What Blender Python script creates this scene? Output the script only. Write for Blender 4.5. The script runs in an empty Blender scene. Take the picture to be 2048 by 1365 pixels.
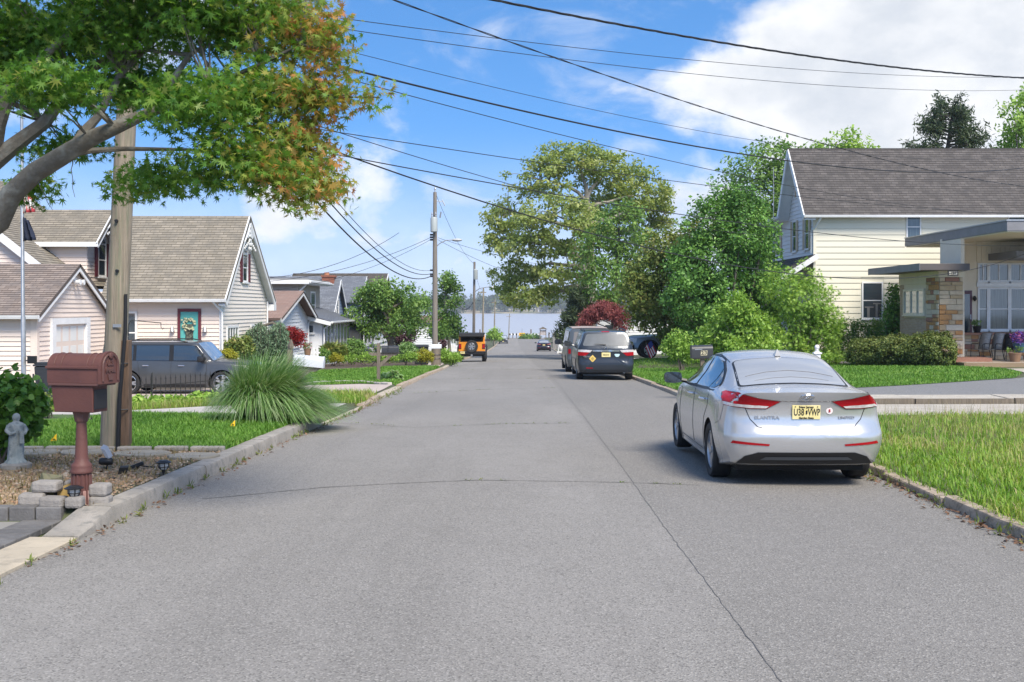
import bpy, bmesh, math, random
import numpy as np
from mathutils import Vector, Matrix, noise as mnoise
from mathutils.bvhtree import BVHTree
from mathutils.geometry import tessellate_polygon
R = math.radians
random.seed(7)
rng = np.random.default_rng(11)
scn = bpy.context.scene
COL = scn.collection
# ------------------------------------------------------------------ camera
FPX, HOR, CAMH = 2200.0, 616.0, 1.73
cam = bpy.data.cameras.new('camera')
cam.sensor_width = 36.0
cam.lens = FPX / 2048 * 36
cam.shift_y = -(682.5 - HOR) / 2048
cam.clip_start = 0.1
cam.clip_end = 9000
cam_ob = bpy.data.objects.new('camera', cam)
cam_ob.location = (0, 0, CAMH)
cam_ob.rotation_euler = (R(90), 0, 0)
COL.objects.link(cam_ob)
scn.camera = cam_ob
# ------------------------------------------------------------------ sky, sun, exposure
SUN_EL, SUN_AZ = 50.0, 150.0          # azimuth measured from +Y (view direction) towards +X
SUN_STRENGTH, SUN_ANGLE = 3.4, 24.0
SKY_STRENGTH = 0.12
EXPOSURE = 0.93
scn.view_settings.view_transform = 'Standard'
scn.view_settings.look = 'None'
scn.view_settings.gamma = 1
scn.view_settings.use_curve_mapping = False
scn.view_settings.exposure = EXPOSURE
scn.cycles.max_bounces = 6
scn.cycles.transparent_max_bounces = 8
scn.cycles.use_denoising = True
CLOUD_SC, CLOUD_OFF = 7.0, (3.9, 5.2, 2.0)
def build_world():
 w = bpy.data.worlds.new('World')
 scn.world = w
 w.use_nodes = True
 nt = w.node_tree
 nt.nodes.clear()
 N, Lk = nt.nodes.new, nt.links.new
 out = N('ShaderNodeOutputWorld')
 bg = N('ShaderNodeBackground')
 bg.inputs['Strength'].default_value = SKY_STRENGTH
 Lk(bg.outputs[0], out.inputs[0])
 sky = N('ShaderNodeTexSky')
 sky.sky_type = 'NISHITA'
 sky.sun_disc = False
 sky.sun_elevation = R(SUN_EL)
 sky.sun_rotation = R(SUN_AZ)
 sky.air_density = 1.0
 sky.dust_density = 0.2
 sky.ozone_density = 1.6
 hs = N('ShaderNodeHueSaturation')
 hs.inputs['Saturation'].default_value = 1.28
 hs.inputs['Value'].default_value = 1.22
 Lk(sky.outputs[0], hs.inputs['Color'])
 tc = N('ShaderNodeTexCoord')
 nrm = N('ShaderNodeVectorMath'); nrm.operation = 'NORMALIZE'
 Lk(tc.outputs['Generated'], nrm.inputs[0])
 # the clear-air colour is read a little higher up than the eye looks: a dry, deep blue sky
 lift = N('ShaderNodeVectorMath'); lift.operation = 'ADD'; lift.inputs[1].default_value = (0, 0, 0.26)
 Lk(nrm.outputs[0], lift.inputs[0]); Lk(lift.outputs[0], sky.inputs['Vector'])
 sep = N('ShaderNodeSeparateXYZ')
 Lk(nrm.outputs[0], sep.inputs[0])
 def math_(op, a, b=None, clamp=False):
  m = N('ShaderNodeMath'); m.operation = op; m.use_clamp = clamp
  for i, v in enumerate((a, b)):
   if v is None: continue
   if isinstance(v, (int, float)): m.inputs[i].default_value = v
   else: Lk(v, m.inputs[i])
  return m.outputs[0]
 # cumulus: fractal noise over the sky directions, flattened vertically
 comb = N('ShaderNodeVectorMath'); comb.operation = 'MULTIPLY'
 Lk(nrm.outputs[0], comb.inputs[0]); comb.inputs[1].default_value = (1, 1, 1.7)
 def nz(scale, detail, rough, off, dist=0.0):
  mp = N('ShaderNodeMapping'); mp.inputs['Location'].default_value = off
  Lk(comb.outputs[0], mp.inputs['Vector'])
  t = N('ShaderNodeTexNoise')
  t.inputs['Scale'].default_value = scale
  t.inputs['Detail'].default_value = detail
  t.inputs['Roughness'].default_value = rough
  t.inputs['Distortion'].default_value = dist
  Lk(mp.outputs[0], t.inputs['Vector'])
  return t.outputs['Fac']
 def mrange(v, a, b, c, d, smooth=True):
  m = N('ShaderNodeMapRange')
  if smooth: m.interpolation_type = 'SMOOTHSTEP'
  for k, x in zip(('From Min', 'From Max', 'To Min', 'To Max'), (a, b, c, d)): m.inputs[k].default_value = x
  Lk(v, m.inputs['Value']); return m.outputs[0]
 n1 = nz(CLOUD_SC, 12, 0.56, CLOUD_OFF, 0.15)
 n2 = nz(CLOUD_SC * .38, 3, 0.5, (5.1, 1.7, 2.0))
 def bank(d, inner, outer, amt):
  d = Vector(d).normalized()
  v = N('ShaderNodeVectorMath'); v.operation = 'DOT_PRODUCT'
  Lk(nrm.outputs[0], v.inputs[0]); v.inputs[1].default_value = d
  return mrange(v.outputs['Value'], math.cos(R(outer)), math.cos(R(inner)), 0, amt)
 s = math_('ADD', math_('MULTIPLY', n1, 0.75), math_('MULTIPLY', n2, 0.25))
 # broad cloud masses of this sky
 for b in (bank((0.46, 1, 0.22), 2, 19, 0.125), bank((0.27, 1, 0.10), 0, 11, 0.10), bank((-0.10, 1, 0.03), 0, 10, 0.08), bank((0.8, 1, 0.4), 6, 26, 0.10), bank((-0.03, 1, 0.16), 1, 12, -0.075)):
  s = math_('ADD', s, b)
 thick = mrange(s, 0.50, 0.665, 0, 1)
 wisp = mrange(nz(CLOUD_SC * .8, 8, 0.6, (9.3, 2.2, 4.4), 0.6), 0.50, 0.72, 0, 0.55)
 dens = math_('MAXIMUM', thick, wisp)
 n3 = nz(CLOUD_SC * 1.6, 6, 0.6, (0.2, 7.4, 0.06))
 sh = math_('ADD', math_('MULTIPLY', mrange(n3, .3, .7, 0, 1), .5), math_('MULTIPLY', mrange(s, .56, .80, 1, 0), .5))
 cc = N('ShaderNodeMix'); cc.data_type = 'RGBA'
 cc.inputs['A'].default_value = (3.3, 3.5, 3.8, 1); cc.inputs['B'].default_value = (5.3, 5.25, 5.2, 1)
 Lk(sh, cc.inputs['Factor'])
 veil = mrange(sep.outputs['Z'], 0.0, 0.17, 0.60, 0.0)
 fac = math_('MAXIMUM', math_('MULTIPLY', dens, 0.96), veil, True)
 mix = N('ShaderNodeMix'); mix.data_type = 'RGBA'
 Lk(fac, mix.inputs['Factor'])
 Lk(hs.outputs[0], mix.inputs['A'])
 Lk(cc.outputs['Result'], mix.inputs['B'])
 Lk(mix.outputs['Result'], bg.inputs['Color'])
build_world()
sun = bpy.data.lights.new('sun', 'SUN')
sun.energy = SUN_STRENGTH
sun.angle = R(SUN_ANGLE)
sun.color = (1.0, 0.92, 0.80)
sun_ob = bpy.data.objects.new('sun', sun)
sd = Vector((math.sin(R(SUN_AZ)) * math.cos(R(SUN_EL)), math.cos(R(SUN_AZ)) * math.cos(R(SUN_EL)), math.sin(R(SUN_EL))))
sun_ob.rotation_euler = sd.to_track_quat('Z', 'Y').to_euler()
sun_ob.location = (30, -20, 60)
COL.objects.link(sun_ob)
# ------------------------------------------------------------------ the lie of the land
def pchip(xs, ys):
 xs, ys = np.array(xs, float), np.array(ys, float)
 h = np.diff(xs); d = np.diff(ys) / h
 m = np.zeros(len(xs)); m[0] = d[0]; m[-1] = d[-1]
 for i in range(1, len(xs) - 1):
  if d[i - 1] * d[i] > 0:
   w1, w2 = 2 * h[i] + h[i - 1], h[i] + 2 * h[i - 1]
   m[i] = (w1 + w2) / (w1 / d[i - 1] + w2 / d[i])
 def f(x):
  x = np.asarray(x, float)
  i = np.clip(np.searchsorted(xs, x) - 1, 0, len(xs) - 2)
  t = (x - xs[i]) / h[i]
  t2, t3 = t * t, t * t * t
  return ((2 * t3 - 3 * t2 + 1) * ys[i] + (t3 - 2 * t2 + t) * h[i] * m[i]
    + (-2 * t3 + 3 * t2) * ys[i + 1] + (t3 - t2) * h[i] * m[i + 1])
 return f
road_z = pchip([-40, 0, 38.6, 75, 137, 220, 270, 300], [.8, 0, -.79, -1.96, -3.7, -5.47, -5.9, -5.95])
road_l = pchip([-40, 7.6, 15.5, 25, 50, 75, 110, 137, 220, 300], [-3.6, -3.56, -3.52, -3.26, -3.22, -3.75, -3.2, -3.0, -2.9, -1.6])
road_r = pchip([-40, 9, 13, 38, 75, 137, 220, 300], [4.1, 4.17, 4.28, 4.27, 4.6, 5.4, 6.8, 8.6])
def sst(t):
 t = np.clip(t, 0, 1); return t * t * (3 - 2 * t)
def ground(x, y):
 x = np.asarray(x, float); y = np.asarray(y, float)
 z = road_z(y)
 L, Rr = road_l(y), road_r(y)
 kw = 0.40 - 0.20 * sst((y - 9.5) / 0.3) + 0.09 * sst((y - 19.5) / 0.3) - 0.12 * sst((y - 24.2) / 0.3)
 left = 0.035 + 0.10 * sst((y - 9.68) / 0.15) - 0.05 * (1 - sst((L - kw - x) / 0.05)) - 0.05 * sst((y - 21) / 1.5) + 0.03 * sst((y - 30) / 3) \
  - 0.45 * sst((L - 0.9 - x) / 6) * sst((y - 19) / 11) * (1 - sst((y - 38) / 12)) \
  + 0.4 * sst((L - 1.0 - x) / 10) * sst((y - 70) / 30)
 right = 0.09 - 0.04 * (1 - sst((x - Rr - 0.12) / 0.05)) + 0.35 * sst((x - Rr - 0.5) / 1.5) * sst((y - 48) / 3) * (1 - sst((y - 62) / 6)) + 0.25 * sst((x - Rr - 1.0) / 12) * sst((y - 26) / 14)
 tl = sst((L + 0.02 - x) / 0.10); tr = sst((x - Rr + 0.02) / 0.10)
 return z - 0.12 * (1 - tl) * (1 - tr) + left * tl + right * tr
def gz(x, y): return float(ground(x, y))
def Xp(px, Y): return (px - 1024) / FPX * Y
def Zp(py, Y): return CAMH - (py - HOR) / FPX * Y
def P(px, py, Y): return Vector((Xp(px, Y), Y, Zp(py, Y)))
def G(px, py, on_road=False):
 lo, hi = 1.0, 290.0
 for _ in range(50):
  m = (lo + hi) / 2
  g = float(road_z(m)) if on_road else gz(Xp(px, m), m)
  if Zp(py, m) > g: lo = m
  else: hi = m
 return (Xp(px, lo), lo)
# ------------------------------------------------------------------ mesh helpers
class MB:
 def __init__(s): s.v, s.f, s.uv = [], [], []
 def add(s, vs, fs, uvs=None):
  n = len(s.v); s.v += [tuple(v) for v in vs]
  s.f += [tuple(i + n for i in f) for f in fs]
  s.uv += uvs if uvs else [None] * len(fs)
  return s
 def obox(s, o, a, b, c):
  o, a, b, c = map(Vector, (o, a, b, c))
  return s.add([o, o + a, o + a + b, o + b, o + c, o + a + c, o + a + b + c, o + b + c],
      [(0, 3, 2, 1), (4, 5, 6, 7), (0, 1, 5, 4), (1, 2, 6, 5), (2, 3, 7, 6), (3, 0, 4, 7)])
 def box(s, x0, x1, y0, y1, z0, z1):
  return s.obox((x0, y0, z0), (x1 - x0, 0, 0), (0, y1 - y0, 0), (0, 0, z1 - z0))
 def prism(s, poly, vec):
  vec = Vector(vec); n = len(poly)
  a = [Vector(p) for p in poly]
  return s.add(a + [p + vec for p in a], [tuple(range(n - 1, -1, -1)), tuple(range(n, 2 * n))] +
      [(i, (i + 1) % n, n + (i + 1) % n, n + i) for i in range(n)])
 def tube(s, pts, rad, n=8, cap=True):
  pts = [Vector(p) for p in pts]
  if not isinstance(rad, (list, tuple)): rad = [rad] * len(pts)
  vs, fs = [], []
  t0 = (pts[1] - pts[0]).normalized()
  up = Vector((0, 0, 1)) if abs(t0.z) < .9 else Vector((1, 0, 0))
  e1 = t0.cross(up).normalized()
  for i, p in enumerate(pts):
   t = (pts[min(i + 1, len(pts) - 1)] - pts[max(i - 1, 0)])
   t = t.normalized() if t.length > 1e-9 else t0
   e1 = (e1 - t * e1.dot(t)).normalized(); e2 = t.cross(e1)
   for k in range(n):
    a = 2 * math.pi * k / n
    vs.append(p + (e1 * math.cos(a) + e2 * math.sin(a)) * rad[i])
  for i in range(len(pts) - 1):
   for k in range(n):
    fs.append((i * n + k, i * n + (k + 1) % n, (i + 1) * n + (k + 1) % n, (i + 1) * n + k))
  if cap:
   fs.append(tuple(range(n - 1, -1, -1))); fs.append(tuple(range((len(pts) - 1) * n, len(pts) * n)))
  return s.add(vs, fs)
 def lathe(s, prof, c=(0, 0, 0), n=16, axis='z', cap=True):
  vs, fs = [], []
  for r, h in prof:
   for k in range(n):
    a = 2 * math.pi * k / n
    x, y = r * math.cos(a), r * math.sin(a)
    p = (x, y, h) if axis == 'z' else ((h, x, y) if axis == 'x' else (x, h, y))
    vs.append((p[0] + c[0], p[1] + c[1], p[2] + c[2]))
  for i in range(len(prof) - 1):
   for k in range(n):
    fs.append((i * n + k, i * n + (k + 1) % n, (i + 1) * n + (k + 1) % n, (i + 1) * n + k))
  if cap:
   fs.append(tuple(range(n - 1, -1, -1))); fs.append(tuple(range((len(prof) - 1) * n, len(prof) * n)))
  return s.add(vs, fs)
 def blob(s, c, r, n=10, m=7, jit=0.0):
  vs, fs = [], []
  for i in range(m + 1):
   th = math.pi * i / m
   for k in range(n):
    a = 2 * math.pi * k / n
    d = Vector((math.sin(th) * math.cos(a), math.sin(th) * math.sin(a), math.cos(th)))
    j = 1 + jit * mnoise.noise(d * 1.7 + Vector(c) * 3.1)
    vs.append((c[0] + d.x * r[0] * j, c[1] + d.y * r[1] * j, c[2] + d.z * r[2] * j))
  for i in range(m):
   for k in range(n):
    fs.append((i * n + k, (i + 1) * n + k, (i + 1) * n + (k + 1) % n, i * n + (k + 1) % n))
  return s.add(vs, fs)
 def mesh(s, name, off=(0, 0, 0), fix=True, smooth=False):
  me = bpy.data.meshes.new(name)
  o = Vector(off)
  me.from_pydata([tuple(Vector(v) - o) for v in s.v], [], s.f)
  if any(s.uv):
   ul = me.uv_layers.new(name='UVMap')
   for poly, uv in zip(me.polygons, s.uv):
    if uv:
     for li, c in zip(poly.loop_indices, uv): ul.data[li].uv = c
  if fix:
   bm = bmesh.new(); bm.from_mesh(me)
   if not any(s.uv): bmesh.ops.remove_doubles(bm, verts=bm.verts, dist=1e-5)
   bmesh.ops.recalc_face_normals(bm, faces=bm.faces)
   bm.to_mesh(me); bm.free()
  if smooth:
   sm = smooth if isinstance(smooth, (int, float)) and smooth is not True else 40
   me.polygons.foreach_set('use_smooth', [True] * len(me.polygons))
   me.set_sharp_from_angle(angle=R(sm))
  me.update()
  return me
def link(name, me, material=None, parent=None):
 o = bpy.data.objects.new(name, me); COL.objects.link(o)
 if material is not None and me is not None and len(me.materials) == 0: me.materials.append(material)
 if parent is not None: o.parent = parent
 return o
def tag(o, label=None, cat=None, group=None, kind=None):
 if label: o['label'] = label
 if cat: o['category'] = cat
 if group: o['group'] = group
 if kind: o['kind'] = kind
 return o
BASE = {}
def thing(name, label, cat, loc=(0, 0, 0), rotz=0.0, group=None, scale=1.0):
 o = bpy.data.objects.new(name, None); COL.objects.link(o)
 o.empty_display_size = 0.2
 o.location = loc; o.rotation_euler = (0, 0, rotz); o.scale = (scale,) * 3
 return tag(o, label, cat, group)
def bevel(o, w, seg=2):
 m = o.modifiers.new('bevel', 'BEVEL'); m.width = w; m.segments = seg; m.limit_method = 'ANGLE'; m.angle_limit = R(35)
 return o
def wpart(name, mb, material, parent, base, smooth=False, bev=0, label=None):
 """mesh given in world coordinates, child of a thing whose Empty stands unrotated at base"""
 o = link(name, mb.mesh(name, base, smooth=smooth), material, parent)
 if bev: bevel(o, bev)
 if label: o['label'] = label
 return o
def lpart(name, mb, material, parent, smooth=False, bev=0, label=None):
 return wpart(name, mb, material, parent, (0, 0, 0), smooth, bev, label)
def copy_tree(o, parent=None):
 c = o.copy(); COL.objects.link(c); c.parent = parent
 for ch in list(o.children): copy_tree(ch, c)
 return c
def text_mesh(txt, size, depth=0.0, bold=0.0, sx=1.0):
 cu = bpy.data.curves.new('text', 'FONT')
 cu.body = txt; cu.size = size; cu.align_x = 'CENTER'; cu.align_y = 'CENTER'
 cu.extrude = depth; cu.offset = bold; cu.resolution_u = 3
 o = bpy.data.objects.new('text', cu); COL.objects.link(o)
 dg = bpy.context.evaluated_depsgraph_get()
 me = bpy.data.meshes.new_from_object(o.evaluated_get(dg))
 bpy.data.objects.remove(o); bpy.data.curves.remove(cu)
 if sx != 1.0:
  for v in me.vertices: v.co.x *= sx
 return me
def text_obj(name, txt, size, material, parent, origin, u, v, n, bold=0.0, depth=0.0015, sx=1.0):
 me = text_mesh(txt, size, depth, bold, sx)
 u, v, n = Vector(u).normalized(), Vector(v).normalized(), Vector(n).normalized()
 M = Matrix(((u.x, v.x, n.x, origin[0]), (u.y, v.y, n.y, origin[1]), (u.z, v.z, n.z, origin[2]), (0, 0, 0, 1)))
 me.transform(M)
 me.materials.clear()
 return link(name, me, material, parent)
# ------------------------------------------------------------------ materials
MATS = {}
def mat(name, col, rough=0.6, col2=None, nscale=4.0, detail=6, metal=0.0, bump=0.0, bscale=None, rand=0.0,
  coat=0.0, spec=0.5, stretch=(1, 1, 1), lo=0.35, hi=0.65, coords='Object', third=None, tscale=None):
 if name in MATS: return MATS[name]
 m = bpy.data.materials.new(name); m.use_nodes = True; MATS[name] = m
 nt = m.node_tree; N, Lk = nt.nodes.new, nt.links.new
 b = nt.nodes['Principled BSDF']
 b.inputs['Roughness'].default_value = rough
 b.inputs['Metallic'].default_value = metal
 b.inputs['Specular IOR Level'].default_value = spec
 b.inputs['Coat Weight'].default_value = coat
 b.inputs['Coat Roughness'].default_value = 0.04
 c = (*col, 1)
 b.inputs['Base Color'].default_value = c
 src = None
 if col2 or bump or third:
  tc = N('ShaderNodeTexCoord'); mp = N('ShaderNodeMapping')
  mp.inputs['Scale'].default_value = stretch
  Lk(tc.outputs[coords], mp.inputs['Vector'])
  def nz(sc, de):
   t = N('ShaderNodeTexNoise'); t.inputs['Scale'].default_value = sc; t.inputs['Detail'].default_value = de
   t.inputs['Roughness'].default_value = 0.62
   Lk(mp.outputs[0], t.inputs['Vector']); return t
  t = nz(nscale, detail)
  if col2:
   r = N('ShaderNodeMapRange'); r.inputs['From Min'].default_value = lo; r.inputs['From Max'].default_value = hi
   Lk(t.outputs['Fac'], r.inputs['Value'])
   mx = N('ShaderNodeMix'); mx.data_type = 'RGBA'
   mx.inputs['A'].default_value = c; mx.inputs['B'].default_value = (*col2, 1)
   Lk(r.outputs[0], mx.inputs['Factor']); src = mx.outputs['Result']
  if third:
   t3 = nz(tscale or nscale * 7, 3)
   r = N('ShaderNodeMapRange'); r.inputs['From Min'].default_value = 0.5; r.inputs['From Max'].default_value = 0.72
   Lk(t3.outputs['Fac'], r.inputs['Value'])
   mx = N('ShaderNodeMix'); mx.data_type = 'RGBA'
   if src: Lk(src, mx.inputs['A'])
   else: mx.inputs['A'].default_value = c
   mx.inputs['B'].default_value = (*third, 1)
   Lk(r.outputs[0], mx.inputs['Factor']); src = mx.outputs['Result']
  if bump:
   tb = nz(bscale or nscale * 3, 5)
   bn = N('ShaderNodeBump'); bn.inputs['Strength'].default_value = bump; bn.inputs['Distance'].default_value = 0.02
   Lk(tb.outputs['Fac'], bn.inputs['Height']); Lk(bn.outputs[0], b.inputs['Normal'])
 if rand:
  oi = N('ShaderNodeObjectInfo')
  r = N('ShaderNodeMapRange'); r.inputs['To Min'].default_value = 1 - rand; r.inputs['To Max'].default_value = 1 + rand
  Lk(oi.outputs['Random'], r.inputs['Value'])
  vm = N('ShaderNodeVectorMath'); vm.operation = 'SCALE'
  if src: Lk(src, vm.inputs[0])
  else: vm.inputs[0].default_value = col
  Lk(r.outputs[0], vm.inputs['Scale']); src = vm.outputs[0]
 if src: Lk(src, b.inputs['Base Color'])
 return m
def leaf_mat(name, cols, trans=0.35, rough=0.5, spec=0.35):
 """cols: colours along the per-leaf random attribute"""
 if name in MATS: return MATS[name]
 m = bpy.data.materials.new(name); m.use_nodes = True; MATS[name] = m
 nt = m.node_tree; N, Lk = nt.nodes.new, nt.links.new
 b = nt.nodes['Principled BSDF']; out = nt.nodes['Material Output']
 b.inputs['Roughness'].default_value = rough; b.inputs['Specular IOR Level'].default_value = spec
 at = N('ShaderNodeAttribute'); at.attribute_name = 'rnd'
 rp = N('ShaderNodeValToRGB')
 el = rp.color_ramp.elements
 for i, c in enumerate(cols):
  p = i / max(1, len(cols) - 1)
  e = el[i] if i < 2 else el.new(p)
  e.position = p; e.color = (*c, 1)
 Lk(at.outputs['Fac'], rp.inputs[0]); Lk(rp.outputs[0], b.inputs['Base Color'])
 tr = N('ShaderNodeBsdfTranslucent')
 g = N('ShaderNodeVectorMath'); g.operation = 'MULTIPLY'; g.inputs[1].default_value = (1.25, 1.2, 0.75)
 Lk(rp.outputs[0], g.inputs[0]); Lk(g.outputs[0], tr.inputs['Color'])
 ms = N('ShaderNodeMixShader'); ms.inputs[0].default_value = trans
 Lk(b.outputs[0], ms.inputs[1]); Lk(tr.outputs[0], ms.inputs[2]); Lk(ms.outputs[0], out.inputs[0])
 return m
def glass_mat(name, tint, rough=0.04):
 return mat(name, tint, rough, spec=0.9, coat=0.6)
def asphalt_mat(name, c1, c2, fine, stone):
 m = bpy.data.materials.new(name); m.use_nodes = True
 nt = m.node_tree; N, Lk = nt.nodes.new, nt.links.new
 b = nt.nodes['Principled BSDF']; b.inputs['Roughness'].default_value = 0.88; b.inputs['Specular IOR Level'].default_value = 0.25
 tc = N('ShaderNodeTexCoord')
 def nz(sc, de, ro=.6, st=(1, 1, 1)):
  mp = N('ShaderNodeMapping'); mp.inputs['Scale'].default_value = st
  Lk(tc.outputs['Object'], mp.inputs['Vector'])
  t = N('ShaderNodeTexNoise'); t.inputs['Scale'].default_value = sc; t.inputs['Detail'].default_value = de; t.inputs['Roughness'].default_value = ro
  Lk(mp.outputs[0], t.inputs['Vector']); return t.outputs['Fac']
 def mr(v, a, b_, c=0., d=1.):
  r = N('ShaderNodeMapRange'); r.inputs[1].default_value = a; r.inputs[2].default_value = b_; r.inputs[3].default_value = c; r.inputs[4].default_value = d
  Lk(v, r.inputs[0]); return r.outputs[0]
 def mix(f, a, b_, typ='MIX'):
  x = N('ShaderNodeMix'); x.data_type = 'RGBA'; x.blend_type = typ
  Lk(f, x.inputs['Factor'])
  for k, v in (('A', a), ('B', b_)):
   if isinstance(v, tuple): x.inputs[k].default_value = (*v, 1)
   else: Lk(v, x.inputs[k])
  return x.outputs['Result']
 base = mix(mr(nz(0.35, 5, .65, (1, .35, 1)), .38, .66), c1, c2)
 base = mix(mr(nz(1.8, 4), .5, .75, 0, .5), base, tuple(v * .86 for v in c1))
 base = mix(mr(nz(1.0, 4, .6, (1.3, .05, 1)), .50, .70, 0, .45), base, tuple(v * .80 for v in c1))
 base = mix(mr(nz(.9, 6, .7), .62, .74, 0, .5), base, tuple(v * 1.22 for v in c2))
 # the paver seam: the lane right of it was laid a little darker
 sp = N('ShaderNodeSeparateXYZ'); Lk(tc.outputs['Object'], sp.inputs[0])
 side = mr(sp.outputs['X'], 1.28, 1.36)
 ml = N('ShaderNodeMath'); ml.operation = 'MULTIPLY'; ml.inputs[1].default_value = 0.55; Lk(side, ml.inputs[0])
 base = mix(ml.outputs[0], base, tuple(v * .83 for v in c1))
 vo = N('ShaderNodeTexVoronoi'); vo.inputs['Scale'].default_value = fine
 Lk(tc.outputs['Object'], vo.inputs['Vector'])
 sv = N('ShaderNodeSeparateColor'); Lk(vo.outputs['Color'], sv.inputs[0])
 base = mix(mr(sv.outputs[0], .74, .92, 0, .6), base, stone)
 base = mix(mr(sv.outputs[1], .70, .95, 0, .75), base, tuple(v * .5 for v in c1))
 Lk(base, b.inputs['Base Color'])
 bn = N('ShaderNodeBump'); bn.inputs['Strength'].default_value = .7; bn.inputs['Distance'].default_value = .006
 Lk(vo.outputs['Distance'], bn.inputs['Height']); Lk(bn.outputs[0], b.inputs['Normal'])
 return m
def shingle_mat(name, c1, c2, c3, tw=0.33, th=0.14):
 m = bpy.data.materials.new(name); m.use_nodes = True
 nt = m.node_tree; N, Lk = nt.nodes.new, nt.links.new
 b = nt.nodes['Principled BSDF']; b.inputs['Roughness'].default_value = 0.9; b.inputs['Specular IOR Level'].default_value = 0.2
 uv = N('ShaderNodeUVMap')
 br = N('ShaderNodeTexBrick')
 br.inputs['Color1'].default_value = (*c1, 1); br.inputs['Color2'].default_value = (*c2, 1)
 br.inputs['Mortar'].default_value = (*[v * .45 for v in c1], 1)
 br.inputs['Scale'].default_value = 1.0
 br.inputs['Brick Width'].default_value = tw; br.inputs['Row Height'].default_value = th
 br.inputs['Mortar Size'].default_value = 0.008; br.inputs['Bias'].default_value = 0.0
 br.offset = 0.43; br.offset_frequency = 2; br.squash = 1
 Lk(uv.outputs[0], br.inputs['Vector'])
 n = N('ShaderNodeTexNoise'); n.inputs['Scale'].default_value = 2.2; n.inputs['Detail'].default_value = 7
 Lk(uv.outputs[0], n.inputs['Vector'])
 r = N('ShaderNodeMapRange'); r.inputs[1].default_value = .42; r.inputs[2].default_value = .66; r.inputs[4].default_value = .75
 Lk(n.outputs['Fac'], r.inputs[0])
 mx = N('ShaderNodeMix'); mx.data_type = 'RGBA'; Lk(r.outputs[0], mx.inputs['Factor'])
 Lk(br.outputs['Color'], mx.inputs['A']); mx.inputs['B'].default_value = (*c3, 1)
 Lk(mx.outputs['Result'], b.inputs['Base Color'])
 n2 = N('ShaderNodeTexNoise'); n2.inputs['Scale'].default_value = 60
 Lk(uv.outputs[0], n2.inputs['Vector'])
 bn = N('ShaderNodeBump'); bn.inputs['Strength'].default_value = .4; bn.inputs['Distance'].default_value = .01
 Lk(n2.outputs['Fac'], bn.inputs['Height']); Lk(bn.outputs[0], b.inputs['Normal'])
 return m
M_white = mat('white_trim_paint', (.78, .78, .77), .5, (.70, .70, .69), 3)
M_black = mat('black_plastic', (.012, .012, .013), .45, spec=.4)
M_iron = mat('black_iron', (.015, .015, .016), .5, (.03, .027, .025), 20)
M_concrete = mat('weathered_concrete', (.33, .30, .26), .9, (.24, .22, .19), 2.5, bump=.5, bscale=60, third=(.19, .18, .16), tscale=9)
M_concrete_l = mat('pale_concrete', (.50, .46, .41), .9, (.42, .385, .345), 1.5, bump=.3, bscale=50, third=(.36, .33, .30), tscale=8)
M_wood_old = mat('weathered_wood', (.20, .165, .125), .85, (.12, .10, .075), 5, stretch=(6, 6, .5), bump=.5, bscale=22)
M_glass_win = glass_mat('window_glass', (.03, .045, .06))
M_metal = mat('galvanised_metal', (.45, .46, .47), .42, (.36, .37, .38), 8, metal=.7)
# ------------------------------------------------------------------ ground, road, water
M_road = asphalt_mat('worn_asphalt', (.215, .202, .183), (.26, .245, .224), 95, (.36, .34, .31))
M_drive = asphalt_mat('driveway_asphalt', (.20, .198, .195), (.23, .228, .225), 80, (.33, .33, .32))
M_soil = mat('soil_and_thatch', (.085, .075, .045), .95, (.06, .085, .03), 1.2, bump=.6, bscale=30)
M_lawn = mat('lawn_thatch', (.055, .105, .022), .95, (.075, .13, .028), 0.8, bump=.7, bscale=45, third=(.10, .135, .04), tscale=6)
M_rough = mat('rough_grass_thatch', (.10, .13, .035), .95, (.13, .14, .05), 0.9, bump=.7, bscale=45, third=(.16, .14, .08), tscale=7)
M_sand = mat('sandy_gravel', (.47, .43, .36), .95, (.38, .34, .28), 2.0, bump=.6, bscale=70, third=(.27, .24, .20), tscale=30)
M_pebble = mat('pebble_path', (.36, .30, .26), .95, (.48, .42, .38), 9, bump=.8, bscale=90, third=(.20, .17, .15), tscale=50)
M_mulch = mat('bark_mulch', (.065, .042, .03), .95, (.11, .08, .055), 14, bump=1, bscale=70)
M_gravelbed = mat('gravel_bed_fines', (.19, .14, .09), .95, (.29, .215, .125), 3.0, bump=1, bscale=60, third=(.36, .27, .13), tscale=11)
M_pink = mat('tinted_concrete', (.46, .385, .33), .9, (.40, .335, .29), 1.2, bump=.2, bscale=50)
def sheet(name, poly, dz, material, step=1.5, base=None, kind='structure'):
 """a ground sheet: polygon in plan, cut on a grid and draped over the land"""
 bm = bmesh.new()
 f = bm.faces.new([bm.verts.new((p[0], p[1], 0)) for p in poly])
 xs = [p[0] for p in poly]; ys = [p[1] for p in poly]
 for ax, lo, hi in ((0, min(xs), max(xs)), (1, min(ys), max(ys))):
  k = math.floor(lo / step) * step
  while k < hi:
   co = [0, 0, 0]; co[ax] = k; no = [0, 0, 0]; no[ax] = 1
   bmesh.ops.bisect_plane(bm, geom=bm.verts[:] + bm.edges[:] + bm.faces[:], plane_co=co, plane_no=no, dist=1e-4)
   k += step
 bmesh.ops.triangulate(bm, faces=bm.faces[:])
 for v in bm.verts: v.co.z = gz(v.co.x, v.co.y) + dz
 bmesh.ops.recalc_face_normals(bm, faces=bm.faces)
 me = bpy.data.meshes.new(name); bm.to_mesh(me); bm.free()
 if me.polygons and me.polygons[0].normal.z < 0: me.flip_normals()
 o = link(name, me, material)
 if kind: o['kind'] = kind
 return o
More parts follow.
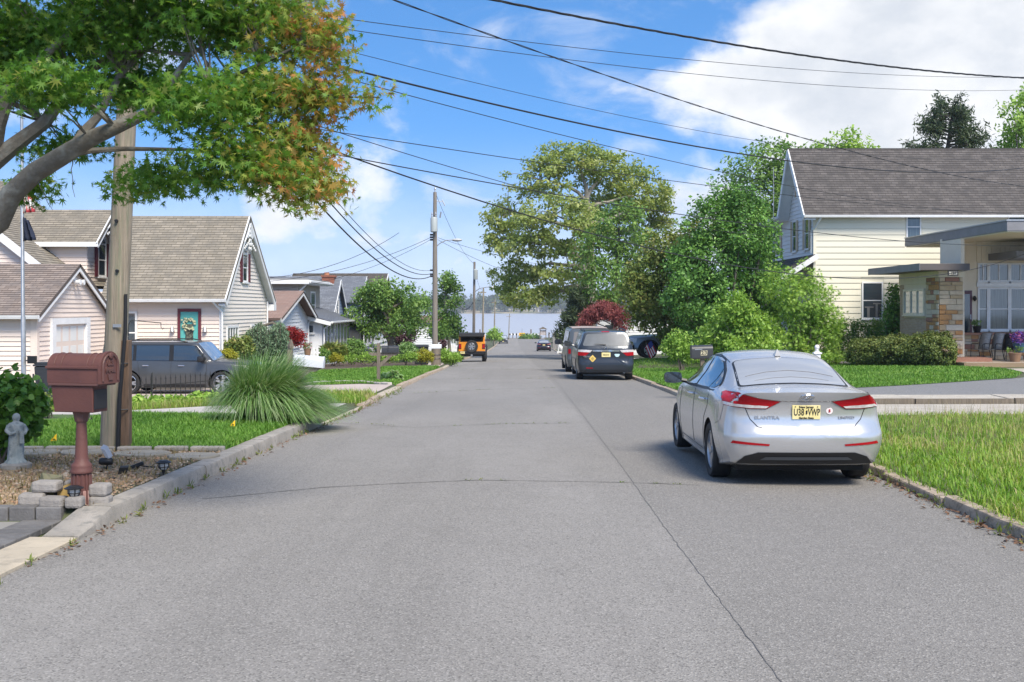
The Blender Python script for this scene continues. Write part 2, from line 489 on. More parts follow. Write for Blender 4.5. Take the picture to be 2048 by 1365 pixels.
def grid_mesh(name, xs_fn, ys, zfn, material, nx):
 vs, fs = [], []
 for y in ys:
  for x in xs_fn(y): vs.append((x, y, zfn(x, y)))
 for j in range(len(ys) - 1):
  for i in range(nx - 1):
   a = j * nx + i; fs.append((a, a + 1, a + nx + 1, a + nx))
 me = bpy.data.meshes.new(name); me.from_pydata(vs, [], fs)
 me.polygons.foreach_set('use_smooth', [True] * len(me.polygons))
 return link(name, me, material)
def gxs(y):
 L, Rr = float(road_l(y)), float(road_r(y))
 a = [-160, -110, -75, -50, -36, -28, -22, -18, -15.5, -13, -11.5, -10, -9, -8, -7, -6, -5.2, -4.6]
 l = [min(v, L - .5 - .02 * (18 - i)) for i, v in enumerate(a)] + [L - .46, L - .40, L - .34, L - .28, L - .22, L - .16, L - .09, L - .05, L + .0, L + .1]
 r0 = [4.9, 5.4, 6, 7, 8, 9.5, 11, 12.5, 14, 16, 18, 21, 25, 30, 38, 50, 75, 110, 160]
 r = [Rr - .1, Rr - .02, Rr + .03, Rr + .08, Rr + .12, Rr + .18, Rr + .3] + [max(v, Rr + .5 + .02 * i) for i, v in enumerate(r0)]
 return l + r
ys = list(np.arange(-30, 5, 3)) + sorted(list(np.arange(5, 40, .5)) + [9.66, 9.70, 9.75, 9.80, 9.85]) + list(np.arange(40, 100, 2)) + list(np.arange(100, 283, 5))
nxg = len(gxs(5))
tag(grid_mesh('ground', gxs, ys, lambda x, y: gz(x, y), M_soil, nxg), kind='structure')
def rxs(y):
 L, Rr = float(road_l(y)), float(road_r(y))
 return [L + (Rr - L) * i / 10 for i in range(11)]
def crown(x, y):
 L, Rr = float(road_l(y)), float(road_r(y)); c = (L + Rr) / 2; w = (Rr - L) / 2
 return float(road_z(y)) + .03 * (1 - ((x - c) / w) ** 2)
tag(grid_mesh('road', rxs, list(np.arange(-30, 60, 1.0)) + list(np.arange(60, 281, 4)), crown, M_road, 11), kind='structure')
# water and the far shore
def water_mat():
 m = mat('river_water', (.36, .375, .40), .45, spec=.35)
 nt = m.node_tree; N, Lk = nt.nodes.new, nt.links.new
 tc = N('ShaderNodeTexCoord'); mp = N('ShaderNodeMapping'); mp.inputs['Scale'].default_value = (.05, .35, 1)
 Lk(tc.outputs['Object'], mp.inputs[0])
 t = N('ShaderNodeTexNoise'); t.inputs['Scale'].default_value = 1.0; t.inputs['Detail'].default_value = 8
 Lk(mp.outputs[0], t.inputs['Vector'])
 bn = N('ShaderNodeBump'); bn.inputs['Strength'].default_value = .5; bn.inputs['Distance'].default_value = .5
 Lk(t.outputs['Fac'], bn.inputs['Height']); Lk(bn.outputs[0], nt.nodes['Principled BSDF'].inputs['Normal'])
 return m
WATER_Z = -7.0
mb = MB(); mb.add([(-3000, 281, WATER_Z), (3000, 281, WATER_Z), (3000, 6000, WATER_Z), (-3000, 6000, WATER_Z)], [(0, 1, 2, 3)])
tag(link('water', mb.mesh('water', fix=False), water_mat()), kind='structure')
FAR = 1640
mb = MB()
n = 60; vs = []; fs = []
for i in range(n + 1):
 x = -1600 + 3200 * i / n
 yy = FAR + 30 * math.sin(i * .7) + 25 * math.sin(i * 1.9)
 for k, (dy, z) in enumerate(((0, WATER_Z - .2), (14, WATER_Z + 1.2), (60, WATER_Z + 3), (260, WATER_Z + 10), (900, WATER_Z + 14))):
  vs.append((x, yy + dy, z))
for i in range(n):
 for k in range(4):
  a = i * 5 + k; fs.append((a, a + 5, a + 6, a + 1))
mb.add(vs, fs)
tag(link('far_shore', mb.mesh('far_shore'), mat('far_beach', (.40, .31, .22), .9, (.22, .25, .11), .02)), kind='structure')
# ------------------------------------------------------------------ kerbs
def kerb_run(name, side, y0, y1, seg, width, h, material, setback=0.0, h0=None, h1=None, jit=0.006):
 root = bpy.data.objects.new(name, None); COL.objects.link(root); root['kind'] = 'structure'
 n = max(1, round((y1 - y0) / seg))
 rr = random.Random(int(y0 * 10) + (5 if side > 0 else 0))
 for i in range(n):
  a, b = y0 + (y1 - y0) * i / n + .012, y0 + (y1 - y0) * (i + 1) / n - .012
  ha = h0 if (i == 0 and h0 is not None) else h; hb = h1 if (i == n - 1 and h1 is not None) else h
  m = 8; vs, fs = [], []; j = rr.uniform(-jit, jit); jw = rr.uniform(-jit, jit)
  for k in range(m + 1):
   y = a + (b - a) * k / m; t = k / m
   e = float(road_l(y)) - setback if side < 0 else float(road_r(y)) + setback
   hh = ha + (hb - ha) * t + j
   wob = .006 * mnoise.noise(Vector((y * 2.1, side * 3, 1))) ; wob2 = .007 * mnoise.noise(Vector((y * 3.7, side, 9)))
   z = float(road_z(y)); s = side
   for (o, zz) in ((jw + wob - .008, -.14), (jw + wob, hh * .75), (jw + .012 + wob, hh * .95 + wob2), (jw + .03, hh + wob2), (width - .02, hh + .004 + wob2), (width, hh - .01), (width, -.14)):
    vs.append((e + s * o, y, z + zz))
  q = 7
  for k in range(m):
   for l in range(q - 1):
    A = k * q + l; fs.append((A, A + q, A + q + 1, A + 1))
  fs.append(tuple(range(q))); fs.append(tuple(range(m * q, m * q + q)))
  o = link('kerb_stone', MB().add(vs, fs).mesh('kerb_stone', smooth=35), material, root)
 return root
M_kerb_tan = mat('stained_kerb', (.42, .335, .25), .9, (.31, .245, .18), 3, bump=.6, bscale=40, third=(.17, .14, .10), tscale=12)
M_apron = mat('apron_concrete', (.45, .385, .29), .9, (.36, .31, .235), 2.2, bump=.3, bscale=60, third=(.30, .26, .20), tscale=10)
kerb_run('kerb_left_driveway', -1, 3.0, 9.0, 3.0, .40, .035, M_apron)
kerb_run('kerb_left_ramp', -1, 9.0, 9.8, .8, .30, .15, M_concrete, h0=.04, h1=.155)
kerb_run('kerb_left_garden', -1, 9.8, 18.6, 2.95, .22, .155, M_concrete)
kerb_run('kerb_left_dip', -1, 18.6, 19.7, 1.1, .22, .155, M_concrete, h1=.04)
kerb_run('kerb_left_apron', -1, 19.7, 24.2, 2.3, .30, .035, M_apron)
kerb_run('kerb_left_lawn', -1, 32.2, 52, 2.4, .16, .10, M_kerb_tan, jit=.02)
kerb_run('kerb_left_tinted', -1, 27.4, 32.2, 2.4, .27, .075, M_apron)
kerb_run('kerb_left_side', -1, 52.1, 62, 3.3, .27, .075, M_apron)
kerb_run('kerb_right_driveway', 1, 20.45, 29.35, 3.0, .36, .09, M_apron)
kerb_run('kerb_left_weeds', -1, 24.2, 27.4, 1.6, .16, .085, M_kerb_tan, jit=.02)
kerb_run('kerb_left_far', -1, 86, 270, 12, .16, .10, M_kerb_tan)
kerb_run('kerb_right_grass', 1, 5.0, 20.4, 1.9, .15, .085, M_kerb_tan, jit=.022)
kerb_run('kerb_right_lawn', 1, 29.4, 62, 2.2, .16, .10, M_kerb_tan, jit=.02)
kerb_run('kerb_right_far', 1, 96, 270, 12, .16, .10, M_kerb_tan)
# ------------------------------------------------------------------ ground sheets beside the road
def Lx(y, d=0.2): return float(road_l(y)) - d
def Rx(y, d=0.14): return float(road_r(y)) + d
lawn1 = [(Lx(14.3), 14.25)] + [(Lx(y), y) for y in np.arange(15, 19.6, .75)] + [(Lx(19.6), 19.6), (-7, 20.4), (-14, 21.5), (-14, 14.6), (-9, 14.35)]
sheet('lawn_by_pole', lawn1, .012, M_lawn, .75)
bed = [(Lx(y), y) for y in np.arange(9.85, 14.3, .5)] + [(Lx(14.25), 14.25), (-9, 14.35), (-9, 9.85)]
sheet('gravel_bed', bed, .012, M_gravelbed, .5)
sheet('concrete_driveway', [(Lx(19.8, .36), 19.8), (Lx(24.1, .36), 24.1), (-7, 24.7), (-20, 25.4), (-20, 21.7), (-14, 21.5), (-7, 20.4)], .014, M_concrete_l)
sheet('weed_strip', [(Lx(24.2, .16), 24.2), (Lx(27.3, .16), 27.3), (-8, 28.2), (-20, 29.2), (-20, 25.5), (-7, 24.75)], .012, M_rough)
sheet('tinted_driveway', [(Lx(27.5, .26), 27.5), (Lx(32, .26), 32), (-5.5, 33), (-7.6, 36.8), (-10.3, 38.6), (-14.3, 38.8), (-14.3, 29), (-8, 28.25)], .018, M_pink)
lawn2 = [(Lx(y, .16), y) for y in np.arange(32.2, 52, 1.5)] + [(Lx(52, .16), 52), (-5.6, 51), (-6.6, 47.5), (-9.6, 46), (-9.9, 40), (-7.7, 37), (-5.6, 33.1)]
sheet('front_lawn', lawn2, .02, M_lawn, .75)
sheet('garden_bed', [(Lx(52.1, .5), 52.1), (-5.6, 51.1), (-6.6, 47.6), (-9.7, 46.1), (-12, 50), (-12, 66), (-5, 66), (-4.3, 56)], .018, M_mulch)
sheet('side_driveway', [(Lx(53, .26), 52.6), (Lx(62, .26), 62), (-4.9, 65), (-4.3, 56)], .022, M_pink)
rough = [(Rx(y), y) for y in np.arange(4, 20.4, 1.0)] + [(Rx(20.3), 20.3), (9, 20.9), (22, 21.4), (22, 4)]
sheet('rough_verge', rough, .012, M_rough, .75)
sheet('sandy_strip', [(Rx(20.4, .2), 20.4), (Rx(23.6, .2), 23.6), (40, 25), (40, 21.7), (9, 20.95)], .016, M_sand)
sheet('asphalt_driveway', [(Rx(25.2, .2), 25.3), (Rx(29.2, .2), 29.2), (8.5, 29.6), (15.6, 33.8), (18, 36.5), (40, 41), (40, 27.2)], .02, M_drive)
def lp(pts): return [G(*p) for p in pts]
lawnR = [(Rx(y, .16), y) for y in np.arange(29.5, 55, 1.5)] + [(6.3, 55), (9.5, 54.5), (13.8, 50), (15.5, 45), (17.2, 42.2), (17.6, 39.5), (16.8, 36.2), (15.5, 33.9), (8.5, 29.75)]
sheet('side_lawn', lawnR, .018, M_lawn, .75)
sheet('pebble_path', [(Rx(55.2, .1), 55.1), (6.3, 55.1), (9.5, 54.6), (13.8, 50.1), (15.6, 45.1), (16, 47), (14.6, 51.5), (9.8, 57), (6.3, 58.2), (Rx(58, .1), 58)], .02, M_pebble)
sheet('sand_patch', [(17.7, 39.4), (16.95, 36.3), (18, 36.7), (30, 39.3), (30, 42)], .024, M_sand)
# concrete edging between asphalt driveway and sandy strip
root = bpy.data.objects.new('driveway_edging', None); COL.objects.link(root); root['kind'] = 'structure'
rr = random.Random(3)
for i in range(14):
 x0 = 4.35 + i * 2.2; x1 = x0 + 2.17
 ya, yb = 23.75 + (x0 - 4.3) * .04, 23.75 + (x1 - 4.3) * .04
 mb = MB(); h = .10 + rr.uniform(-.015, .02)
 mb.prism([(x0, ya, gz(x0, ya) - .1), (x1, yb, gz(x1, yb) - .1), (x1, yb, gz(x1, yb) + h), (x0, ya, gz(x0, ya) + h)], (0, 1.15, .02))
 o = link('edging_block', mb.mesh('edging_block'), M_sand, root)
 o2 = MB(); o2.prism([(x0, ya - .10, gz(x0, ya) - .1), (x1, yb - .10, gz(x1, yb) - .1), (x1, yb - .10, gz(x1, yb) + h + .03), (x0, ya - .10, gz(x0, ya) + h + .03)], (0, .09, 0))
 link('edging_timber', o2.mesh('edging_timber'), M_wood_old, root)
# stone border along the front of lawn 2
root = bpy.data.objects.new('lawn_edging', None); COL.objects.link(root); root['kind'] = 'structure'
M_edgestone = mat('pale_edging_stone', (.46, .42, .37), .9, (.34, .31, .27), 6, rand=.15, bump=.4)
a, b = Vector((-3.5, 32.15)), Vector((-7.6, 36.4))
k = 0; t = 0
while t < 5.6:
 p = a + (b - a).normalized() * t; q = p + (b - a).normalized() * .36
 mb = MB(); z = gz(p.x, p.y)
 d = (b - a).normalized(); nn = Vector((-d.y, d.x))
 mb.obox((p.x, p.y, z - .05), (d.x * .36, d.y * .36, 0), (nn.x * .16, nn.y * .16, 0), (0, 0, .12 + rr.uniform(-.01, .015)))
 bevel(link('edging_stone', mb.mesh('edging_stone'), M_edgestone, root), .015)
 t += .39
# road cracks with weeds
M_crack = mat('crack_fill', (.08, .075, .06), .95); M_seam = mat('seam_tar', (.11, .105, .10), .9)
def crack(pts, w, name='road_crack', dz=.005):
 wob = .08 if name == 'paving_seam' else 1.0
 vs, fs = [], []; n = 0
 P2 = []
 for (x0, y0), (x1, y1) in zip(pts[:-1], pts[1:]):
  m = max(2, int(math.hypot(x1 - x0, y1 - y0) / .12))
  for i in range(m): P2.append((x0 + (x1 - x0) * i / m, y0 + (y1 - y0) * i / m))
 P2.append(pts[-1])
 for i, (x, y) in enumerate(P2):
  dx, dy = (P2[min(i + 1, len(P2) - 1)][0] - P2[max(i - 1, 0)][0], P2[min(i + 1, len(P2) - 1)][1] - P2[max(i - 1, 0)][1])
  l = math.hypot(dx, dy); nx, ny = -dy / l, dx / l
  j = wob * .035 * mnoise.noise(Vector((x * 2.3, y * 2.3, 3))) + .015 * mnoise.noise(Vector((x * 11, y * 11, 5)))
  ww = w * (.5 + .7 * abs(mnoise.noise(Vector((x * 4, y * 4, 8)))))
  x += nx * j; y += ny * j
  for s in (-1, 1): vs.append((x + nx * ww * s, y + ny * ww * s, crown(x, y) + dz))
 for i in range(len(P2) - 1): fs.append((2 * i, 2 * i + 1, 2 * i + 3, 2 * i + 2))
 me = bpy.data.meshes.new(name); me.from_pydata(vs, [], fs)
 tag(link(name, me, M_crack if wob == 1.0 else M_seam), kind='structure')
 return P2
def RG(px, py): return G(px, py, True)
CRACKS = []
CRACKS.append(crack([RG(405, 1000), RG(640, 980), RG(800, 972), RG(960, 966), RG(1140, 969), RG(1245, 971), RG(1400, 976)], .012))
CRACKS.append(crack([(Lx(20, -.1), 20.2), RG(830, 858), RG(1000, 852), RG(1145, 850)], .012))
CRACKS.append(crack([(Lx(29, -.1), 29.0), RG(960, 782), RG(1110, 778)], .016))
CRACKS.append(crack([(Lx(45, -.1), 38.5), (1.3, 38.6)], .02))
CRACKS.append(crack([(Lx(45, -.1), 50), (1.5, 50.3)], .02))
crack([(1.30, 2), (1.31, 9), (1.36, 14), (1.40, 22), (1.44, 34), (1.6, 60)], .0035, 'paving_seam', .004)
# ------------------------------------------------------------------ building helpers
UNIT_BOARD = {}
def board_mesh(h, material):
 k = (round(h, 4), material.name)
 if k not in UNIT_BOARD:
  # unit length along x, lap siding wedge: thick at the bottom; y = outward
  mb = MB()
  mb.prism([(0, -.005, 0), (0, .034, 0), (0, .032, h * .04), (0, .006, h * .985), (0, -.005, h * .985)], (1, 0, 0))
  me = mb.mesh('siding_board'); me.materials.append(material)
  UNIT_BOARD[k] = me
 return UNIT_BOARD[k]
def scan(poly, z):
 xs = []
 for (u0, z0), (u1, z1) in zip(poly, poly[1:] + poly[:1]):
  if (z0 <= z < z1) or (z1 <= z < z0): xs.append(u0 + (u1 - u0) * (z - z0) / (z1 - z0))
 xs.sort(); return xs
def siding(house, base, A, B, poly, material, course=.15, holes=(), wall_name='wall', thick=.12, boards=True, zstart=None):
 """wall whose outside face runs from A to B in plan (outside on the right-hand side of A->B);
 poly = outline in (u along A->B, world z)"""
 A, B = Vector(A), Vector(B); d = (B - A).normalized(); n = Vector((d.y, -d.x))
 mb = MB()
 mb.prism([(A.x + d.x * u - n.x * thick, A.y + d.y * u - n.y * thick, z) for u, z in poly], (n.x * thick, n.y * thick, 0))
 w = wpart(wall_name, mb, material, house, base)
 if boards:
  me = board_mesh(course, material)
  zs = [z for _, z in poly]; z = min(zs) if zstart is None else zstart
  ang = math.atan2(d.y, d.x)
  while z < max(zs) - .02:
   iv = [scan(poly, z + .004), scan(poly, min(z + course * .97, max(zs) - .003))]
   if len(iv[0]) >= 2 and len(iv[1]) >= 2:
    u0, u1 = max(iv[0][0], iv[1][0]), min(iv[0][-1], iv[1][-1])
    segs = [(u0, u1)]
    for (h0, h1, z0, z1) in holes:
     if z + course > z0 + .01 and z < z1 - .01:
      new = []
      for s0, s1 in segs:
       if h1 <= s0 or h0 >= s1: new.append((s0, s1)); continue
       if h0 > s0: new.append((s0, h0))
       if h1 < s1: new.append((h1, s1))
      segs = new
    for s0, s1 in segs:
     if s1 - s0 < .04: continue
     o = bpy.data.objects.new('siding_board', me); COL.objects.link(o); o.parent = w
     p = A + d * s0
     # local x along d, local y = outward: for outward on the right the frame must be mirrored
     o.location = (p.x - base[0], p.y - base[1], z - base[2])
     o.rotation_euler = (0, 0, ang); o.scale = (s1 - s0, -1, min(1, (max(zs) - z) / course))
   z += course
 return w
def frame3(A, B):
 A, B = Vector(A), Vector(B); d = (B - A).normalized(); n = Vector((d.y, -d.x))
 return (lambda u, z, o=0.0: Vector((A.x + d.x * u + n.x * o, A.y + d.y * u + n.y * o, z))), d, n
def window(house, base, A, B, u0, u1, z0, z1, fm, pm, style='dh', fw=.07, shutters=None, arch=False, cols=1, proud=.05, sw=.28, curtain=None):
 F, d, n = frame3(A, B); D = Vector((d.x, d.y, 0)); Nn = Vector((n.x, n.y, 0)); Z = Vector((0, 0, 1))
 mb = MB(); c = (u0 + u1) / 2
 dep = Nn * (proud + .02)
 def bar(ua, ub, za, zb, o=-.02, t=None): mb.obox(F(ua, za, o), D * (ub - ua), (t or dep), Z * (zb - za))
 bar(u0, u0 + fw, z0, z1); bar(u1 - fw, u1, z0, z1)
 bar(u0 + fw, u1 - fw, z0, z0 + fw)
 bar(u0 + fw, u1 - fw, z1 - fw, z1)
 if arch:
  r = (u1 - u0) / 2; k = 14
  for i in range(k):
   a0, a1 = math.pi * i / k, math.pi * (i + 1) / k
   q = [F(c + r * math.cos(a0), z1 + r * math.sin(a0), -.02), F(c + r * math.cos(a1), z1 + r * math.sin(a1), -.02),
     F(c + (r - fw) * math.cos(a1), z1 + (r - fw) * math.sin(a1), -.02), F(c + (r - fw) * math.cos(a0), z1 + (r - fw) * math.sin(a0), -.02)]
   mb.prism(q, dep)
  for a in (30, 60, 90, 120, 150):
   a = R(a); p0, p1 = F(c + .3 * r * math.cos(a), z1 + .3 * r * math.sin(a), .02), F(c + (r - fw * .5) * math.cos(a), z1 + (r - fw * .5) * math.sin(a), .02)
   mb.tube([p0, p1], .012, 4)
  mb.tube([F(c + .3 * r * math.cos(math.pi * i / 8), z1 + .3 * r * math.sin(math.pi * i / 8), .02) for i in range(9)], .012, 4)
 w = wpart('window', mb, fm, house, base)
 def pane(ua, ub, za, zb, off=.012):
  p = MB(); p.obox(F(ua, za, off), D * (ub - ua), Nn * .008, Z * (zb - za)); wpart('pane', p, pm, w, base)
 iw0, iw1, iz0, iz1 = u0 + fw, u1 - fw, z0 + fw, z1 - fw
 cw = (iw1 - iw0) / cols
 for ci in range(cols):
  a, b = iw0 + ci * cw, iw0 + (ci + 1) * cw
  if ci:
   q = MB(); q.obox(F(a - fw * .35, iz0, .003), D * (fw * .7), Nn * (proud - .01), Z * (iz1 - iz0)); wpart('mullion', q, fm, w, base)
  a += .0 if ci == 0 else fw * .35; b -= .0 if ci == cols - 1 else fw * .35
  if style == 'dh':
   m = (iz0 + iz1) / 2
   q = MB(); q.obox(F(a, m - .022, .003), D * (b - a), Nn * .03, Z * .044); wpart('sash_rail', q, fm, w, base)
   pane(a, b, iz0, m - .022); pane(a, b, m + .022, iz1, .02)
  elif style == 'grid':
   m = (iz0 + iz1) / 2
   for (x0, x1) in ((a, (a + b) / 2 - .012), ((a + b) / 2 + .012, b)):
    pane(x0, x1, iz0, m - .02); pane(x0, x1, m + .02, iz1)
   q = MB(); q.obox(F(a, m - .02, .003), D * (b - a), Nn * .03, Z * .04)
   q.obox(F((a + b) / 2 - .012, iz0, .004), D * .024, Nn * .026, Z * (m - .02 - iz0)); q.obox(F((a + b) / 2 - .012, m + .02, .004), D * .024, Nn * .026, Z * (iz1 - m - .02)); wpart('muntin', q, fm, w, base)
  else: pane(a, b, iz0, iz1)
 if arch:
  p = MB(); r2 = r - fw
  p.prism([F(c + r2 * math.cos(math.pi * i / 14), z1 + r2 * math.sin(math.pi * i / 14), .012) for i in range(15)], Nn * .006)
  wpart('arch_pane', p, pm, w, base)
 s = MB(); s.obox(F(u0 - .04, z0 - .05, -.01), D * (u1 - u0 + .08), Nn * (proud + .05), Z * .05); wpart('sill', s, fm, w, base)
 if shutters:
  for a in (u0 - sw - .02, u1 + .02):
   s = MB(); s.obox(F(a, z0, .03), D * sw, Nn * .03, Z * (z1 - z0))
   o = wpart('shutter', s, shutters, house, base)
   hh = (z1 - z0)
   for (b0, b1) in ((.05, .46), (.54, .95)):
    s2 = MB(); s2.obox(F(a + .045, z0 + hh * b0, .06), D * (sw - .09), Nn * .012, Z * (hh * (b1 - b0)))
    bevel(wpart('shutter_panel', s2, shutters, o, base), .008, 1)
 return w
def roof_plane(house, base, e0, e1, r1, r0, material, thick=.10, course=.145, name='roof', parent=None):
 """shingled plane: eave e0->e1, ridge r0->r1 (same order); each course overlaps the one below"""
 e0, e1, r0, r1 = map(Vector, (e0, e1, r0, r1))
 nrm = (e1 - e0).cross(r0 - e0).normalized()
 if nrm.z < 0: nrm = -nrm
 up = ((r0 + r1) / 2 - (e0 + e1) / 2); L = up.length
 n = max(2, int(L / course))
 mb = MB(); udir = (e1 - e0).normalized()
 for i in range(n):
  t0, t1 = i / n, (i + 1) / n
  a, b = e0.lerp(r0, t0), e1.lerp(r1, t0); c, dd = e1.lerp(r1, t1), e0.lerp(r0, t1)
  hi = nrm * .016
  ua, ub, uc, ud = [(p - e0).dot(udir) for p in (a, b, c, dd)]
  v0, v1 = i * .14 + .003, i * .14 + .137
  mb.add([a + hi, b + hi, c + nrm * .002, dd + nrm * .002], [(0, 1, 2, 3)], [[(ua, v0), (ub, v0), (uc, v1), (ud, v1)]])
  mb.add([a, b, b + hi, a + hi], [(0, 1, 2, 3)], [[(ua, v0), (ub, v0), (ub, v0), (ua, v0)]])
 q = [e0, e1, r1, r0]
 dn = nrm * -thick
 vs = q + [p + dn for p in q]
 fs = [(7, 6, 5, 4), (0, 4, 5, 1), (1, 5, 6, 2), (2, 6, 7, 3), (3, 7, 4, 0)]
 mb.add(vs, fs, [[(0, 0)] * 4] * 5)
 me = mb.mesh(name, base, fix=False)
 return link(name, me, material, parent or house)
def trim(house, base, a, b, w, h, material, name='trim', up=(0, 0, 1), parent=None):
 """a board from a to b: w sideways (horizontal), h along up, centred"""
 a, b = Vector(a), Vector(b); t = (b - a).normalized(); up = Vector(up)
 s = t.cross(up).normalized(); u = s.cross(t).normalized()
 mb = MB(); mb.obox(a - s * w / 2 - u * h / 2, b - a, s * w, u * h)
 return wpart(name, mb, material, parent or house, base)
def gutter(house, base, a, b, material=None):
 a, b = Vector(a), Vector(b)
 mb = MB(); d = (b - a).normalized(); s = d.cross(Vector((0, 0, 1))).normalized()
 prof = [(-.06, .05), (-.055, -.03), (-.02, -.06), (.04, -.06), (.065, .02), (.07, .05)]
 mb.prism([a + s * x + Vector((0, 0, z)) for x, z in prof], b - a)
 return wpart('gutter', mb, material or M_white, house, base)
def downspout(house, base, pts, material=None, r=.04):
 mb = MB(); mb.tube(pts, r, 6); return wpart('downspout', mb, material or M_white, house, base)
M_cream = mat('cream_vinyl_siding', (.76, .64, .55), .55, (.71, .595, .51), .6, rand=.025, spec=.35)
M_cream_lit = mat('cream_siding_lit', (.77, .70, .62), .55, (.72, .65, .575), .6, rand=.025, spec=.35)  # lighter copy of the cream siding: light on the road gable put into colour
M_burgundy = mat('burgundy_shutter', (.13, .02, .03), .5)  # burgundy paint of the shutters and door casing
M_roof_tan = shingle_mat('tan_shingles', (.21, .185, .145), (.285, .25, .20), (.165, .15, .125))
M_roof_red = shingle_mat('mottled_brown_shingles', (.20, .16, .135), (.30, .245, .21), (.15, .13, .12))
# ================================================================== cream house on the left with attached garage
def cream_house():
 gx, gy0, gy1 = -14.4, 33.3, 39.0
 base = (-12.5, 42.0, gz(-12.5, 42))
 H = thing('cream_house', 'cream sided house with steep tan gable, burgundy shutters, teal door and attached garage', 'house', base)
 zb = gz(-14, 36) - .25
 # ---- garage: gable towards the road
 za, ze = 3.12 + .0, 1.62     # apex and eave heights
 gm = (gy0 + gy1) / 2
 gd = (gy0 + .95, gy0 + 3.95)
 A, B = (gx, gy0), (gx, gy1)
 W = gy1 - gy0
 poly = [(0, zb), (W, zb), (W, ze), (W / 2, za), (0, ze)]
 dh = 1.20
 du0, du1 = .95, 4.05
 siding(H, base, A, B, poly, M_cream, .145, [(du0 - .02, du1 + .02, zb, dh + .12)])
 # near side wall faces the camera
 siding(H, base, (gx - 9, gy0), (gx, gy0), [(0, zb), (9, zb), (9, ze), (0, ze)], M_cream, .145)
 wpart('corner_board', MB().box(gx - .02, gx + .045, gy0 - .045, gy0 + .12, zb, ze), M_cream, H, base)
 wpart('corner_board', MB().box(gx - .16, gx - .021, gy0 - .045, gy0 + .02, zb, ze), M_cream, H, base)
 F, d, n = frame3(A, B)
 # garage door recessed in white casing
 mb = MB()
 mb.obox(F(du0, zb, -.02), (0, .30, 0), (.11, 0, 0), (0, 0, dh - zb)); mb.obox(F(du1 - .30, zb, -.02), (0, .30, 0), (.11, 0, 0), (0, 0, dh - zb))
 mb.obox(F(du0, dh + .001, -.02), (0, du1 - du0, 0), (.11, 0, 0), (0, 0, .2))
 wpart('door_casing', mb, M_white, H, base)
 M_gd = mat('garage_door_white', (.74, .735, .70), .5)
 gdm = MB(); gdm.obox(F(du0 + .30, zb, -.10), (0, du1 - du0 - .6, 0), (.085, 0, 0), (0, 0, dh - zb))
 g = wpart('garage_door', gdm, M_gd, H, base)
 pw = (du1 - du0 - .6) / 4; ph = (dh - zb) / 4
 for i in range(4):
  for k in range(4):
   q = MB(); q.obox(F(du0 + .30 + i * pw + .07, zb + k * ph + .07, -.015), (0, pw - .14, 0), (.018, 0, 0), (0, 0, ph - .14))
   bevel(wpart('door_panel', q, M_gd, g, base), .012, 1)
 # garage roof
 ov = .22
 ridge0, ridge1 = Vector((gx - 9, gm, za + .05)), Vector((gx + ov, gm, za + .05))
 sl = (za - ze) / (W / 2)
 ey0 = gy0 - .3; ez = ze - .3 * sl + .05
 roof_plane(H, base, (gx - 9, ey0, ez), (gx + ov, ey0, ez), ridge1, ridge0, M_roof_red, name='garage_roof')
 roof_plane(H, base, (gx - 9, gy1 + .3, ez), (gx + ov, gy1 + .3, ez), ridge1, ridge0, M_roof_red, name='garage_roof')
 for s in (0, 1):
  ya = ey0 if s == 0 else gy1 + .3
  trim(H, base, (gx + ov - .03, ya, ez - .12), (gx + ov - .03, gm, za - .07), .04, .2, M_white, 'rake_board', up=(0, 0, 1))
 gutter(H, base, (gx - 9, ey0 - .04, ez - .06), (gx + ov, ey0 - .04, ez - .06))
 # flood lamps at the apex
 lm = MB(); lm.obox(F(W / 2 - .2, za - .55, 0), (0, .18, 0), (.08, 0, 0), (0, 0, .14))
 lm.lathe([(.05, 0), (.09, .2), (.095, .22)], F(W / 2 - .18, za - .55, .08), 10, 'x'); lm.lathe([(.05, 0), (.09, .2), (.095, .22)], F(W / 2 + .12, za - .55, .08), 10, 'x')
 wpart('flood_light', lm, M_white, H, base, smooth=True)
 # ---- long low wing with the dormer: slope towards the road
 gyb = 38.8; xe = -15.9; zeb = 2.72
 sl2 = .785
 xr = xe - 5.4; zr = zeb + 5.4 * sl2
 siding(H, base, (xe - 10.8, gyb), (xe, gyb), [(0, zb), (10.8, zb), (10.8, zeb), (5.4, zr), (0, zeb)], M_cream, .145, zstart=zb)
 ex = xe + .3; ezb = zeb - .3 * sl2 + .06
 roof_plane(H, base, (ex, gyb - .28, ezb), (ex, 47, ezb), (xr, 47, zr + .06), (xr, gyb - .28, zr + .06), M_roof_tan, name='wing_roof')
 trim(H, base, (ex, gyb - .30, ezb - .14), (xr, gyb - .30, zr - .08), .04, .26, M_white, 'rake_board')
 # dormer
 dy0, dy1, dx = 41.0, 43.9, -15.85
 dz0, dze = 2.45, 4.35; dm = (dy0 + dy1) / 2; dza = 5.45
 siding(H, base, (dx, dy0), (dx, dy1), [(0, dz0), (2.9, dz0), (2.9, dze), (1.45, dza), (0, dze)], M_cream, .145, [(.80, 2.1, 2.85, 4.75)], wall_name='dormer_wall')
 siding(H, base, (dx - 4.6, dy0), (dx, dy0), [(0, dz0), (4.6, dz0), (4.6, dze), (0, dze)], M_cream, .145, wall_name='dormer_wall')
 window(H, base, (dx, dy0), (dx, dy1), 1.02, 1.88, 2.92, 4.22, M_white, M_glass_win, 'dh', shutters=M_burgundy, arch=True, sw=.30)
 dsl = (dza - dze) / 1.45
 dez = dze - .35 * dsl + .06; dxo = dx + .55
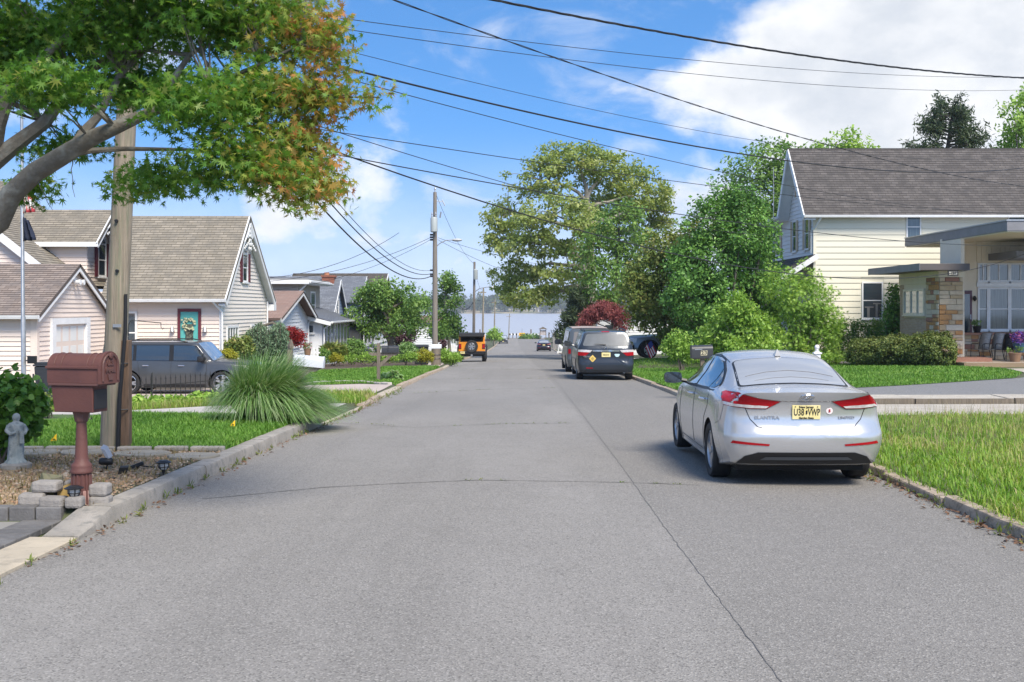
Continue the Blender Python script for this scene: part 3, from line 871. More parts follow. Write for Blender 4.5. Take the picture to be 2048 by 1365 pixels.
 for yy in (dy0 - .35, dy1 + .35):
  roof_plane(H, base, (dx - 6, yy, dez), (dxo, yy, dez), (dxo, dm, dza + .06), (dx - 6, dm, dza + .06), M_roof_tan, name='dormer_roof')
  trim(H, base, (dxo - .03, yy, dez - .10), (dxo - .03, dm, dza - .04), .04, .24, M_white, 'rake_board')
 trim(H, base, (dx - 4.4, dy0 - .36, dez - .07), (dxo, dy0 - .36, dez - .07), .05, .17, M_white, 'fascia')
 gingerbread(H, base, dxo - .03, dm, dza - .1, dsl, .80)
 # ---- main block: gable towards the road
 mx, my0, my1 = -10.4, 39.2, 46.6
 mm = 42.45; mza, mze = 5.20, 2.30
 Wm = my1 - my0; hm = mm - my0
 wz0, wz1 = -.25, 1.12
 holes = [(.75, 2.65, wz0, wz1), (4.45, 6.2, wz0, wz1), (hm - .3, hm + .9, 2.6, 4.4)]
 siding(H, base, (mx, my0), (mx, my1), [(0, zb), (Wm, zb), (Wm, mze), (hm, mza), (0, mze)], M_cream_lit, .145, holes)
 siding(H, base, (mx - 6.4, my0), (mx, my0), [(0, zb), (6.4, zb), (6.4, mze), (0, mze)], M_cream, .145,
   [(2.72, 3.48, .05, 1.62), (4.88, 5.74, -.55, 1.72)])
 for (y, x) in ((my0, mx),):
  wpart('corner_board', MB().box(x - .02, x + .05, y - .05, y + .10, zb, mze), M_white, H, base)
 for u0 in (.85, 4.50):
  window(H, base, (mx, my0), (mx, my1), u0, u0 + 1.65, wz0 + .05, wz1 - .05, M_white, M_glass_win, 'fix', cols=4, fw=.085)
 window(H, base, (mx, my0), (mx, my1), hm - .12, hm + .72, 2.72, 3.85, M_white, M_glass_win, 'dh', shutters=M_burgundy, arch=True, sw=.33)
 A2, B2 = (mx - 6.4, my0), (mx, my0)
 M_blind = mat('window_blinds', (.42, .40, .36), .6, (.20, .19, .18), 1, stretch=(.1, .1, 16), detail=1, lo=.45, hi=.55)
 window(H, base, A2, B2, 2.75, 3.45, .08, 1.60, M_white, M_glass_win, 'dh')
 for k in range(2):
  F2, d2, n2 = frame3(A2, B2)
  for j in range(10):
   q = MB(); q.obox(F2(2.83, .17 + k * .70 + j * .058, .024 if k == 0 else .03), (.30, 0, 0), (0, -.012, 0), (0, 0, .03)); wpart('blind_slat', q, M_white, H, base)
 # teal front door with wreath, burgundy casing
 F2, d2, n2 = frame3(A2, B2)
 M_teal = mat('teal_door', (.10, .40, .36), .45)
 q = MB(); q.obox(F2(4.90, -.55, .0), (.09, 0, 0), (0, -.06, 0), (0, 0, 2.25)); q.obox(F2(5.63, -.55, .0), (.09, 0, 0), (0, -.06, 0), (0, 0, 2.25)); q.obox(F2(4.99, 1.59, .0), (.64, 0, 0), (0, -.06, 0), (0, 0, .11))
 wpart('door_frame', q, M_burgundy, H, base)
 q = MB(); q.obox(F2(4.992, -.55, .0), (.636, 0, 0), (0, -.025, 0), (0, 0, 2.135)); D = wpart('door', q, M_teal, H, base, label='teal front door with oval glass')
 q = MB(); q.obox(F2(5.17, .05, .026), (.28, 0, 0), (0, -.01, 0), (0, 0, 1.1)); wpart('door_glass', q, mat('leaded_glass', (.16, .17, .12), .15, (.03, .03, .025), 14, detail=2), D, base)
 q = MB()
 for i in range(60):
  a = random.random() * 6.28; rr = .19 + random.gauss(0, .035)
  q.blob(F2(5.31 + rr * math.cos(a), 1.15 + rr * math.sin(a), .05 + random.random() * .05), (.035, .03, .035), 6, 4)
 wpart('wreath', q, mat('dried_wreath', (.55, .52, .40), .8, (.30, .34, .16), 12), D, base)
 q = MB(); q.blob(F2(5.57, .45, .06), (.03, .03, .03), 8, 6); wpart('knob', q, M_metal, D, base)
 for u in (4.72, 5.88):
  q = MB(); q.lathe([(.03, .2), (.05, .16), (.09, 0), (.03, .01)], F2(u, .88, .10), 8); q.tube([F2(u, 1.05, .01), F2(u, 1.1, .1)], .012, 5)
  wpart('wall_lantern', q, M_metal, H, base, smooth=True)
 # stoop and railing
 q = MB(); q.box(mx - 1.9, mx - .3, my0 - 1.3, my0 - .04, zb, -.56); wpart('stoop', q, M_concrete, H, base)
 for i in range(7):
  q = MB(); q.box(mx - 1.05 + i * .13, mx - 1.02 + i * .13, my0 - 1.28, my0 - 1.25, -.56, .28); wpart('baluster', q, M_white, H, base)
 q = MB(); q.box(mx - 1.1, mx - .18, my0 - 1.30, my0 - 1.23, .28, .35); wpart('stair_rail', q, M_white, H, base)
 # main roof, asymmetric back side hidden
 msl = (mza - mze) / hm; oy = .38; ez2 = mze - oy * msl + .07
 xo = mx + .32; xb = -15.2
 roof_plane(H, base, (-14.55, my0 - oy, ez2), (xo, my0 - oy, ez2), (xo, mm, mza + .07), (-14.75, mm, mza + .07), M_roof_tan)
 roof_plane(H, base, (xb, my1 + oy, ez2), (xo, my1 + oy, ez2), (xo, mm, mza + .07), (xb, mm, mza + .07), M_roof_tan)
 for yy in (my0 - oy, my1 + oy):
  trim(H, base, (xo - .025, yy, ez2 - .14), (xo - .025, mm, mza - .06), .045, .30, M_white, 'rake_board')
  s = MB(); nrm = .06
  s.add([(mx, yy, ez2 - .20), (xo - .05, yy, ez2 - .20), (xo - .05, mm, mza - .12), (mx, mm, mza - .12)], [(0, 1, 2, 3)]); s2 = MB()
  s2.prism([(mx + .03, yy, ez2 - .2), (xo - .06, yy, ez2 - .2), (xo - .06, mm, mza - .14), (mx + .03, mm, mza - .14)], (0, 0, -.02)); wpart('soffit', s2, M_white, H, base)
  if yy > mm:
   q = MB(); q.box(mx + .03, xo, yy - .45, yy + .06, ez2 - .42, ez2 - .16); wpart('eave_return', q, M_white, H, base)
 gutter(H, base, (mx - 6.2, my0 - oy - .06, ez2 - .04), (xo, my0 - oy - .06, ez2 - .04))
 gingerbread(H, base, xo - .02, mm, mza - .10, msl, 1.15)
 downspout(H, base, [(mx - .15, my0 - oy, ez2 - .1), (mx + .1, my0 - .12, ez2 - .45), (mx + .1, my0 - .10, zb)])
 downspout(H, base, [(mx + .08, my1 - .2, mze - .3), (mx + .08, my1 - .2, zb)], r=.035)
 return H
def gingerbread(H, base, x, yc, zt, sl, size):
 """white fretwork in a gable peak"""
 root = None
 q = MB()
 k = size
 for s in (-1, 1):
  for i in range(6):
   t = (i + .6) / 6
   q.lathe([(.055 * (.7 + .6 * t), -.02), (.055 * (.7 + .6 * t), .02)], (x, yc + s * .10 * t * k / .8, zt - .18 - t * k * .85), 8, 'x')
  q.tube([(x, yc + s * .03, zt - .12), (x, yc + s * .35 * k / sl, zt - .5 * k), (x, yc + s * .75 * k / sl, zt - .78 * k)], [.03, .05, .04], 5)
  for i in range(5):
   t = i / 4
   q.lathe([(.05, -.02), (.05, .02)], (x, yc + s * (.12 + .55 * t) * k / sl, zt - (.62 + .25 * t) * k - .12), 8, 'x')
 q.prism([(x - .012, yc, zt), (x - .012, yc + .5 * k / sl, zt - .5 * k), (x - .012, yc + .22 * k / sl, zt - .62 * k), (x - .012, yc, zt - .45 * k), (x - .012, yc - .22 * k / sl, zt - .62 * k), (x - .012, yc - .5 * k / sl, zt - .5 * k)], (.02, 0, 0))
 wpart('gable_fretwork', q, M_white, H, base)
cream_house()
# ================================================================== yellow two-storey house on the right
M_yel = mat('pale_yellow_siding', (.72, .68, .55), .55, (.68, .64, .51), .5, rand=.02, spec=.35)
M_whites = mat('white_wood_siding', (.70, .70, .70), .55, (.64, .645, .65), .5, rand=.03, spec=.35)
M_roof_dark = shingle_mat('charcoal_shingles', (.085, .077, .072), (.125, .113, .105), (.065, .06, .057))
M_tan_sh = mat('tan_shutter', (.50, .40, .28), .6, rand=.05)
M_curt = mat('curtained_glass', (.10, .14, .16), .12, (.05, .08, .10), 3, stretch=(6, 6, .3), spec=.7, coat=.5)
def yellow_house():
 cx, cy = 14.28, 52.0; L = 22.0; yb = 59.7
 zb = gz(cx + 4, cy) - .3; ze = 6.50
 base = (cx + 6, 56, gz(cx + 6, 56))
 H = thing('yellow_house', 'two-storey pale yellow sided house with a dark shingle gable roof', 'house', base)
 A, B = (cx, cy), (cx + L, cy)
 holes = [(4.3, 5.1, 4.78, 6.32), (2.2, 3.3, 1.15, 3.0), (9.1, 10.6, 5.2, 6.45)]
 siding(H, base, A, B, [(0, zb), (L, zb), (L, ze), (0, ze)], M_yel, .285, holes)
 window(H, base, A, B, 4.35, 5.05, 4.83, 6.27, M_white, M_curt, 'dh', fw=.06)
 w = window(H, base, A, B, 2.25, 3.25, 1.2, 2.95, M_white, M_glass_win, 'dh', fw=.065)
 window(H, base, A, B, 9.15, 10.55, 5.25, 6.4, M_white, M_curt, 'fix', fw=.065)
 wpart('corner_board', MB().box(cx - .05, cx + .09, cy - .06, cy - .003, zb, ze), M_yel, H, base)
 # gable front towards the road
 ry, rz = 54.6, 9.55; ey0, ey1 = 51.55, 56.7
 rs = (rz - ze) / (ry - cy)
 F_A, F_B = (cx, yb), (cx, cy)
 U = lambda y: yb - y
 siding(H, base, F_A, F_B, [(0, 4.0), (U(cy), 4.0), (U(cy), ze), (U(ry), rz), (U(56.7), ze + .1), (0, 6.2)], M_whites, .20,
   [(U(53.55), U(52.75), 4.5, 6.15), (U(55.9), U(55.1), 4.5, 6.15), (U(59.2), U(58.4), 4.5, 6.15)])
 siding(H, base, F_A, F_B, [(0, zb), (U(cy), zb), (U(cy), 4.0), (0, 4.0)], M_whites, .20, boards=False)
 for yc in (53.15, 55.5, 58.8):
  window(H, base, F_A, F_B, U(yc) - .36, U(yc) + .36, 4.55, 6.1, M_white, M_glass_win, 'dh', fw=.05, shutters=M_tan_sh, sw=.34)
 window(H, base, F_A, F_B, U(54.75) - .3, U(54.75) + .3, 7.25, 8.15, M_white, M_glass_win, 'fix', fw=.05, shutters=M_tan_sh, sw=.25)
 xo = cx - .62; ez = ze - (cy - ey0) * rs + .1
 roof_plane(H, base, (xo, ey0, ez), (cx + L, ey0, ez), (cx + L, ry, rz + .1), (xo, ry, rz + .1), M_roof_dark, course=.16)
 roof_plane(H, base, (xo, ey1, ze - .05), (cx + L, ey1, ze - .05), (cx + L, ry, rz + .1), (xo, ry, rz + .1), M_roof_dark, course=.16)
 for (yy, zz) in ((ey0, ez), (ey1, ze - .05)):
  trim(H, base, (xo + .02, yy, zz - .15), (xo + .02, ry, rz - .06), .05, .26, M_white, 'rake_board')
  s = MB(); s.prism([(cx - .03, yy, zz - .2), (xo + .05, yy, zz - .2), (xo + .05, ry, rz - .12), (cx - .03, ry, rz - .12)], (0, 0, -.02)); wpart('soffit', s, M_white, H, base)
 gutter(H, base, (xo, ey0 - .07, ez - .05), (cx + L, ey0 - .07, ez - .05))
 # flat-roofed part beyond the gable
 s = MB(); s.box(xo - .05, cx + 6, ey1 + .0, yb + .3, 6.22, 6.42); wpart('flat_roof', s, M_white, H, base)
 gutter(H, base, (xo - .13, yb + .3, 6.32), (xo - .13, ey1 - .6, 6.32))
 downspout(H, base, [(cx + .2, ey0 - .05, ez - .1), (cx + .03, cy - .12, ez - .55), (cx - .10, cy + .1, ez - .7), (cx - .1, cy + .1, 4.3)], r=.045)
 downspout(H, base, [(xo - .1, yb + .2, 6.25), (cx - .1, yb - .05, 5.9), (cx - .1, yb - .05, 4.3)], r=.045)
 # shed roof over the front porch
 roof_plane(H, base, (cx - 1.9, cy - .25, 3.05), (cx - 1.9, yb + .3, 3.05), (cx - .02, yb + .3, 4.25), (cx - .02, cy - .25, 4.25), M_roof_dark, course=.16, name='porch_roof')
 trim(H, base, (cx - 1.9, cy - .27, 2.90), (cx + .1, cy - .27, 4.16), .05, .24, M_white, 'rake_board')
 for y in (cy + .1, 55.8, yb - .1):
  wpart('porch_post', MB().box(cx - 1.75, cx - 1.62, y - .06, y + .06, zb, 3.0), M_white, H, base)
 # antenna pole at the gable
 wpart('antenna_mast', MB().tube([(cx - .75, 56.9, 3), (cx - .75, 56.9, 9.0)], .02, 5), M_metal, H, base)
 # cat tree shapes standing in the lower window
 q = MB(); F, d, n = frame3(A, B)
 q.obox(F(2.5, 1.28, .024), (.12, 0, 0), (0, -.012, 0), (0, 0, .45)); q.obox(F(2.38, 1.73, .024), (.42, 0, 0), (0, -.014, 0), (0, 0, .06)); q.obox(F(2.9, 1.28, .024), (.1, 0, 0), (0, -.012, 0), (0, 0, .62)); q.obox(F(2.78, 1.9, .024), (.36, 0, 0), (0, -.014, 0), (0, 0, .06))
 wpart('window_cat_tree', q, mat('cat_tree', (.20, .19, .18), .8), H, base)
yellow_house()
# ================================================================== mid-century stone house at the right edge
M_slab = mat('grey_fascia', (.20, .20, .215), .55, (.17, .17, .18), 2)
M_slab_dark = mat('brown_fascia', (.10, .085, .08), .55)
M_stucco = mat('cream_stucco', (.74, .66, .52), .8, (.70, .62, .48), 2)
M_brick = None
def brick_mat():
 m = bpy.data.materials.new('tan_brick'); m.use_nodes = True
 nt = m.node_tree; N, Lk = nt.nodes.new, nt.links.new; b = nt.nodes['Principled BSDF']; b.inputs['Roughness'].default_value = .9
 uv = N('ShaderNodeTexCoord'); sp = N('ShaderNodeSeparateXYZ'); Lk(uv.outputs['Object'], sp.inputs[0])
 ad = N('ShaderNodeMath'); ad.operation = 'ADD'; Lk(sp.outputs[0], ad.inputs[0]); Lk(sp.outputs[1], ad.inputs[1])
 cb = N('ShaderNodeCombineXYZ'); Lk(ad.outputs[0], cb.inputs[0]); Lk(sp.outputs[2], cb.inputs[1])
 br = N('ShaderNodeTexBrick'); br.inputs['Scale'].default_value = 1; br.inputs['Brick Width'].default_value = .2; br.inputs['Row Height'].default_value = .07
 br.inputs['Mortar Size'].default_value = .006; br.inputs['Color1'].default_value = (.40, .27, .18, 1); br.inputs['Color2'].default_value = (.48, .36, .25, 1); br.inputs['Mortar'].default_value = (.42, .37, .31, 1)
 Lk(cb.outputs[0], br.inputs['Vector']); Lk(br.outputs['Color'], b.inputs['Base Color'])
 return m
STONES = [mat('stone_orange', (.52, .27, .10), .85, (.40, .20, .08), 9, bump=.5), mat('stone_cream', (.60, .48, .33), .85, (.52, .40, .27), 7, bump=.5),
   mat('stone_buff', (.50, .37, .22), .85, (.42, .29, .16), 7, bump=.5), mat('stone_red', (.36, .17, .12), .85, (.30, .15, .10), 7, bump=.5), mat('stone_pale', (.62, .54, .42), .85, (.55, .46, .35), 7, bump=.5)]
def stone_face(H, base, A, B, z0, z1, rowh=(.11, .24), lw=(.22, .75), seed=1, wallname='stone_wall', thick=.2):
 """a backing wall with each veneer stone its own piece"""
 F, d, n = frame3(A, B); Lw = (Vector(B) - Vector(A)).length
 D = Vector((d.x, d.y, 0)); Nn = Vector((n.x, n.y, 0))
 mb = MB(); mb.obox(F(0, z0, -thick), D * Lw, Nn * thick, (0, 0, z1 - z0))
 w = wpart(wallname, mb, mat('mortar', (.40, .34, .27), .95), H, base)
 r = random.Random(seed); z = z0
 while z < z1 - .03:
  h = min(r.uniform(*rowh), z1 - z); u = 0
  if z1 - z - h < .06: h = z1 - z
  while u < Lw - .02:
   l = min(r.uniform(*lw), Lw - u)
   if Lw - u - l < .1: l = Lw - u
   q = MB(); pr = r.uniform(.02, .05); g = .008
   q.obox(F(u + g, z + g, -.01), D * (l - 2 * g), Nn * (pr + .01), (0, 0, h - 2 * g))
   o = wpart('stone', q, r.choices(STONES, (3, 3, 3, 1, 2))[0], w, base); bevel(o, .012, 1)
   u += l
  z += h
 return w
def stone_house():
 base = (20, 47, gz(20, 47)); zb = gz(18, 45) - .3
 H = thing('stone_house', 'mid-century house with stone pillar, flat grey canopies and tall white-framed windows', 'house', base)
 M_brick = brick_mat()
 xw, y0 = 17.0, 43.8
 fl = .45
 # entrance block: stone pillar, brick side with a window
 stone_face(H, base, (xw, 45.1), (xw, y0), zb, 2.95, seed=4)
 stone_face(H, base, (xw + .003, y0), (xw + .95, y0), zb, 2.95, seed=5)
 zs = 1.30
 wpart('brick_wall', MB().box(xw, xw + .2, 45.103, 48.2, zb, zs), M_brick, H, base)
 wpart('brick_wall', MB().box(xw, xw + .2, 47.75, 48.2, zs, 2.72), M_brick, H, base)
 wpart('upper_wall', MB().box(xw + .02, xw + .2, 45.103, 47.75, zs, 2.72), M_stucco, H, base)
 wpart('frieze', MB().box(xw - .03, xw + .25, 45.103, 48.25, 2.722, 3.2), M_stucco, H, base)
 wpart('frieze', MB().box(xw - .03, xw + 1.0, y0 - .04, 45.1, 2.952, 3.2), M_stucco, H, base)
 window(H, base, (xw, 48.2), (xw, 45.1), .55, 2.95, 1.42, 2.52, mat('cream_window_frame', (.66, .60, .48), .5), mat('pale_window', (.42, .43, .42), .1, coat=.5), 'fix', cols=3, fw=.09, proud=.07)
 # entry canopy slab
 s = MB(); s.box(15.95, 17.9, 43.0, 49.2, 3.2, 3.46); wpart('entry_canopy', s, M_slab_dark, H, base, bev=.01)
 s = MB(); s.box(15.925, 15.948, 42.99, 49.2, 3.19, 3.47); wpart('canopy_fascia', s, M_slab, H, base)
 # recess with the front door
 yw = 46.0
 wpart('entry_wall', MB().box(17.98, 19.42, yw, yw + .2, zb, 4.6), M_stucco, H, base)
 wpart('recess_wall', MB().box(17.95, 18.1, 44.0, yw - .003, zb, 4.5), M_stucco, H, base)
 M_maroon = mat('maroon_door', (.10, .03, .045), .4)
 s = MB(); s.box(18.72, 19.22, yw - .05, yw - .003, fl, 2.45); D = wpart('door', s, M_maroon, H, base, label='narrow maroon front door with dark glass')
 s = MB(); s.box(18.82, 19.12, yw - .062, yw - .05, fl + .2, 2.3); wpart('door_glass', s, M_glass_win, D, base)
 s = MB(); s.box(19.13, 19.17, yw - .09, yw - .05, 1.25, 1.45); wpart('door_handle', s, M_metal, D, base)
 s = MB(); s.lathe([(.03, .12), (.10, .0), (.02, -.1)], (19.30, yw - .12, 2.1), 8); s.tube([(19.3, yw, 2.2), (19.3, yw - .12, 2.22)], .012, 5); wpart('wall_lantern', s, M_iron, H, base)
 # glazed living-room wall
 xg = 19.42
 wpart('wall', MB().box(xg, xg + 6, yw + .02, yw + .2, zb, 5.0), M_stucco, H, base)
 M_win2 = mat('sheer_curtained_glass', (.17, .19, .19), .06, (.09, .105, .11), 3, stretch=(7, 7, .25), spec=.8, coat=.8)
 Awin, Bwin = (xg, yw + .02), (xg + 6, yw + .02)
 xs = [.05, .50, 1.38, 2.3, 3.2, 4.1, 5.0]
 for a, b in zip(xs[:-1], xs[1:]):
  window(H, base, Awin, Bwin, a, b - .004, .78, 2.58, M_white, M_win2, 'dh', fw=.07, proud=.06)
  window(H, base, Awin, Bwin, a, b - .004, 2.82, 3.60, M_white, M_win2, 'fix', cols=2, fw=.06, proud=.06)
 wpart('transom_band', MB().box(xg, xg + 5.1, yw - .04, yw + .018, 2.60, 2.76), M_white, H, base)
 # boarded frieze above
 for i in range(30):
  wpart('frieze_board', MB().box(xg + .01 + i * .2, xg + .2 + i * .2, yw - .02 - .008 * (i % 2), yw + .018, 3.66, 4.75), M_stucco, H, base)
 # main roof slab with cream soffit
 x0, yf, yb, zt = 18.0, 40.0, 50.4, 4.89
 wpart('main_roof', MB().box(x0, x0 + 12, yf, yb, zt - .36, zt), M_slab, H, base, bev=.01)
 wpart('soffit', MB().box(x0 + .05, x0 + 11.9, yf + .05, yb - .05, zt - .40, zt - .363), M_stucco, H, base)
 wpart('roof_edge', MB().box(x0 - .03, x0 + 12, yf - .03, yb, zt + .002, zt + .05), M_metal, H, base)
 # window awning slab
 wpart('window_awning', MB().box(19.9, 27, 43.4, yw - .025, 3.70, 3.98), M_slab, H, base, bev=.01)
 # stone base and coping
 stone_face(H, base, (17.98, 45.0), (25.4, 45.0), zb, .62, rowh=(.09, .2), lw=(.2, .6), seed=8, wallname='planter_wall')
 wpart('coping', MB().box(17.9, 25.5, 44.9, yw - .005, .622, .70), mat('terracotta_coping', (.38, .19, .12), .8), H, base)
 # house number box hanging under the canopy
 s = MB(); s.box(17.02, 17.42, 42.94, 42.985, 2.98, 3.18); nb = wpart('number_plate', s, M_iron, H, base)
 s = MB(); s.box(17.06, 17.38, 42.93, 42.938, 3.02, 3.14); wpart('number_panel', s, mat('number_panel', (.55, .5, .4), .6), nb, base)
 text_obj('number', '124', .13, M_iron, nb, (17.22 - base[0], 42.926 - base[1], 3.08 - base[2]), (1, 0, 0), (0, 0, 1), (0, -1, 0), .004)
 # iron railing at the entry
 s = MB()
 s.tube([(16.0, 43.2, .28), (17.6, 43.2, .30)], .018, 6); s.tube([(16.0, 43.2, .28), (16.0, 42.4, .05)], .018, 6); s.tube([(16, 43.2, -.25), (17.6, 43.2, -.25)], .012, 5)
 wpart('railing', s, M_iron, H, base)
 for i in range(15):
  wpart('railing_bar', MB().tube([(16.0 + i * .114, 43.2, -.45), (16.0 + i * .114, 43.2, .28)], .009, 5), M_iron, H, base)
 # step
 wpart('step', MB().box(17.2, 18.6, 42.6, 43.7, gz(17.5, 43) - .1, gz(17.5, 43) + .35), mat('brick_step', (.32, .16, .11), .85, (.25, .12, .08), 8), H, base)
stone_house()
def deck():
 zt = gz(19, 43.5) + .22
 base = (19, 43, gz(19, 43))
 D = thing('deck', 'low weathered board deck in front of the stone house', 'deck', base)
 M_deck = mat('grey_deck_board', (.36, .29, .22), .85, (.27, .22, .17), 5, rand=.12, stretch=(.6, 6, 6))
 n = 17
 for i in range(n):
  y = 41.9 + i * .178
  wpart('deck_board', MB().box(17.3 - .0, 27, y, y + .168, zt - .035, zt), M_deck, D, base)
 wpart('fascia', MB().box(17.25, 27, 41.84, 41.893, zt - .42, zt - .01), mat('deck_fascia', (.30, .215, .13), .85, (.22, .16, .10), 3, stretch=(.5, 1, 5)), D, base)
 wpart('fascia', MB().box(17.20, 17.247, 41.84, 44.9, zt - .42, zt - .01), mat('deck_fascia', (.3, .2, .13)), D, base)
 return zt
DECK_Z = deck()
# ================================================================== houses farther down the left side
def gable_block(H, base, x, y0, y1, depth, zb, ze, za, ym, wallm, roofm, course=.16, ov=.3, holes=(), boards=True, near=True, roofov=.3):
 """block whose gable faces the road (plane x), running back to x-depth"""
 W = y1 - y0; u = ym - y0
 siding(H, base, (x, y0), (x, y1), [(0, zb), (W, zb), (W, ze), (u, za), (0, ze)], wallm, course, holes, boards=boards)
 if near: siding(H, base, (x - depth, y0), (x, y0), [(0, zb), (depth, zb), (depth, ze), (0, ze)], wallm, course, boards=boards)
 s0 = (za - ze) / u; s1 = (za - ze) / (W - u)
 for (yy, zz) in ((y0 - roofov, ze - roofov * s0 + .06), (y1 + roofov, ze - roofov * s1 + .06)):
  roof_plane(H, base, (x - depth, yy, zz), (x + ov, yy, zz), (x + ov, ym, za + .06), (x - depth, ym, za + .06), roofm)
  trim(H, base, (x + ov - .02, yy, zz - .12), (x + ov - .02, ym, za - .05), .04, .22, M_white, 'rake_board')
M_wht_sid = mat('white_siding', (.70, .71, .72), .55, (.65, .66, .67), .5, rand=.02)
M_taupe = mat('taupe_siding', (.36, .31, .255), .6, (.33, .285, .235), .5, rand=.03)
M_blue = mat('slate_blue_siding', (.16, .21, .28), .6, rand=.04)
M_roof_pink = shingle_mat('faded_rose_shingles', (.33, .22, .18), (.42, .30, .25), (.27, .20, .17))
M_roof_grey = shingle_mat('grey_shingles', (.15, .16, .18), (.20, .215, .24), (.12, .13, .15))
M_roof_porch = mat('porch_roof_metal', (.20, .20, .195), .6, (.25, .245, .24), 2)
M_roof_brown = shingle_mat('dark_brown_shingles', (.09, .08, .07), (.12, .105, .09), (.075, .068, .06))
def cottage():
 x = -10.7; y0, y1, ym = 49.0, 57.6, 53.9; zb = gz(-11, 52) - .3
 base = (-12, 53, gz(-12, 53))
 H = thing('white_cottage', 'small white cottage with a faded rose shingle gable roof', 'house', base)
 A, B = (x, y0), (x, y1)
 gable_block(H, base, x, y0, y1, 7, zb, 1.28, 2.50, ym, M_wht_sid, M_roof_pink, holes=[(3.1, 6.3, -.25, .95)], ov=.5)
 window(H, base, A, B, 3.2, 6.2, -.2, .9, M_white, mat('teal_curtain_glass', (.06, .13, .13), .1, (.03, .05, .06), 2, coat=.5), 'fix', cols=3, fw=.14)
 wpart('gable_vent', MB().box(x, x + .04, ym - .12, ym + .12, 1.75, 2.05), M_white, H, base)
 downspout(H, base, [(x + .2, y1 + .1, 1.2), (x + .05, y1 - .1, .9), (x + .05, y1 - .1, zb)], r=.05)
cottage()
def taupe_house():
 base = (-11.5, 62, gz(-11.5, 62)); zb = gz(-11, 60) - .3
 H = thing('taupe_house', 'taupe two-storey house with flat roof and a glazed white sun porch', 'house', base)
 x, y0, y1 = -11.9, 61.2, 68.0; zt = 3.05
 siding(H, base, (x, y0), (x, y1), [(0, zb), (6.8, zb), (6.8, zt), (0, zt)], M_taupe, .19, [(.6, 2.0, 1.0, 2.75), (3.6, 5.3, 1.0, 2.75)])
 siding(H, base, (x - 6, y0), (x, y0), [(0, zb), (6, zb), (6, zt), (0, zt)], M_taupe, .19)
 window(H, base, (x, y0), (x, y1), .7, 1.9, 1.1, 2.7, M_white, M_glass_win, 'grid', fw=.09)
 window(H, base, (x, y0), (x, y1), 3.7, 5.2, 1.1, 2.7, M_white, M_glass_win, 'grid', fw=.09)
 wpart('flat_roof', MB().box(x - 6, x + .7, y0 - .5, y1 + .4, zt, zt + .22), M_white, H, base)
 wpart('roof_deck', MB().box(x - 5.9, x + .6, y0 - .4, y1 + .3, zt + .222, zt + .30), M_roof_porch, H, base)
 gutter(H, base, (x + .77, y1 + .4, zt + .12), (x + .77, y0 - .5, zt + .12))
 downspout(H, base, [(x + .5, y0 - .1, zt), (x + .1, y0 - .1, zt - .4), (x + .1, y0 - .1, 1)], r=.05)
 # sun porch
 px, py0, py1 = -10.0, 57.9, 67.6; pz = 1.02
 siding(H, base, (px - 1.9, py0), (px, py0), [(0, zb), (1.9, zb), (1.9, pz), (0, pz)], M_wht_sid, .2, [(.55, 1.55, .35, .85)], wall_name='porch_wall', boards=False)
 window(H, base, (px - 1.9, py0), (px, py0), .55, 1.5, .38, .85, M_white, M_glass_win, 'fix', fw=.05)
 siding(H, base, (px, py0), (px, py1), [(0, zb), (9.7, zb), (9.7, -.55), (0, -.55)], M_wht_sid, .2, wall_name='porch_wall')
 wpart('porch_back', MB().box(px - .25, px - .2, py0 + .01, py1, -.55, pz), mat('porch_interior', (.10, .10, .095), .8), H, base)
 M_pg = mat('porch_glass', (.13, .14, .14), .08, (.24, .25, .25), 1.2, coat=.6)
 k = 8
 for i in range(k):
  a = .15 + i * 1.18
  window(H, base, (px, py0), (px, py1), a, a + 1.16, -.54, pz - .12, M_white, M_pg, 'fix', fw=.10)
 roof_plane(H, base, (px + .55, py0 - .5, pz - .02), (px + .55, py1 + .4, pz - .02), (x + .01, py1 + .4, pz + .72), (x + .01, py0 - .5, pz + .72), M_roof_grey, name='porch_roof')
 trim(H, base, (px + .55, py0 - .5, pz - .13), (x - .6, py0 - .5, pz + .62), .04, .2, M_white, 'rake_board')
 gutter(H, base, (px + .62, py1 + .4, pz - .05), (px + .62, py0 - .5, pz - .05))
 downspout(H, base, [(px + .5, py0 - .1, pz - .1), (px + .12, py0 - .06, pz - .4), (px + .12, py0 - .06, zb)], r=.05)
taupe_house()
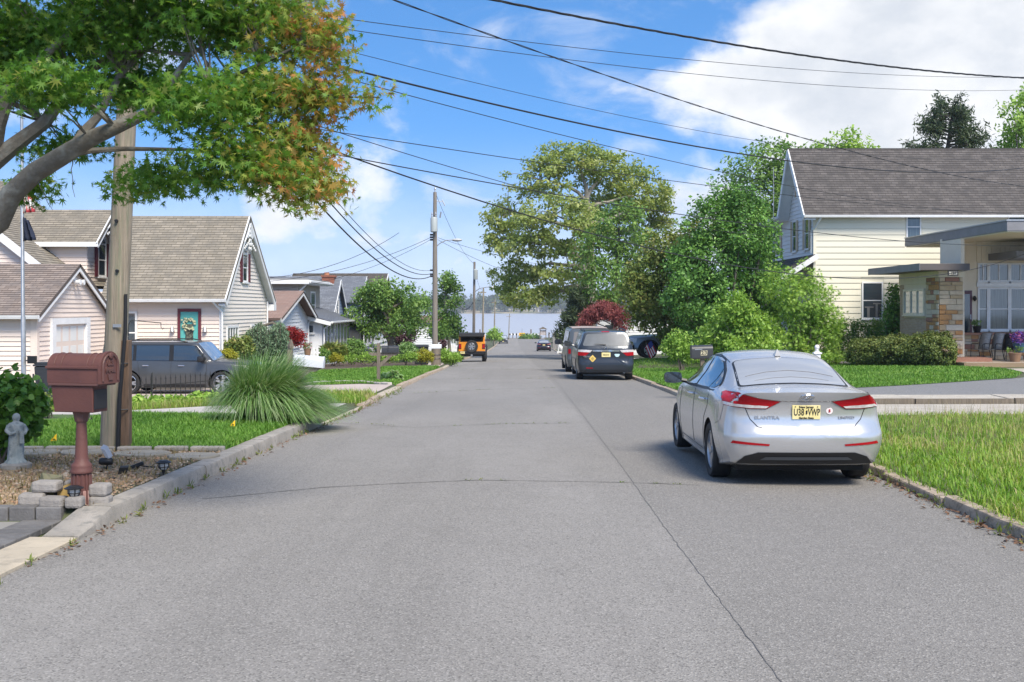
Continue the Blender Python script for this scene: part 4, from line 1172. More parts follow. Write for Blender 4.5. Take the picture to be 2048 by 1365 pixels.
def blue_house():
 base = (-13, 77, gz(-13, 77)); zb = gz(-11, 76) - .3
 H = thing('blue_house', 'slate blue house with grey shingle gables and a brick chimney', 'house', base)
 gable_block(H, base, -11.6, 69.6, 76.4, 8, zb, .9, 3.55, 73.0, M_blue, M_roof_grey, .2, holes=[(2.9, 4.0, 1.2, 2.4)])
 window(H, base, (-11.6, 69.6), (-11.6, 76.4), 2.95, 3.95, 1.25, 2.35, M_white, M_glass_win, 'dh', fw=.1)
 gable_block(H, base, -11.0, 78.2, 84.5, 9, zb, 2.2, 4.0, 81.4, M_blue, M_roof_grey, .2, holes=[(2.4, 3.9, 1.0, 2.2)])
 window(H, base, (-11.0, 78.2), (-11.0, 84.5), 2.45, 3.85, 1.0, 2.2, M_white, M_glass_win, 'dh', fw=.1)
 # low front porch with a row of windows and white lattice
 px = -9.6
 wpart('porch', MB().box(px - 2.2, px, 71, 86, zb, -.75), M_whites, H, base)
 wpart('porch_upper', MB().box(px - 2.2, px - .15, 71, 86, -.748, .62), mat('porch_dark', (.05, .055, .06), .7), H, base)
 for i in range(8):
  window(H, base, (px, 71), (px, 86), .1 + i * 1.85, 1.9 + i * 1.85, -.74, .5, M_white, M_glass_win, 'dh', fw=.14)
 roof_plane(H, base, (px + .5, 70.6, .6), (px + .5, 86.4, .6), (px - 2.2, 86.4, 1.2), (px - 2.2, 70.6, 1.2), M_roof_grey, name='porch_roof')
 for i in range(40):
  y = 71 + i * .38
  for s in (-1, 1):
   wpart('lattice_slat', MB().obox((px + .04 + (.012 if s > 0 else 0), y, zb + .2), (.01, 0, 0), (0, .05, 0), (0, s * .9, 1.0)), M_white, H, base)
 mb = MB(); mb.box(-12.55, -11.75, 72.6, 73.4, 2.6, 3.75); mb.box(-12.6, -11.7, 72.55, 73.45, 3.75, 3.88)
 c = wpart('chimney', mb, mat('chimney_brick', (.20, .075, .05), .9, (.28, .11, .07), 7), H, base)
 wpart('chimney_cap', MB().lathe([(.17, 3.88), (.17, 4.05), (.12, 4.08)], (-12.3, 73.0, 0), 10), mat('clay_pot', (.40, .18, .10), .8), c, base)
blue_house()
def brown_roof_house():
 base = (-15, 98, gz(-15, 98)); zb = gz(-14, 98) - .5
 H = thing('brown_roof_house', 'long house with a dark brown roof standing behind the blue house', 'house', base)
 y0, y1, ym = 93, 103, 98; ze, za = 1.9, 4.75; xa, xb = -19.5, -11.4
 siding(H, base, (xa, y0), (xb, y0), [(0, zb), (8.1, zb), (8.1, ze), (0, ze)], M_wht_sid, .2, boards=False)
 siding(H, base, (xb, y0), (xb, y1), [(0, zb), (10, zb), (10, ze), (5, za), (0, ze)], M_wht_sid, .2, boards=False)
 for yy in (y0 - .4, y1 + .4):
  roof_plane(H, base, (xa, yy, ze - .2), (xb + .4, yy, ze - .2), (xb + .4, ym, za + .05), (xa, ym, za + .05), M_roof_brown)
  trim(H, base, (xb + .38, yy, ze - .3), (xb + .38, ym, za - .08), .05, .25, M_white, 'rake_board')
 window(H, base, (xb, y0), (xb, y1), 4.4, 5.6, 1.8, 3.2, M_white, M_glass_win, 'dh', fw=.12)
brown_roof_house()
def raised_bungalow():
 base = (-9, 118, gz(-9, 118)); zb = gz(-8, 118) - .4
 H = thing('white_bungalow', 'low white bungalow with a glazed porch and white stairs beyond the pole', 'house', base)
 x, y0, y1 = -7.2, 112, 122; ze = .35
 siding(H, base, (x - 4, y0), (x, y0), [(0, zb), (4, zb), (4, ze), (0, ze)], M_wht_sid, .2, [(2.6, 3.6, -1.3, .1)])
 siding(H, base, (x, y0), (x, y1), [(0, zb), (10, zb), (10, ze), (0, ze)], M_wht_sid, .2, boards=False)
 window(H, base, (x - 4, y0), (x, y0), 2.6, 3.6, -1.3, .1, M_white, M_glass_win, 'dh', fw=.1)
 for i in range(6):
  window(H, base, (x, y0), (x, y1), .3 + i * 1.6, 1.8 + i * 1.6, -1.4, .15, M_white, M_glass_win, 'dh', fw=.16)
 roof_plane(H, base, (x - 4.6, y0 - .4, ze - .05), (x + .5, y0 - .4, ze - .05), (x + .5, 117, ze + .55), (x - 4.6, 117, ze + .55), M_roof_pink)
 roof_plane(H, base, (x - 4.6, y1 + .4, ze - .05), (x + .5, y1 + .4, ze - .05), (x + .5, 117, ze + .55), (x - 4.6, 117, ze + .55), M_roof_pink)
 for i in range(7):
  wpart('stair_tread', MB().box(x + .05 + i * .42, x + .47 + i * .42, y0 + 1, y0 + 2.6, zb, -1.6 - i * .2), M_white, H, base)
 wpart('stair_rail', MB().tube([(x, y0 + .95, -.7), (x + 3.2, y0 + .95, -2.2)], .06, 5), M_white, H, base)
 for i in range(12):
  t = i / 11
  wpart('baluster', MB().tube([(x + 3.2 * t, y0 + .95, -.7 - 1.5 * t), (x + 3.2 * t, y0 + .95, -1.7 - 1.5 * t)], .03, 4), M_white, H, base)
raised_bungalow()
def hidden_white_house():
 base = (10, 100, gz(10, 100)); zb = gz(10, 98) - .4
 H = thing('white_house', 'white house glimpsed behind the red japanese maple', 'house', base)
 x0, x1, y0 = 7.6, 15, 98; ze = 1.2
 siding(H, base, (x0, y0), (x1, y0), [(0, zb), (x1 - x0, zb), (x1 - x0, ze), (0, ze)], M_wht_sid, .2, [(.6, 1.6, -1.4, .3)])
 siding(H, base, (x0, y0 + 9), (x0, y0), [(0, zb), (9, zb), (9, ze), (4.5, ze + 2), (0, ze)], M_wht_sid, .2, boards=False)
 window(H, base, (x0, y0), (x1, y0), .6, 1.6, -1.4, .3, M_white, M_glass_win, 'dh', fw=.1)
 for yy in (y0 - .4, y0 + 9.4):
  roof_plane(H, base, (x0 - .4, yy, ze - .15), (x1, yy, ze - .15), (x1, y0 + 4.5, ze + 2.05), (x0 - .4, y0 + 4.5, ze + 2.05), M_roof_grey)
hidden_white_house()
# ------------------------------------------------------------------ vehicles
def paint(name, col, metal=.55, rough=.32):
 return mat(name, col, rough, metal=metal, coat=.4, spec=.4)
M_tyre = mat('tyre_rubber', (.016, .016, .017), .75, (.022, .022, .022), 12)
M_alloy = mat('alloy_rim', (.50, .50, .51), .3, metal=.85)
M_alloy_dark = mat('dark_rim', (.06, .06, .065), .4, metal=.6)
M_cglass = glass_mat('car_glass', (.022, .028, .034))
M_rglass = mat('rear_window_glass', (.24, .25, .26), .12, (.31, .32, .33), .9, stretch=(.5, 3, 3), spec=.6, coat=.25)  # pale base colour paints the reflected sky into the glass
M_chrome = mat('chrome', (.72, .73, .74), .14, metal=1.0)
M_red = mat('red_lamp', (.36, .010, .015), .25, (.30, .008, .014), 9, stretch=(1, 1, 5), coat=0, spec=.15)
M_clear = mat('clear_lamp', (.62, .60, .58), .15, (.42, .38, .37), 14, coat=1.0)
M_under = mat('underbody', (.01, .01, .01), .9)
M_plate = mat('plate_yellow', (.72, .60, .22), .45, (.76, .68, .40), 3)
M_letter = mat('letter_grey', (.30, .30, .31), .4, metal=.4)
M_ink = mat('black_ink', (.012, .012, .015), .5)
NPAR = 9
def catmull(pts, sub):
 out = []; n = len(pts)
 for i in range(n - 1):
  p0 = pts[max(i - 1, 0)]; p1 = pts[i]; p2 = pts[i + 1]; p3 = pts[min(i + 2, n - 1)]
  for k in range(sub):
   t = k / sub; t2 = t * t; t3 = t2 * t; c = .42
   out.append(tuple((2 * t3 - 3 * t2 + 1) * p1[a] + (t3 - 2 * t2 + t) * c * (p2[a] - p0[a]) + (-2 * t3 + 3 * t2) * p2[a] + (t3 - t2) * c * (p3[a] - p1[a]) for a in (0, 1)))
 out.append(pts[-1]); return out
class Shell:
 """car body skin from stations (y, zb, wl, wm, zm, ws, zs, wt, zte, zt); y=0 is the rear bumper"""
 def __init__(s, st, rear, front, n=64, sub=5):
  st = [list(map(float, q)) for q in st]; s.L = st[-1][0]
  yy = [q[0] for q in st]; fs = [pchip(yy, [q[i] for q in st]) for i in range(1, 10)]
  ys = [s.L * (1 - math.cos(math.pi * i / n)) / 2 * .35 + s.L * i / n * .65 for i in range(n + 1)]
  rings = []
  for y in ys:
   zb, wl, wm, zm, ws, zs, wt, zte, zt = [float(f(y)) for f in fs]
   half = [(0, zb), (wl * .9, zb), (wl, zb + .06), (wm, zm), (ws, zs), (ws + (wt - ws) * .5, zs + (zte - zs) * .5), (wt, zte), (wt * .55, zte + (zt - zte) * .72), (0, zt)]
   h = catmull(half, sub)
   ring = [(x, y, z) for x, z in h] + [(-x, y, z) for x, z in h[-2:0:-1]]
   rings.append(ring)
  m = len(rings[0]); vs = [p for r_ in rings for p in r_]; f = []
  for i in range(n):
   for k in range(m): f.append((i * m + k, i * m + (k + 1) % m, (i + 1) * m + (k + 1) % m, (i + 1) * m + k))
  for end in (0, n):
   r0 = rings[end]; zc = (min(p[2] for p in r0) + max(p[2] for p in r0)) / 2; prev = end * m
   for k in range(1, 9):
    sc = 1 - k / 8
    if k == 8:
     vs.append((0, r0[0][1], zc)); c = len(vs) - 1
     for j in range(m): f.append((prev + j, prev + (j + 1) % m, c))
    else:
     st_ = len(vs)
     vs += [(p[0] * sc, p[1], zc + (p[2] - zc) * sc) for p in r0]
     for j in range(m): f.append((prev + j, prev + (j + 1) % m, st_ + (j + 1) % m, st_ + j))
     prev = st_
  out = []
  for x, y, z in vs:
   y += rear(x, z) * (1 - float(sst(y / .95))) - front(x, z) * float(sst((y - (s.L - 1.0)) / 1.0))
   out.append((x, y, z))
  s.mb = MB().add(out, f)
  me = s.mb.mesh('tmp'); bm = bmesh.new(); bm.from_mesh(me)
  s.bvh = BVHTree.FromBMesh(bm); bm.free(); s.me = me
 def body(s, name, material, parent, wells=(), hw=1.0, cut=True):
  """link the skin with wheel wells cut out"""
  o = link(name, s.me, material, parent); s.me.name = name
  s.me.materials.append(M_under)
  if cut and wells:
   q = MB()
   for (y, z, r) in wells:
    for sg in (-1, 1):
     x0, x1 = sg * (hw - .32), sg * (hw + .3)
     q.lathe([(r, min(x0, x1)), (r, max(x0, x1))], (0, y, z), 28, 'x')
   cme = q.mesh('cut'); cme.materials.append(M_under); cme.materials.append(M_under)
   for p in cme.polygons: p.material_index = 1
   co = bpy.data.objects.new('cut', cme); COL.objects.link(co)
   co.parent = parent
   md = o.modifiers.new('b', 'BOOLEAN'); md.object = co; md.operation = 'DIFFERENCE'; md.solver = 'EXACT'
   bpy.context.view_layer.update()
   dg = bpy.context.evaluated_depsgraph_get()
   new = bpy.data.meshes.new_from_object(o.evaluated_get(dg))
   o.modifiers.clear(); o.data = new; new.name = name
   bpy.data.objects.remove(co)
  me = o.data
  me.polygons.foreach_set('use_smooth', [True] * len(me.polygons)); me.set_sharp_from_angle(angle=R(50))
  return o
 def cast(s, p2, axis):
  if axis == 'rear': o, d = Vector((p2[0], -5, p2[1])), Vector((0, 1, 0))
  elif axis == 'front': o, d = Vector((p2[0], s.L + 5, p2[1])), Vector((0, -1, 0))
  elif axis == 'right': o, d = Vector((5, p2[0], p2[1])), Vector((-1, 0, 0))
  elif axis == 'left': o, d = Vector((-5, p2[0], p2[1])), Vector((1, 0, 0))
  elif axis == 'top': o, d = Vector((p2[0], p2[1], 5)), Vector((0, 0, -1))
  elif axis == 'rleft': d = Vector((.8, .6, 0)); o = Vector((p2[0] * .6, -p2[0] * .8, p2[1])) - d * 6
  elif axis == 'rright': d = Vector((-.8, .6, 0)); o = Vector((p2[0] * .6, p2[0] * .8, p2[1])) - d * 6
  h = s.bvh.ray_cast(o, d)
  if h[0] is None: h = s.bvh.find_nearest(o + d * 5)
  n = h[1]
  if n.dot(d) > 0: n = -n
  return h[0], n
 def patch(s, name, poly, axis, off, material, parent, step=.06, smooth=True):
  bm = bmesh.new(); bm.faces.new([bm.verts.new((p[0], p[1], 0)) for p in poly])
  for ax in (0, 1):
   lo, hi = min(p[ax] for p in poly), max(p[ax] for p in poly); k = lo + step
   while k < hi:
    co = [0, 0, 0]; co[ax] = k; no = [0, 0, 0]; no[ax] = 1
    bmesh.ops.bisect_plane(bm, geom=bm.verts[:] + bm.edges[:] + bm.faces[:], plane_co=co, plane_no=no, dist=1e-5); k += step
  bmesh.ops.triangulate(bm, faces=bm.faces[:])
  for v in bm.verts:
   h, n = s.cast((v.co.x, v.co.y), axis); v.co = h + n * off
  bmesh.ops.recalc_face_normals(bm, faces=bm.faces)
  me = bpy.data.meshes.new(name); bm.to_mesh(me); bm.free()
  if smooth: me.polygons.foreach_set('use_smooth', [True] * len(me.polygons))
  return link(name, me, material, parent)
 def seam(s, name, pts, axis, r, material, parent, off=0.0, step=.05, closed=False):
  P2 = []
  pts = list(pts) + ([pts[0]] if closed else [])
  for a, b in zip(pts[:-1], pts[1:]):
   m = max(1, int(math.hypot(b[0] - a[0], b[1] - a[1]) / step))
   P2 += [(a[0] + (b[0] - a[0]) * i / m, a[1] + (b[1] - a[1]) * i / m) for i in range(m)]
  P2.append(pts[-1])
  q = []
  for p in P2:
   h, n = s.cast(p, axis); q.append(h + n * off)
  return lpart(name, MB().tube(q, r, 5), material, parent, smooth=True)
def rounded(poly, r, k=4):
 out = []; n = len(poly)
 for i in range(n):
  p0, p, p1 = Vector(poly[i - 1]), Vector(poly[i]), Vector(poly[(i + 1) % n])
  a, b = (p0 - p), (p1 - p); rr = min(r, a.length * .45, b.length * .45)
  A, B = p + a.normalized() * rr, p + b.normalized() * rr
  for j in range(k + 1):
   t = j / k; out.append(tuple(A * (1 - t) ** 2 + p * 2 * t * (1 - t) + B * t * t))
 return out
def mirror(poly): return [(-x, z) for x, z in poly][::-1]
def wheel(parent, x, y, r, w, side, rim_m, spokes=5, rimr=.66, twin=True, label=None):
 """tyre with its rim as a sub-part; side = +1 outside faces +x"""
 t = MB(); n = 36
 prof = [(r * rimr, -w * .42), (r * .80, -w / 2), (r * .94, -w * .5), (r * .99, -w * .40), (r, -w * .2), (r, w * .2), (r * .99, w * .40), (r * .94, w * .5), (r * .80, w / 2), (r * rimr, w * .42)]
 t.lathe(prof, (0, 0, 0), n, 'x', cap=False)
 for i in range(3):
  xx = -w * .25 + i * w * .25
  t.lathe([(r * 1.003, xx - .008), (r * .985, xx - .003), (r * .985, xx + .003), (r * 1.003, xx + .008)], (0, 0, 0), n, 'x', cap=False)
 o = lpart('wheel', t, M_tyre, parent, smooth=35); o.location = (x, y, r)
 b = MB(); b.lathe([(r * rimr * .99, -w * .40), (r * rimr * .97, -w * .1), (r * rimr * .9, 0)], (0, 0, 0), n, 'x', cap=False)
 b.lathe([(r * rimr * .9, -.001), (.02, 0)], (0, 0, 0), 24, 'x', cap=False)
 lpart('brake_disc', b, M_under, o)
 q = MB(); s = side; xo = s * w * .40
 q.lathe([(r * rimr * 1.0, xo), (r * rimr * .93, xo + s * .006), (r * rimr * .90, xo - s * .03)], (0, 0, 0), n, 'x', cap=False)
 q.lathe([(r * .13, xo - s * .03), (r * .12, xo + s * .005), (.01, xo + s * .008)], (0, 0, 0), 16, 'x', cap=False)
 for i in range(spokes):
  for d in ((-.09, .09) if twin else (0,)):
   a = 2 * math.pi * i / spokes + d; a2 = 2 * math.pi * i / spokes + d * 2.1
   p0 = Vector((xo - s * .012, math.cos(a) * r * .1, math.sin(a) * r * .1)); p1 = Vector((xo - s * .006, math.cos(a2) * r * rimr * .93, math.sin(a2) * r * rimr * .93))
   dv = (p1 - p0).normalized(); sd_ = Vector((s, 0, 0)).cross(dv)
   w0, w1 = (.022, .030) if twin else (.05, .065)
   q.prism([p0 - sd_ * w0, p1 - sd_ * w1, p1 + sd_ * w1, p0 + sd_ * w0], Vector((-s * .03, 0, 0)))
 lpart('rim', q, rim_m, o, smooth=35)
 return o
def nj_plate(parent, c, u, v, n, num, ws=1.0):
 """yellow licence plate with black lettering"""
 u, v, n = map(Vector, (u, v, n)); c = Vector(c)
 q = MB(); q.obox(c - u * .152 - v * .076, u * .304, v * .152, n * .006)
 p = lpart('licence_plate', q, M_plate, parent); bevel(p, .004, 1)
 f = c + n * .008
 if num:
  a, b = num
  text_obj('plate_letters', a, .105, M_ink, p, f - u * .080, u, v, n, .001, sx=.64)
  text_obj('plate_letters', b, .105, M_ink, p, f + u * .083, u, v, n, .001, sx=.57)
  text_obj('plate_state', 'New Jersey', .034, M_ink, p, f + v * .058, u, v, n, .0008)
  text_obj('plate_motto', 'Garden State', .030, M_ink, p, f - v * .06, u, v, n, .0008)
  q = MB(); q.prism([f + u * .004 + v * .026, f + u * .014 + v * .018, f + u * .010 + v * .002, f + u * .014 - v * .006, f + u * .002 - v * .026, f - u * .008 - v * .012, f - u * .004 + v * .004, f - u * .008 + v * .014], n * .0015)
  lpart('plate_emblem', q, M_ink, p)
  q = MB()
  for sx in (-.12, .12): q.lathe([(.006, 0), (.006, -.003)], f + u * sx + v * .062, 8, 'y')
  lpart('plate_screw', q, M_ink, p)
 else:
  q = MB(); q.obox(c - u * .11 - v * .032 + n * .006, u * .22, v * .064, n * .002); lpart('plate_letters', q, mat('plate_print', (.16, .13, .08), .5, (.6, .5, .2), 30, stretch=(1, 1, .2)), p)
 return p
def mirror_pod(parent, x, y, z, side, shellm, s=1.0, gl=None):
 q = MB(); n = 12
 prof = [(0.01, -.05), (.06, -.045), (.085, -.01), (.09, .03), (.088, .04)]
 vs = []; f = []
 for i, (rr, d) in enumerate(prof):
  for k in range(n):
   a = 2 * math.pi * k / n
   ca, sa = math.cos(a), math.sin(a)
   e = .55
   vs.append((x + side * (.13 + 1.35 * rr * math.copysign(abs(ca) ** e, ca)) * s, y - d * 1.6 * s, z + .85 * rr * math.copysign(abs(sa) ** e, sa) * s))
 for i in range(len(prof) - 1):
  for k in range(n): f.append((i * n + k, i * n + (k + 1) % n, (i + 1) * n + (k + 1) % n, (i + 1) * n + k))
 f.append(tuple(range(n)));
 q.add(vs, f); q.tube([(x - side * .06, y - .0, z - .05 * s), (x + side * .05, y, z - .03 * s)], .03, 6)
 o = lpart('side_mirror', q, shellm, parent, smooth=True)
 k0 = (len(prof) - 1) * n
 g = MB(); g.add([(v[0], v[1] - .003, v[2]) for v in vs[k0:k0 + n]], [tuple(range(n))]); lpart('mirror_glass', g, M_cglass, o)
 return o
# ================================================================== silver sedan
def sedan_shell():
 #      y    zb   wl   wm   zm   ws   zs   wt   zte   zt
 st = [(0.00, .27, .79, .86, .55, .80, .90, .66, 1.04, 1.055),
   (0.25, .22, .83, .895, .55, .845, .93, .67, 1.055, 1.085),
   (0.55, .19, .85, .905, .56, .855, .955, .63, 1.065, 1.105),
   (0.80, .18, .86, .905, .56, .86, .965, .595, 1.145, 1.195),
   (1.10, .17, .86, .90, .56, .86, .97, .575, 1.255, 1.31),
   (1.45, .17, .86, .90, .56, .86, .965, .565, 1.335, 1.395),
   (1.95, .17, .86, .90, .56, .86, .955, .575, 1.375, 1.44),
   (2.45, .17, .86, .90, .56, .86, .945, .575, 1.355, 1.425),
   (2.85, .17, .86, .90, .56, .86, .935, .59, 1.255, 1.32),
   (3.25, .17, .86, .90, .56, .86, .915, .63, 1.09, 1.14),
   (3.60, .17, .85, .905, .55, .85, .87, .66, .955, 1.0),
   (4.10, .18, .83, .885, .52, .79, .77, .62, .87, .91),
   (4.45, .22, .76, .82, .48, .70, .66, .56, .77, .80),
   (4.57, .25, .70, .76, .45, .64, .58, .50, .69, .72)]
 zp = pchip([.2, .32, .45, .58, .68, .80, .93, .98, 1.04, 1.07, 1.2], [.14, .06, .015, 0.0, .055, .075, .06, .035, .0, .015, .05])
 rear = lambda x, z: float(zp(z)) + .05 * (abs(x) / .8) ** 2 + .17 * max(0, (abs(x) - .55) / .35) ** 2.2
 front = lambda x, z: .04 * (abs(x) / .8) ** 2 + .45 * (abs(x) / .8) ** 3
 return Shell(st, rear, front)
def sedan(name, label, loc, rotz, body_m, detailed=True):
 T = thing(name, label, 'car', loc, rotz)
 S = sedan_shell(); r = .318; yr, yf = .97, 3.67
 B = S.body('body', body_m, T, [(yr, r, r + .055), (yf, r, r + .055)], .90)
 for (y, x) in ((yr, .785), (yf, .785)):
  for sg in (-1, 1): wheel(T, sg * x, y, r, .215, sg, M_alloy, 5, .70)
 # glasshouse
 side = [(3.22, .965), (2.80, 1.235), (2.42, 1.335), (1.98, 1.365), (1.55, 1.315), (1.22, 1.205), (.93, 1.055), (1.0, 1.02), (1.6, 1.0), (2.4, .98)]
 rw = rounded([(-.60, .60), (.60, .60), (.545, 1.30), (-.545, 1.30)], .07)
 for ax in ('left', 'right'):
  S.patch('window_frame', [(y + (.03 if y > 2 else -.03) * (1 if abs(z - 1.0) < .1 else .4), z + (.022 if z > 1.08 else -.02)) for y, z in side], ax, .002, M_black, T)
  a = [p for p in side if p[0] > 2.2]
  S.patch('side_window', [(3.20, .975), (2.80, 1.225), (2.42, 1.325), (2.17, 1.345), (2.17, .995), (2.4, .99)], ax, .006, M_cglass, T)
  S.patch('side_window', [(2.08, 1.35), (1.98, 1.352), (1.55, 1.303), (1.34, 1.24), (1.28, 1.02), (1.6, 1.01), (2.08, 1.0)], ax, .006, M_cglass, T)
  S.patch('quarter_window', [(1.31, 1.228), (1.22, 1.19), (.98, 1.06), (1.02, 1.035), (1.25, 1.022)], ax, .006, M_cglass, T)
  if detailed:
   for pts in ([(2.12, .99), (2.12, .55), (2.16, .28)], [(1.18, 1.0), (1.14, .82), (1.30, .68), (1.38, .40), (1.40, .28)], [(3.18, .94), (3.22, .6), (3.2, .28)]):
    S.seam('door_seam', pts, ax, .004, M_black, T)
   S.seam('sill_line', [(1.40, .27), (3.2, .27)], ax, .006, M_black, T)
   for yh in (1.42, 2.30):
    sg = -1 if ax == 'left' else 1
    h, n = S.cast((yh, .875), ax)
    q = MB(); q.tube([h + n * .004 + Vector((0, -.09, 0)), h + n * .04 + Vector((0, -.06, 0)), h + n * .04 + Vector((0, .06, 0)), h + n * .004 + Vector((0, .09, 0))], [.012, .016, .016, .012], 6)
    lpart('door_handle', q, M_chrome if detailed else body_m, T, smooth=True)
 S.patch('rear_window_frame', rounded([(-.63, .575), (.63, .575), (.565, 1.325), (-.565, 1.325)], .08), 'top', .002, M_black, T)
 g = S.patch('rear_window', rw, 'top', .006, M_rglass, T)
 if detailed:
  S.seam('window_defroster', [(-.50, .82), (-.25, .88), (0, .90), (.25, .88), (.50, .82)], 'top', .004, M_black, T, .006)
  S.seam('rear_wiper_trim', [(-.42, .70), (-.2, .735), (0, .745), (.2, .735), (.42, .70)], 'top', .003, M_black, T, .006)
 S.patch('windscreen', [(-.60, 3.18), (.60, 3.18), (.54, 2.62), (-.54, 2.62)], 'top', .005, M_cglass, T)
 # tail lamps: rear face and wrap round the corner
 lampR = [(.275, .955), (.50, .985), (.70, 1.035), (.80, 1.005), (.835, .965), (.835, .895), (.60, .872), (.43, .870)]
 for sgn in (-1, 1):
  P_ = lampR if sgn > 0 else mirror(lampR)
  lo = [(.43, .878), (.60, .88), (.835, .900), (.835, .928), (.60, .914), (.40, .902)]
  lo = lo if sgn > 0 else mirror(lo)
  ax = 'right' if sgn > 0 else 'left'
  L_ = S.patch('tail_lamp', P_, 'rear', .010, M_red, T, .04)
  S.patch('lamp_lens', lo, 'rear', .014, M_clear, L_, .04)
  S.seam('lamp_edge', P_, 'rear', .005, M_black, L_, .004, closed=True)
  S.patch('tail_lamp', [(.20, 1.015), (.28, 1.02), (.37, .985), (.42, .945), (.38, .905), (.20, .897)], ax, .009, M_red, T, .04)
  S.patch('reflector', [(sgn * .40, .495), (sgn * .78, .525), (sgn * .80, .495), (sgn * .41, .475)][::sgn], 'rear', .006, M_red, T, .05)
  S.seam('rear_quarter_seam', [(.36, .90), (.40, .72), (.58, .66)], ax, .003, M_black, T)
 S.seam('boot_seam', [(-.655, 1.0), (-.645, .87), (-.60, .76), (-.52, .675), (-.44, .658), (.44, .658), (.52, .675), (.60, .76), (.645, .87), (.655, 1.0)], 'rear', .0045, M_black, T)
 S.seam('boot_crease_shade', [(-.285, .952), (0, .948), (.285, .952)], 'rear', .003, M_black, T)  # thin black line stands in for shade under the boot lip
 S.patch('rear_valance', [(-.74, .275), (.74, .275), (.66, .36), (.52, .405), (-.52, .405), (-.66, .36)], 'rear', .008, M_black, T)
 S.patch('valance_strip', [(-.50, .325), (.50, .325), (.44, .36), (-.44, .36)], 'rear', .016, mat('grey_plastic', (.05, .055, .062), .4), T)
 mirror_pod(T, -.90, 3.0, 1.03, -1, M_black); mirror_pod(T, .90, 3.0, 1.03, 1, M_black)
 h, n = S.cast((0, .835), 'rear'); v = Vector((0, -n.z, -n.y)); v = Vector((0, 0, 1)); v = (v - n * v.dot(n)).normalized()
 if detailed:
  nj_plate(T, h + n * .012 + Vector((.0, 0, 0)), (1, 0, 0), v, n, ('U38', 'VWP'))
  # oval badge with slanted H
  h, n = S.cast((0, 1.0), 'rear'); v = Vector((0, 0, 1)); v = (v - n * v.dot(n)).normalized(); u = Vector((1, 0, 0))
  q = MB(); pts = [h + n * .008 + u * .075 * math.cos(a) + v * .038 * math.sin(a) for a in np.linspace(0, 2 * math.pi, 25)]
  q.tube(pts, .006, 5, False)
  for dx in (-.028, .028):
   q.tube([h + n * .010 + u * (dx - .016) - v * .033, h + n * .010 + u * (dx + .004), h + n * .010 + u * (dx + .016) + v * .033], .0065, 5)
  q.tube([h + n * .010 + u * -.028 - v * .006, h + n * .010 + u * .028 + v * .006], .006, 5)
  lpart('badge', q, M_chrome, T, smooth=True)
  for (tx, txt, sz) in ((-.42, 'ELANTRA', .05), (.44, 'LIMITED', .04)):
   h, n = S.cast((tx, .775), 'rear'); v = Vector((0, 0, 1)); v = (v - n * v.dot(n)).normalized(); u = v.cross(n)
   text_obj('lettering', txt, sz, M_letter, T, h + n * .006, u, v, n, .001, .003, 1.25)
  h, n = S.cast((.255, .85), 'rear'); q = MB(); q.lathe([(.036, 0), (.036, .003)], h + n * .004, 16, 'y'); st_ = lpart('sticker', q, mat('white_sticker', (.72, .62, .60), .5), T)
  text_obj('sticker_print', 'S', .04, M_red, st_, h + n * .009, (1, 0, 0), (0, 0, 1), n, .002)
  q = MB(); h, n = S.cast((0, 1.42), 'top')
  q.add([h + Vector(p) for p in ((-.035, -.06, -.004), (.035, -.06, -.004), (.03, .14, -.01), (-.03, .14, -.01), (-.006, -.035, .075), (.006, -.035, .075))], [(0, 1, 5, 4), (1, 2, 5), (2, 3, 4, 5), (3, 0, 4), (0, 3, 2, 1)])
  lpart('shark_fin_antenna', q, mat('fin_grey', (.22, .225, .23), .3, metal=.5, coat=.8), T)
  q = MB(); q.tube([(.30, .10, .30), (.30, .30, .30)], .035, 10); lpart('exhaust', q, M_metal, T)
  S.seam('roof_gutter', [(-.575, 1.35), (-.57, 1.9), (-.575, 2.4)], 'top', .005, M_black, T); S.seam('roof_gutter', [(.575, 1.35), (.57, 1.9), (.575, 2.4)], 'top', .005, M_black, T)
 else:
  nj_plate(T, h + n * .012, (1, 0, 0), v, n, None)
 q = MB(); q.box(-.70, .70, .35, 4.2, .17, .30); lpart('underbody', q, M_under, T)
 return T
M_silver = paint('silver_paint', (.55, .55, .55), .6, .24)
EX, EYr = 3.18, 12.8 - .97
sedan('silver_sedan', 'silver sedan parked nearest on the right, seen from behind with yellow plate', (EX, EYr, crown(EX, EYr + .97) - .002), R(-.3), M_silver)
sedan('dark_sedan', 'small dark blue sedan parked far down the right kerb', (3.95, 136, crown(3.95, 137.5) - .02), R(-1), paint('navy_paint', (.018, .02, .035), .3, .25), False)
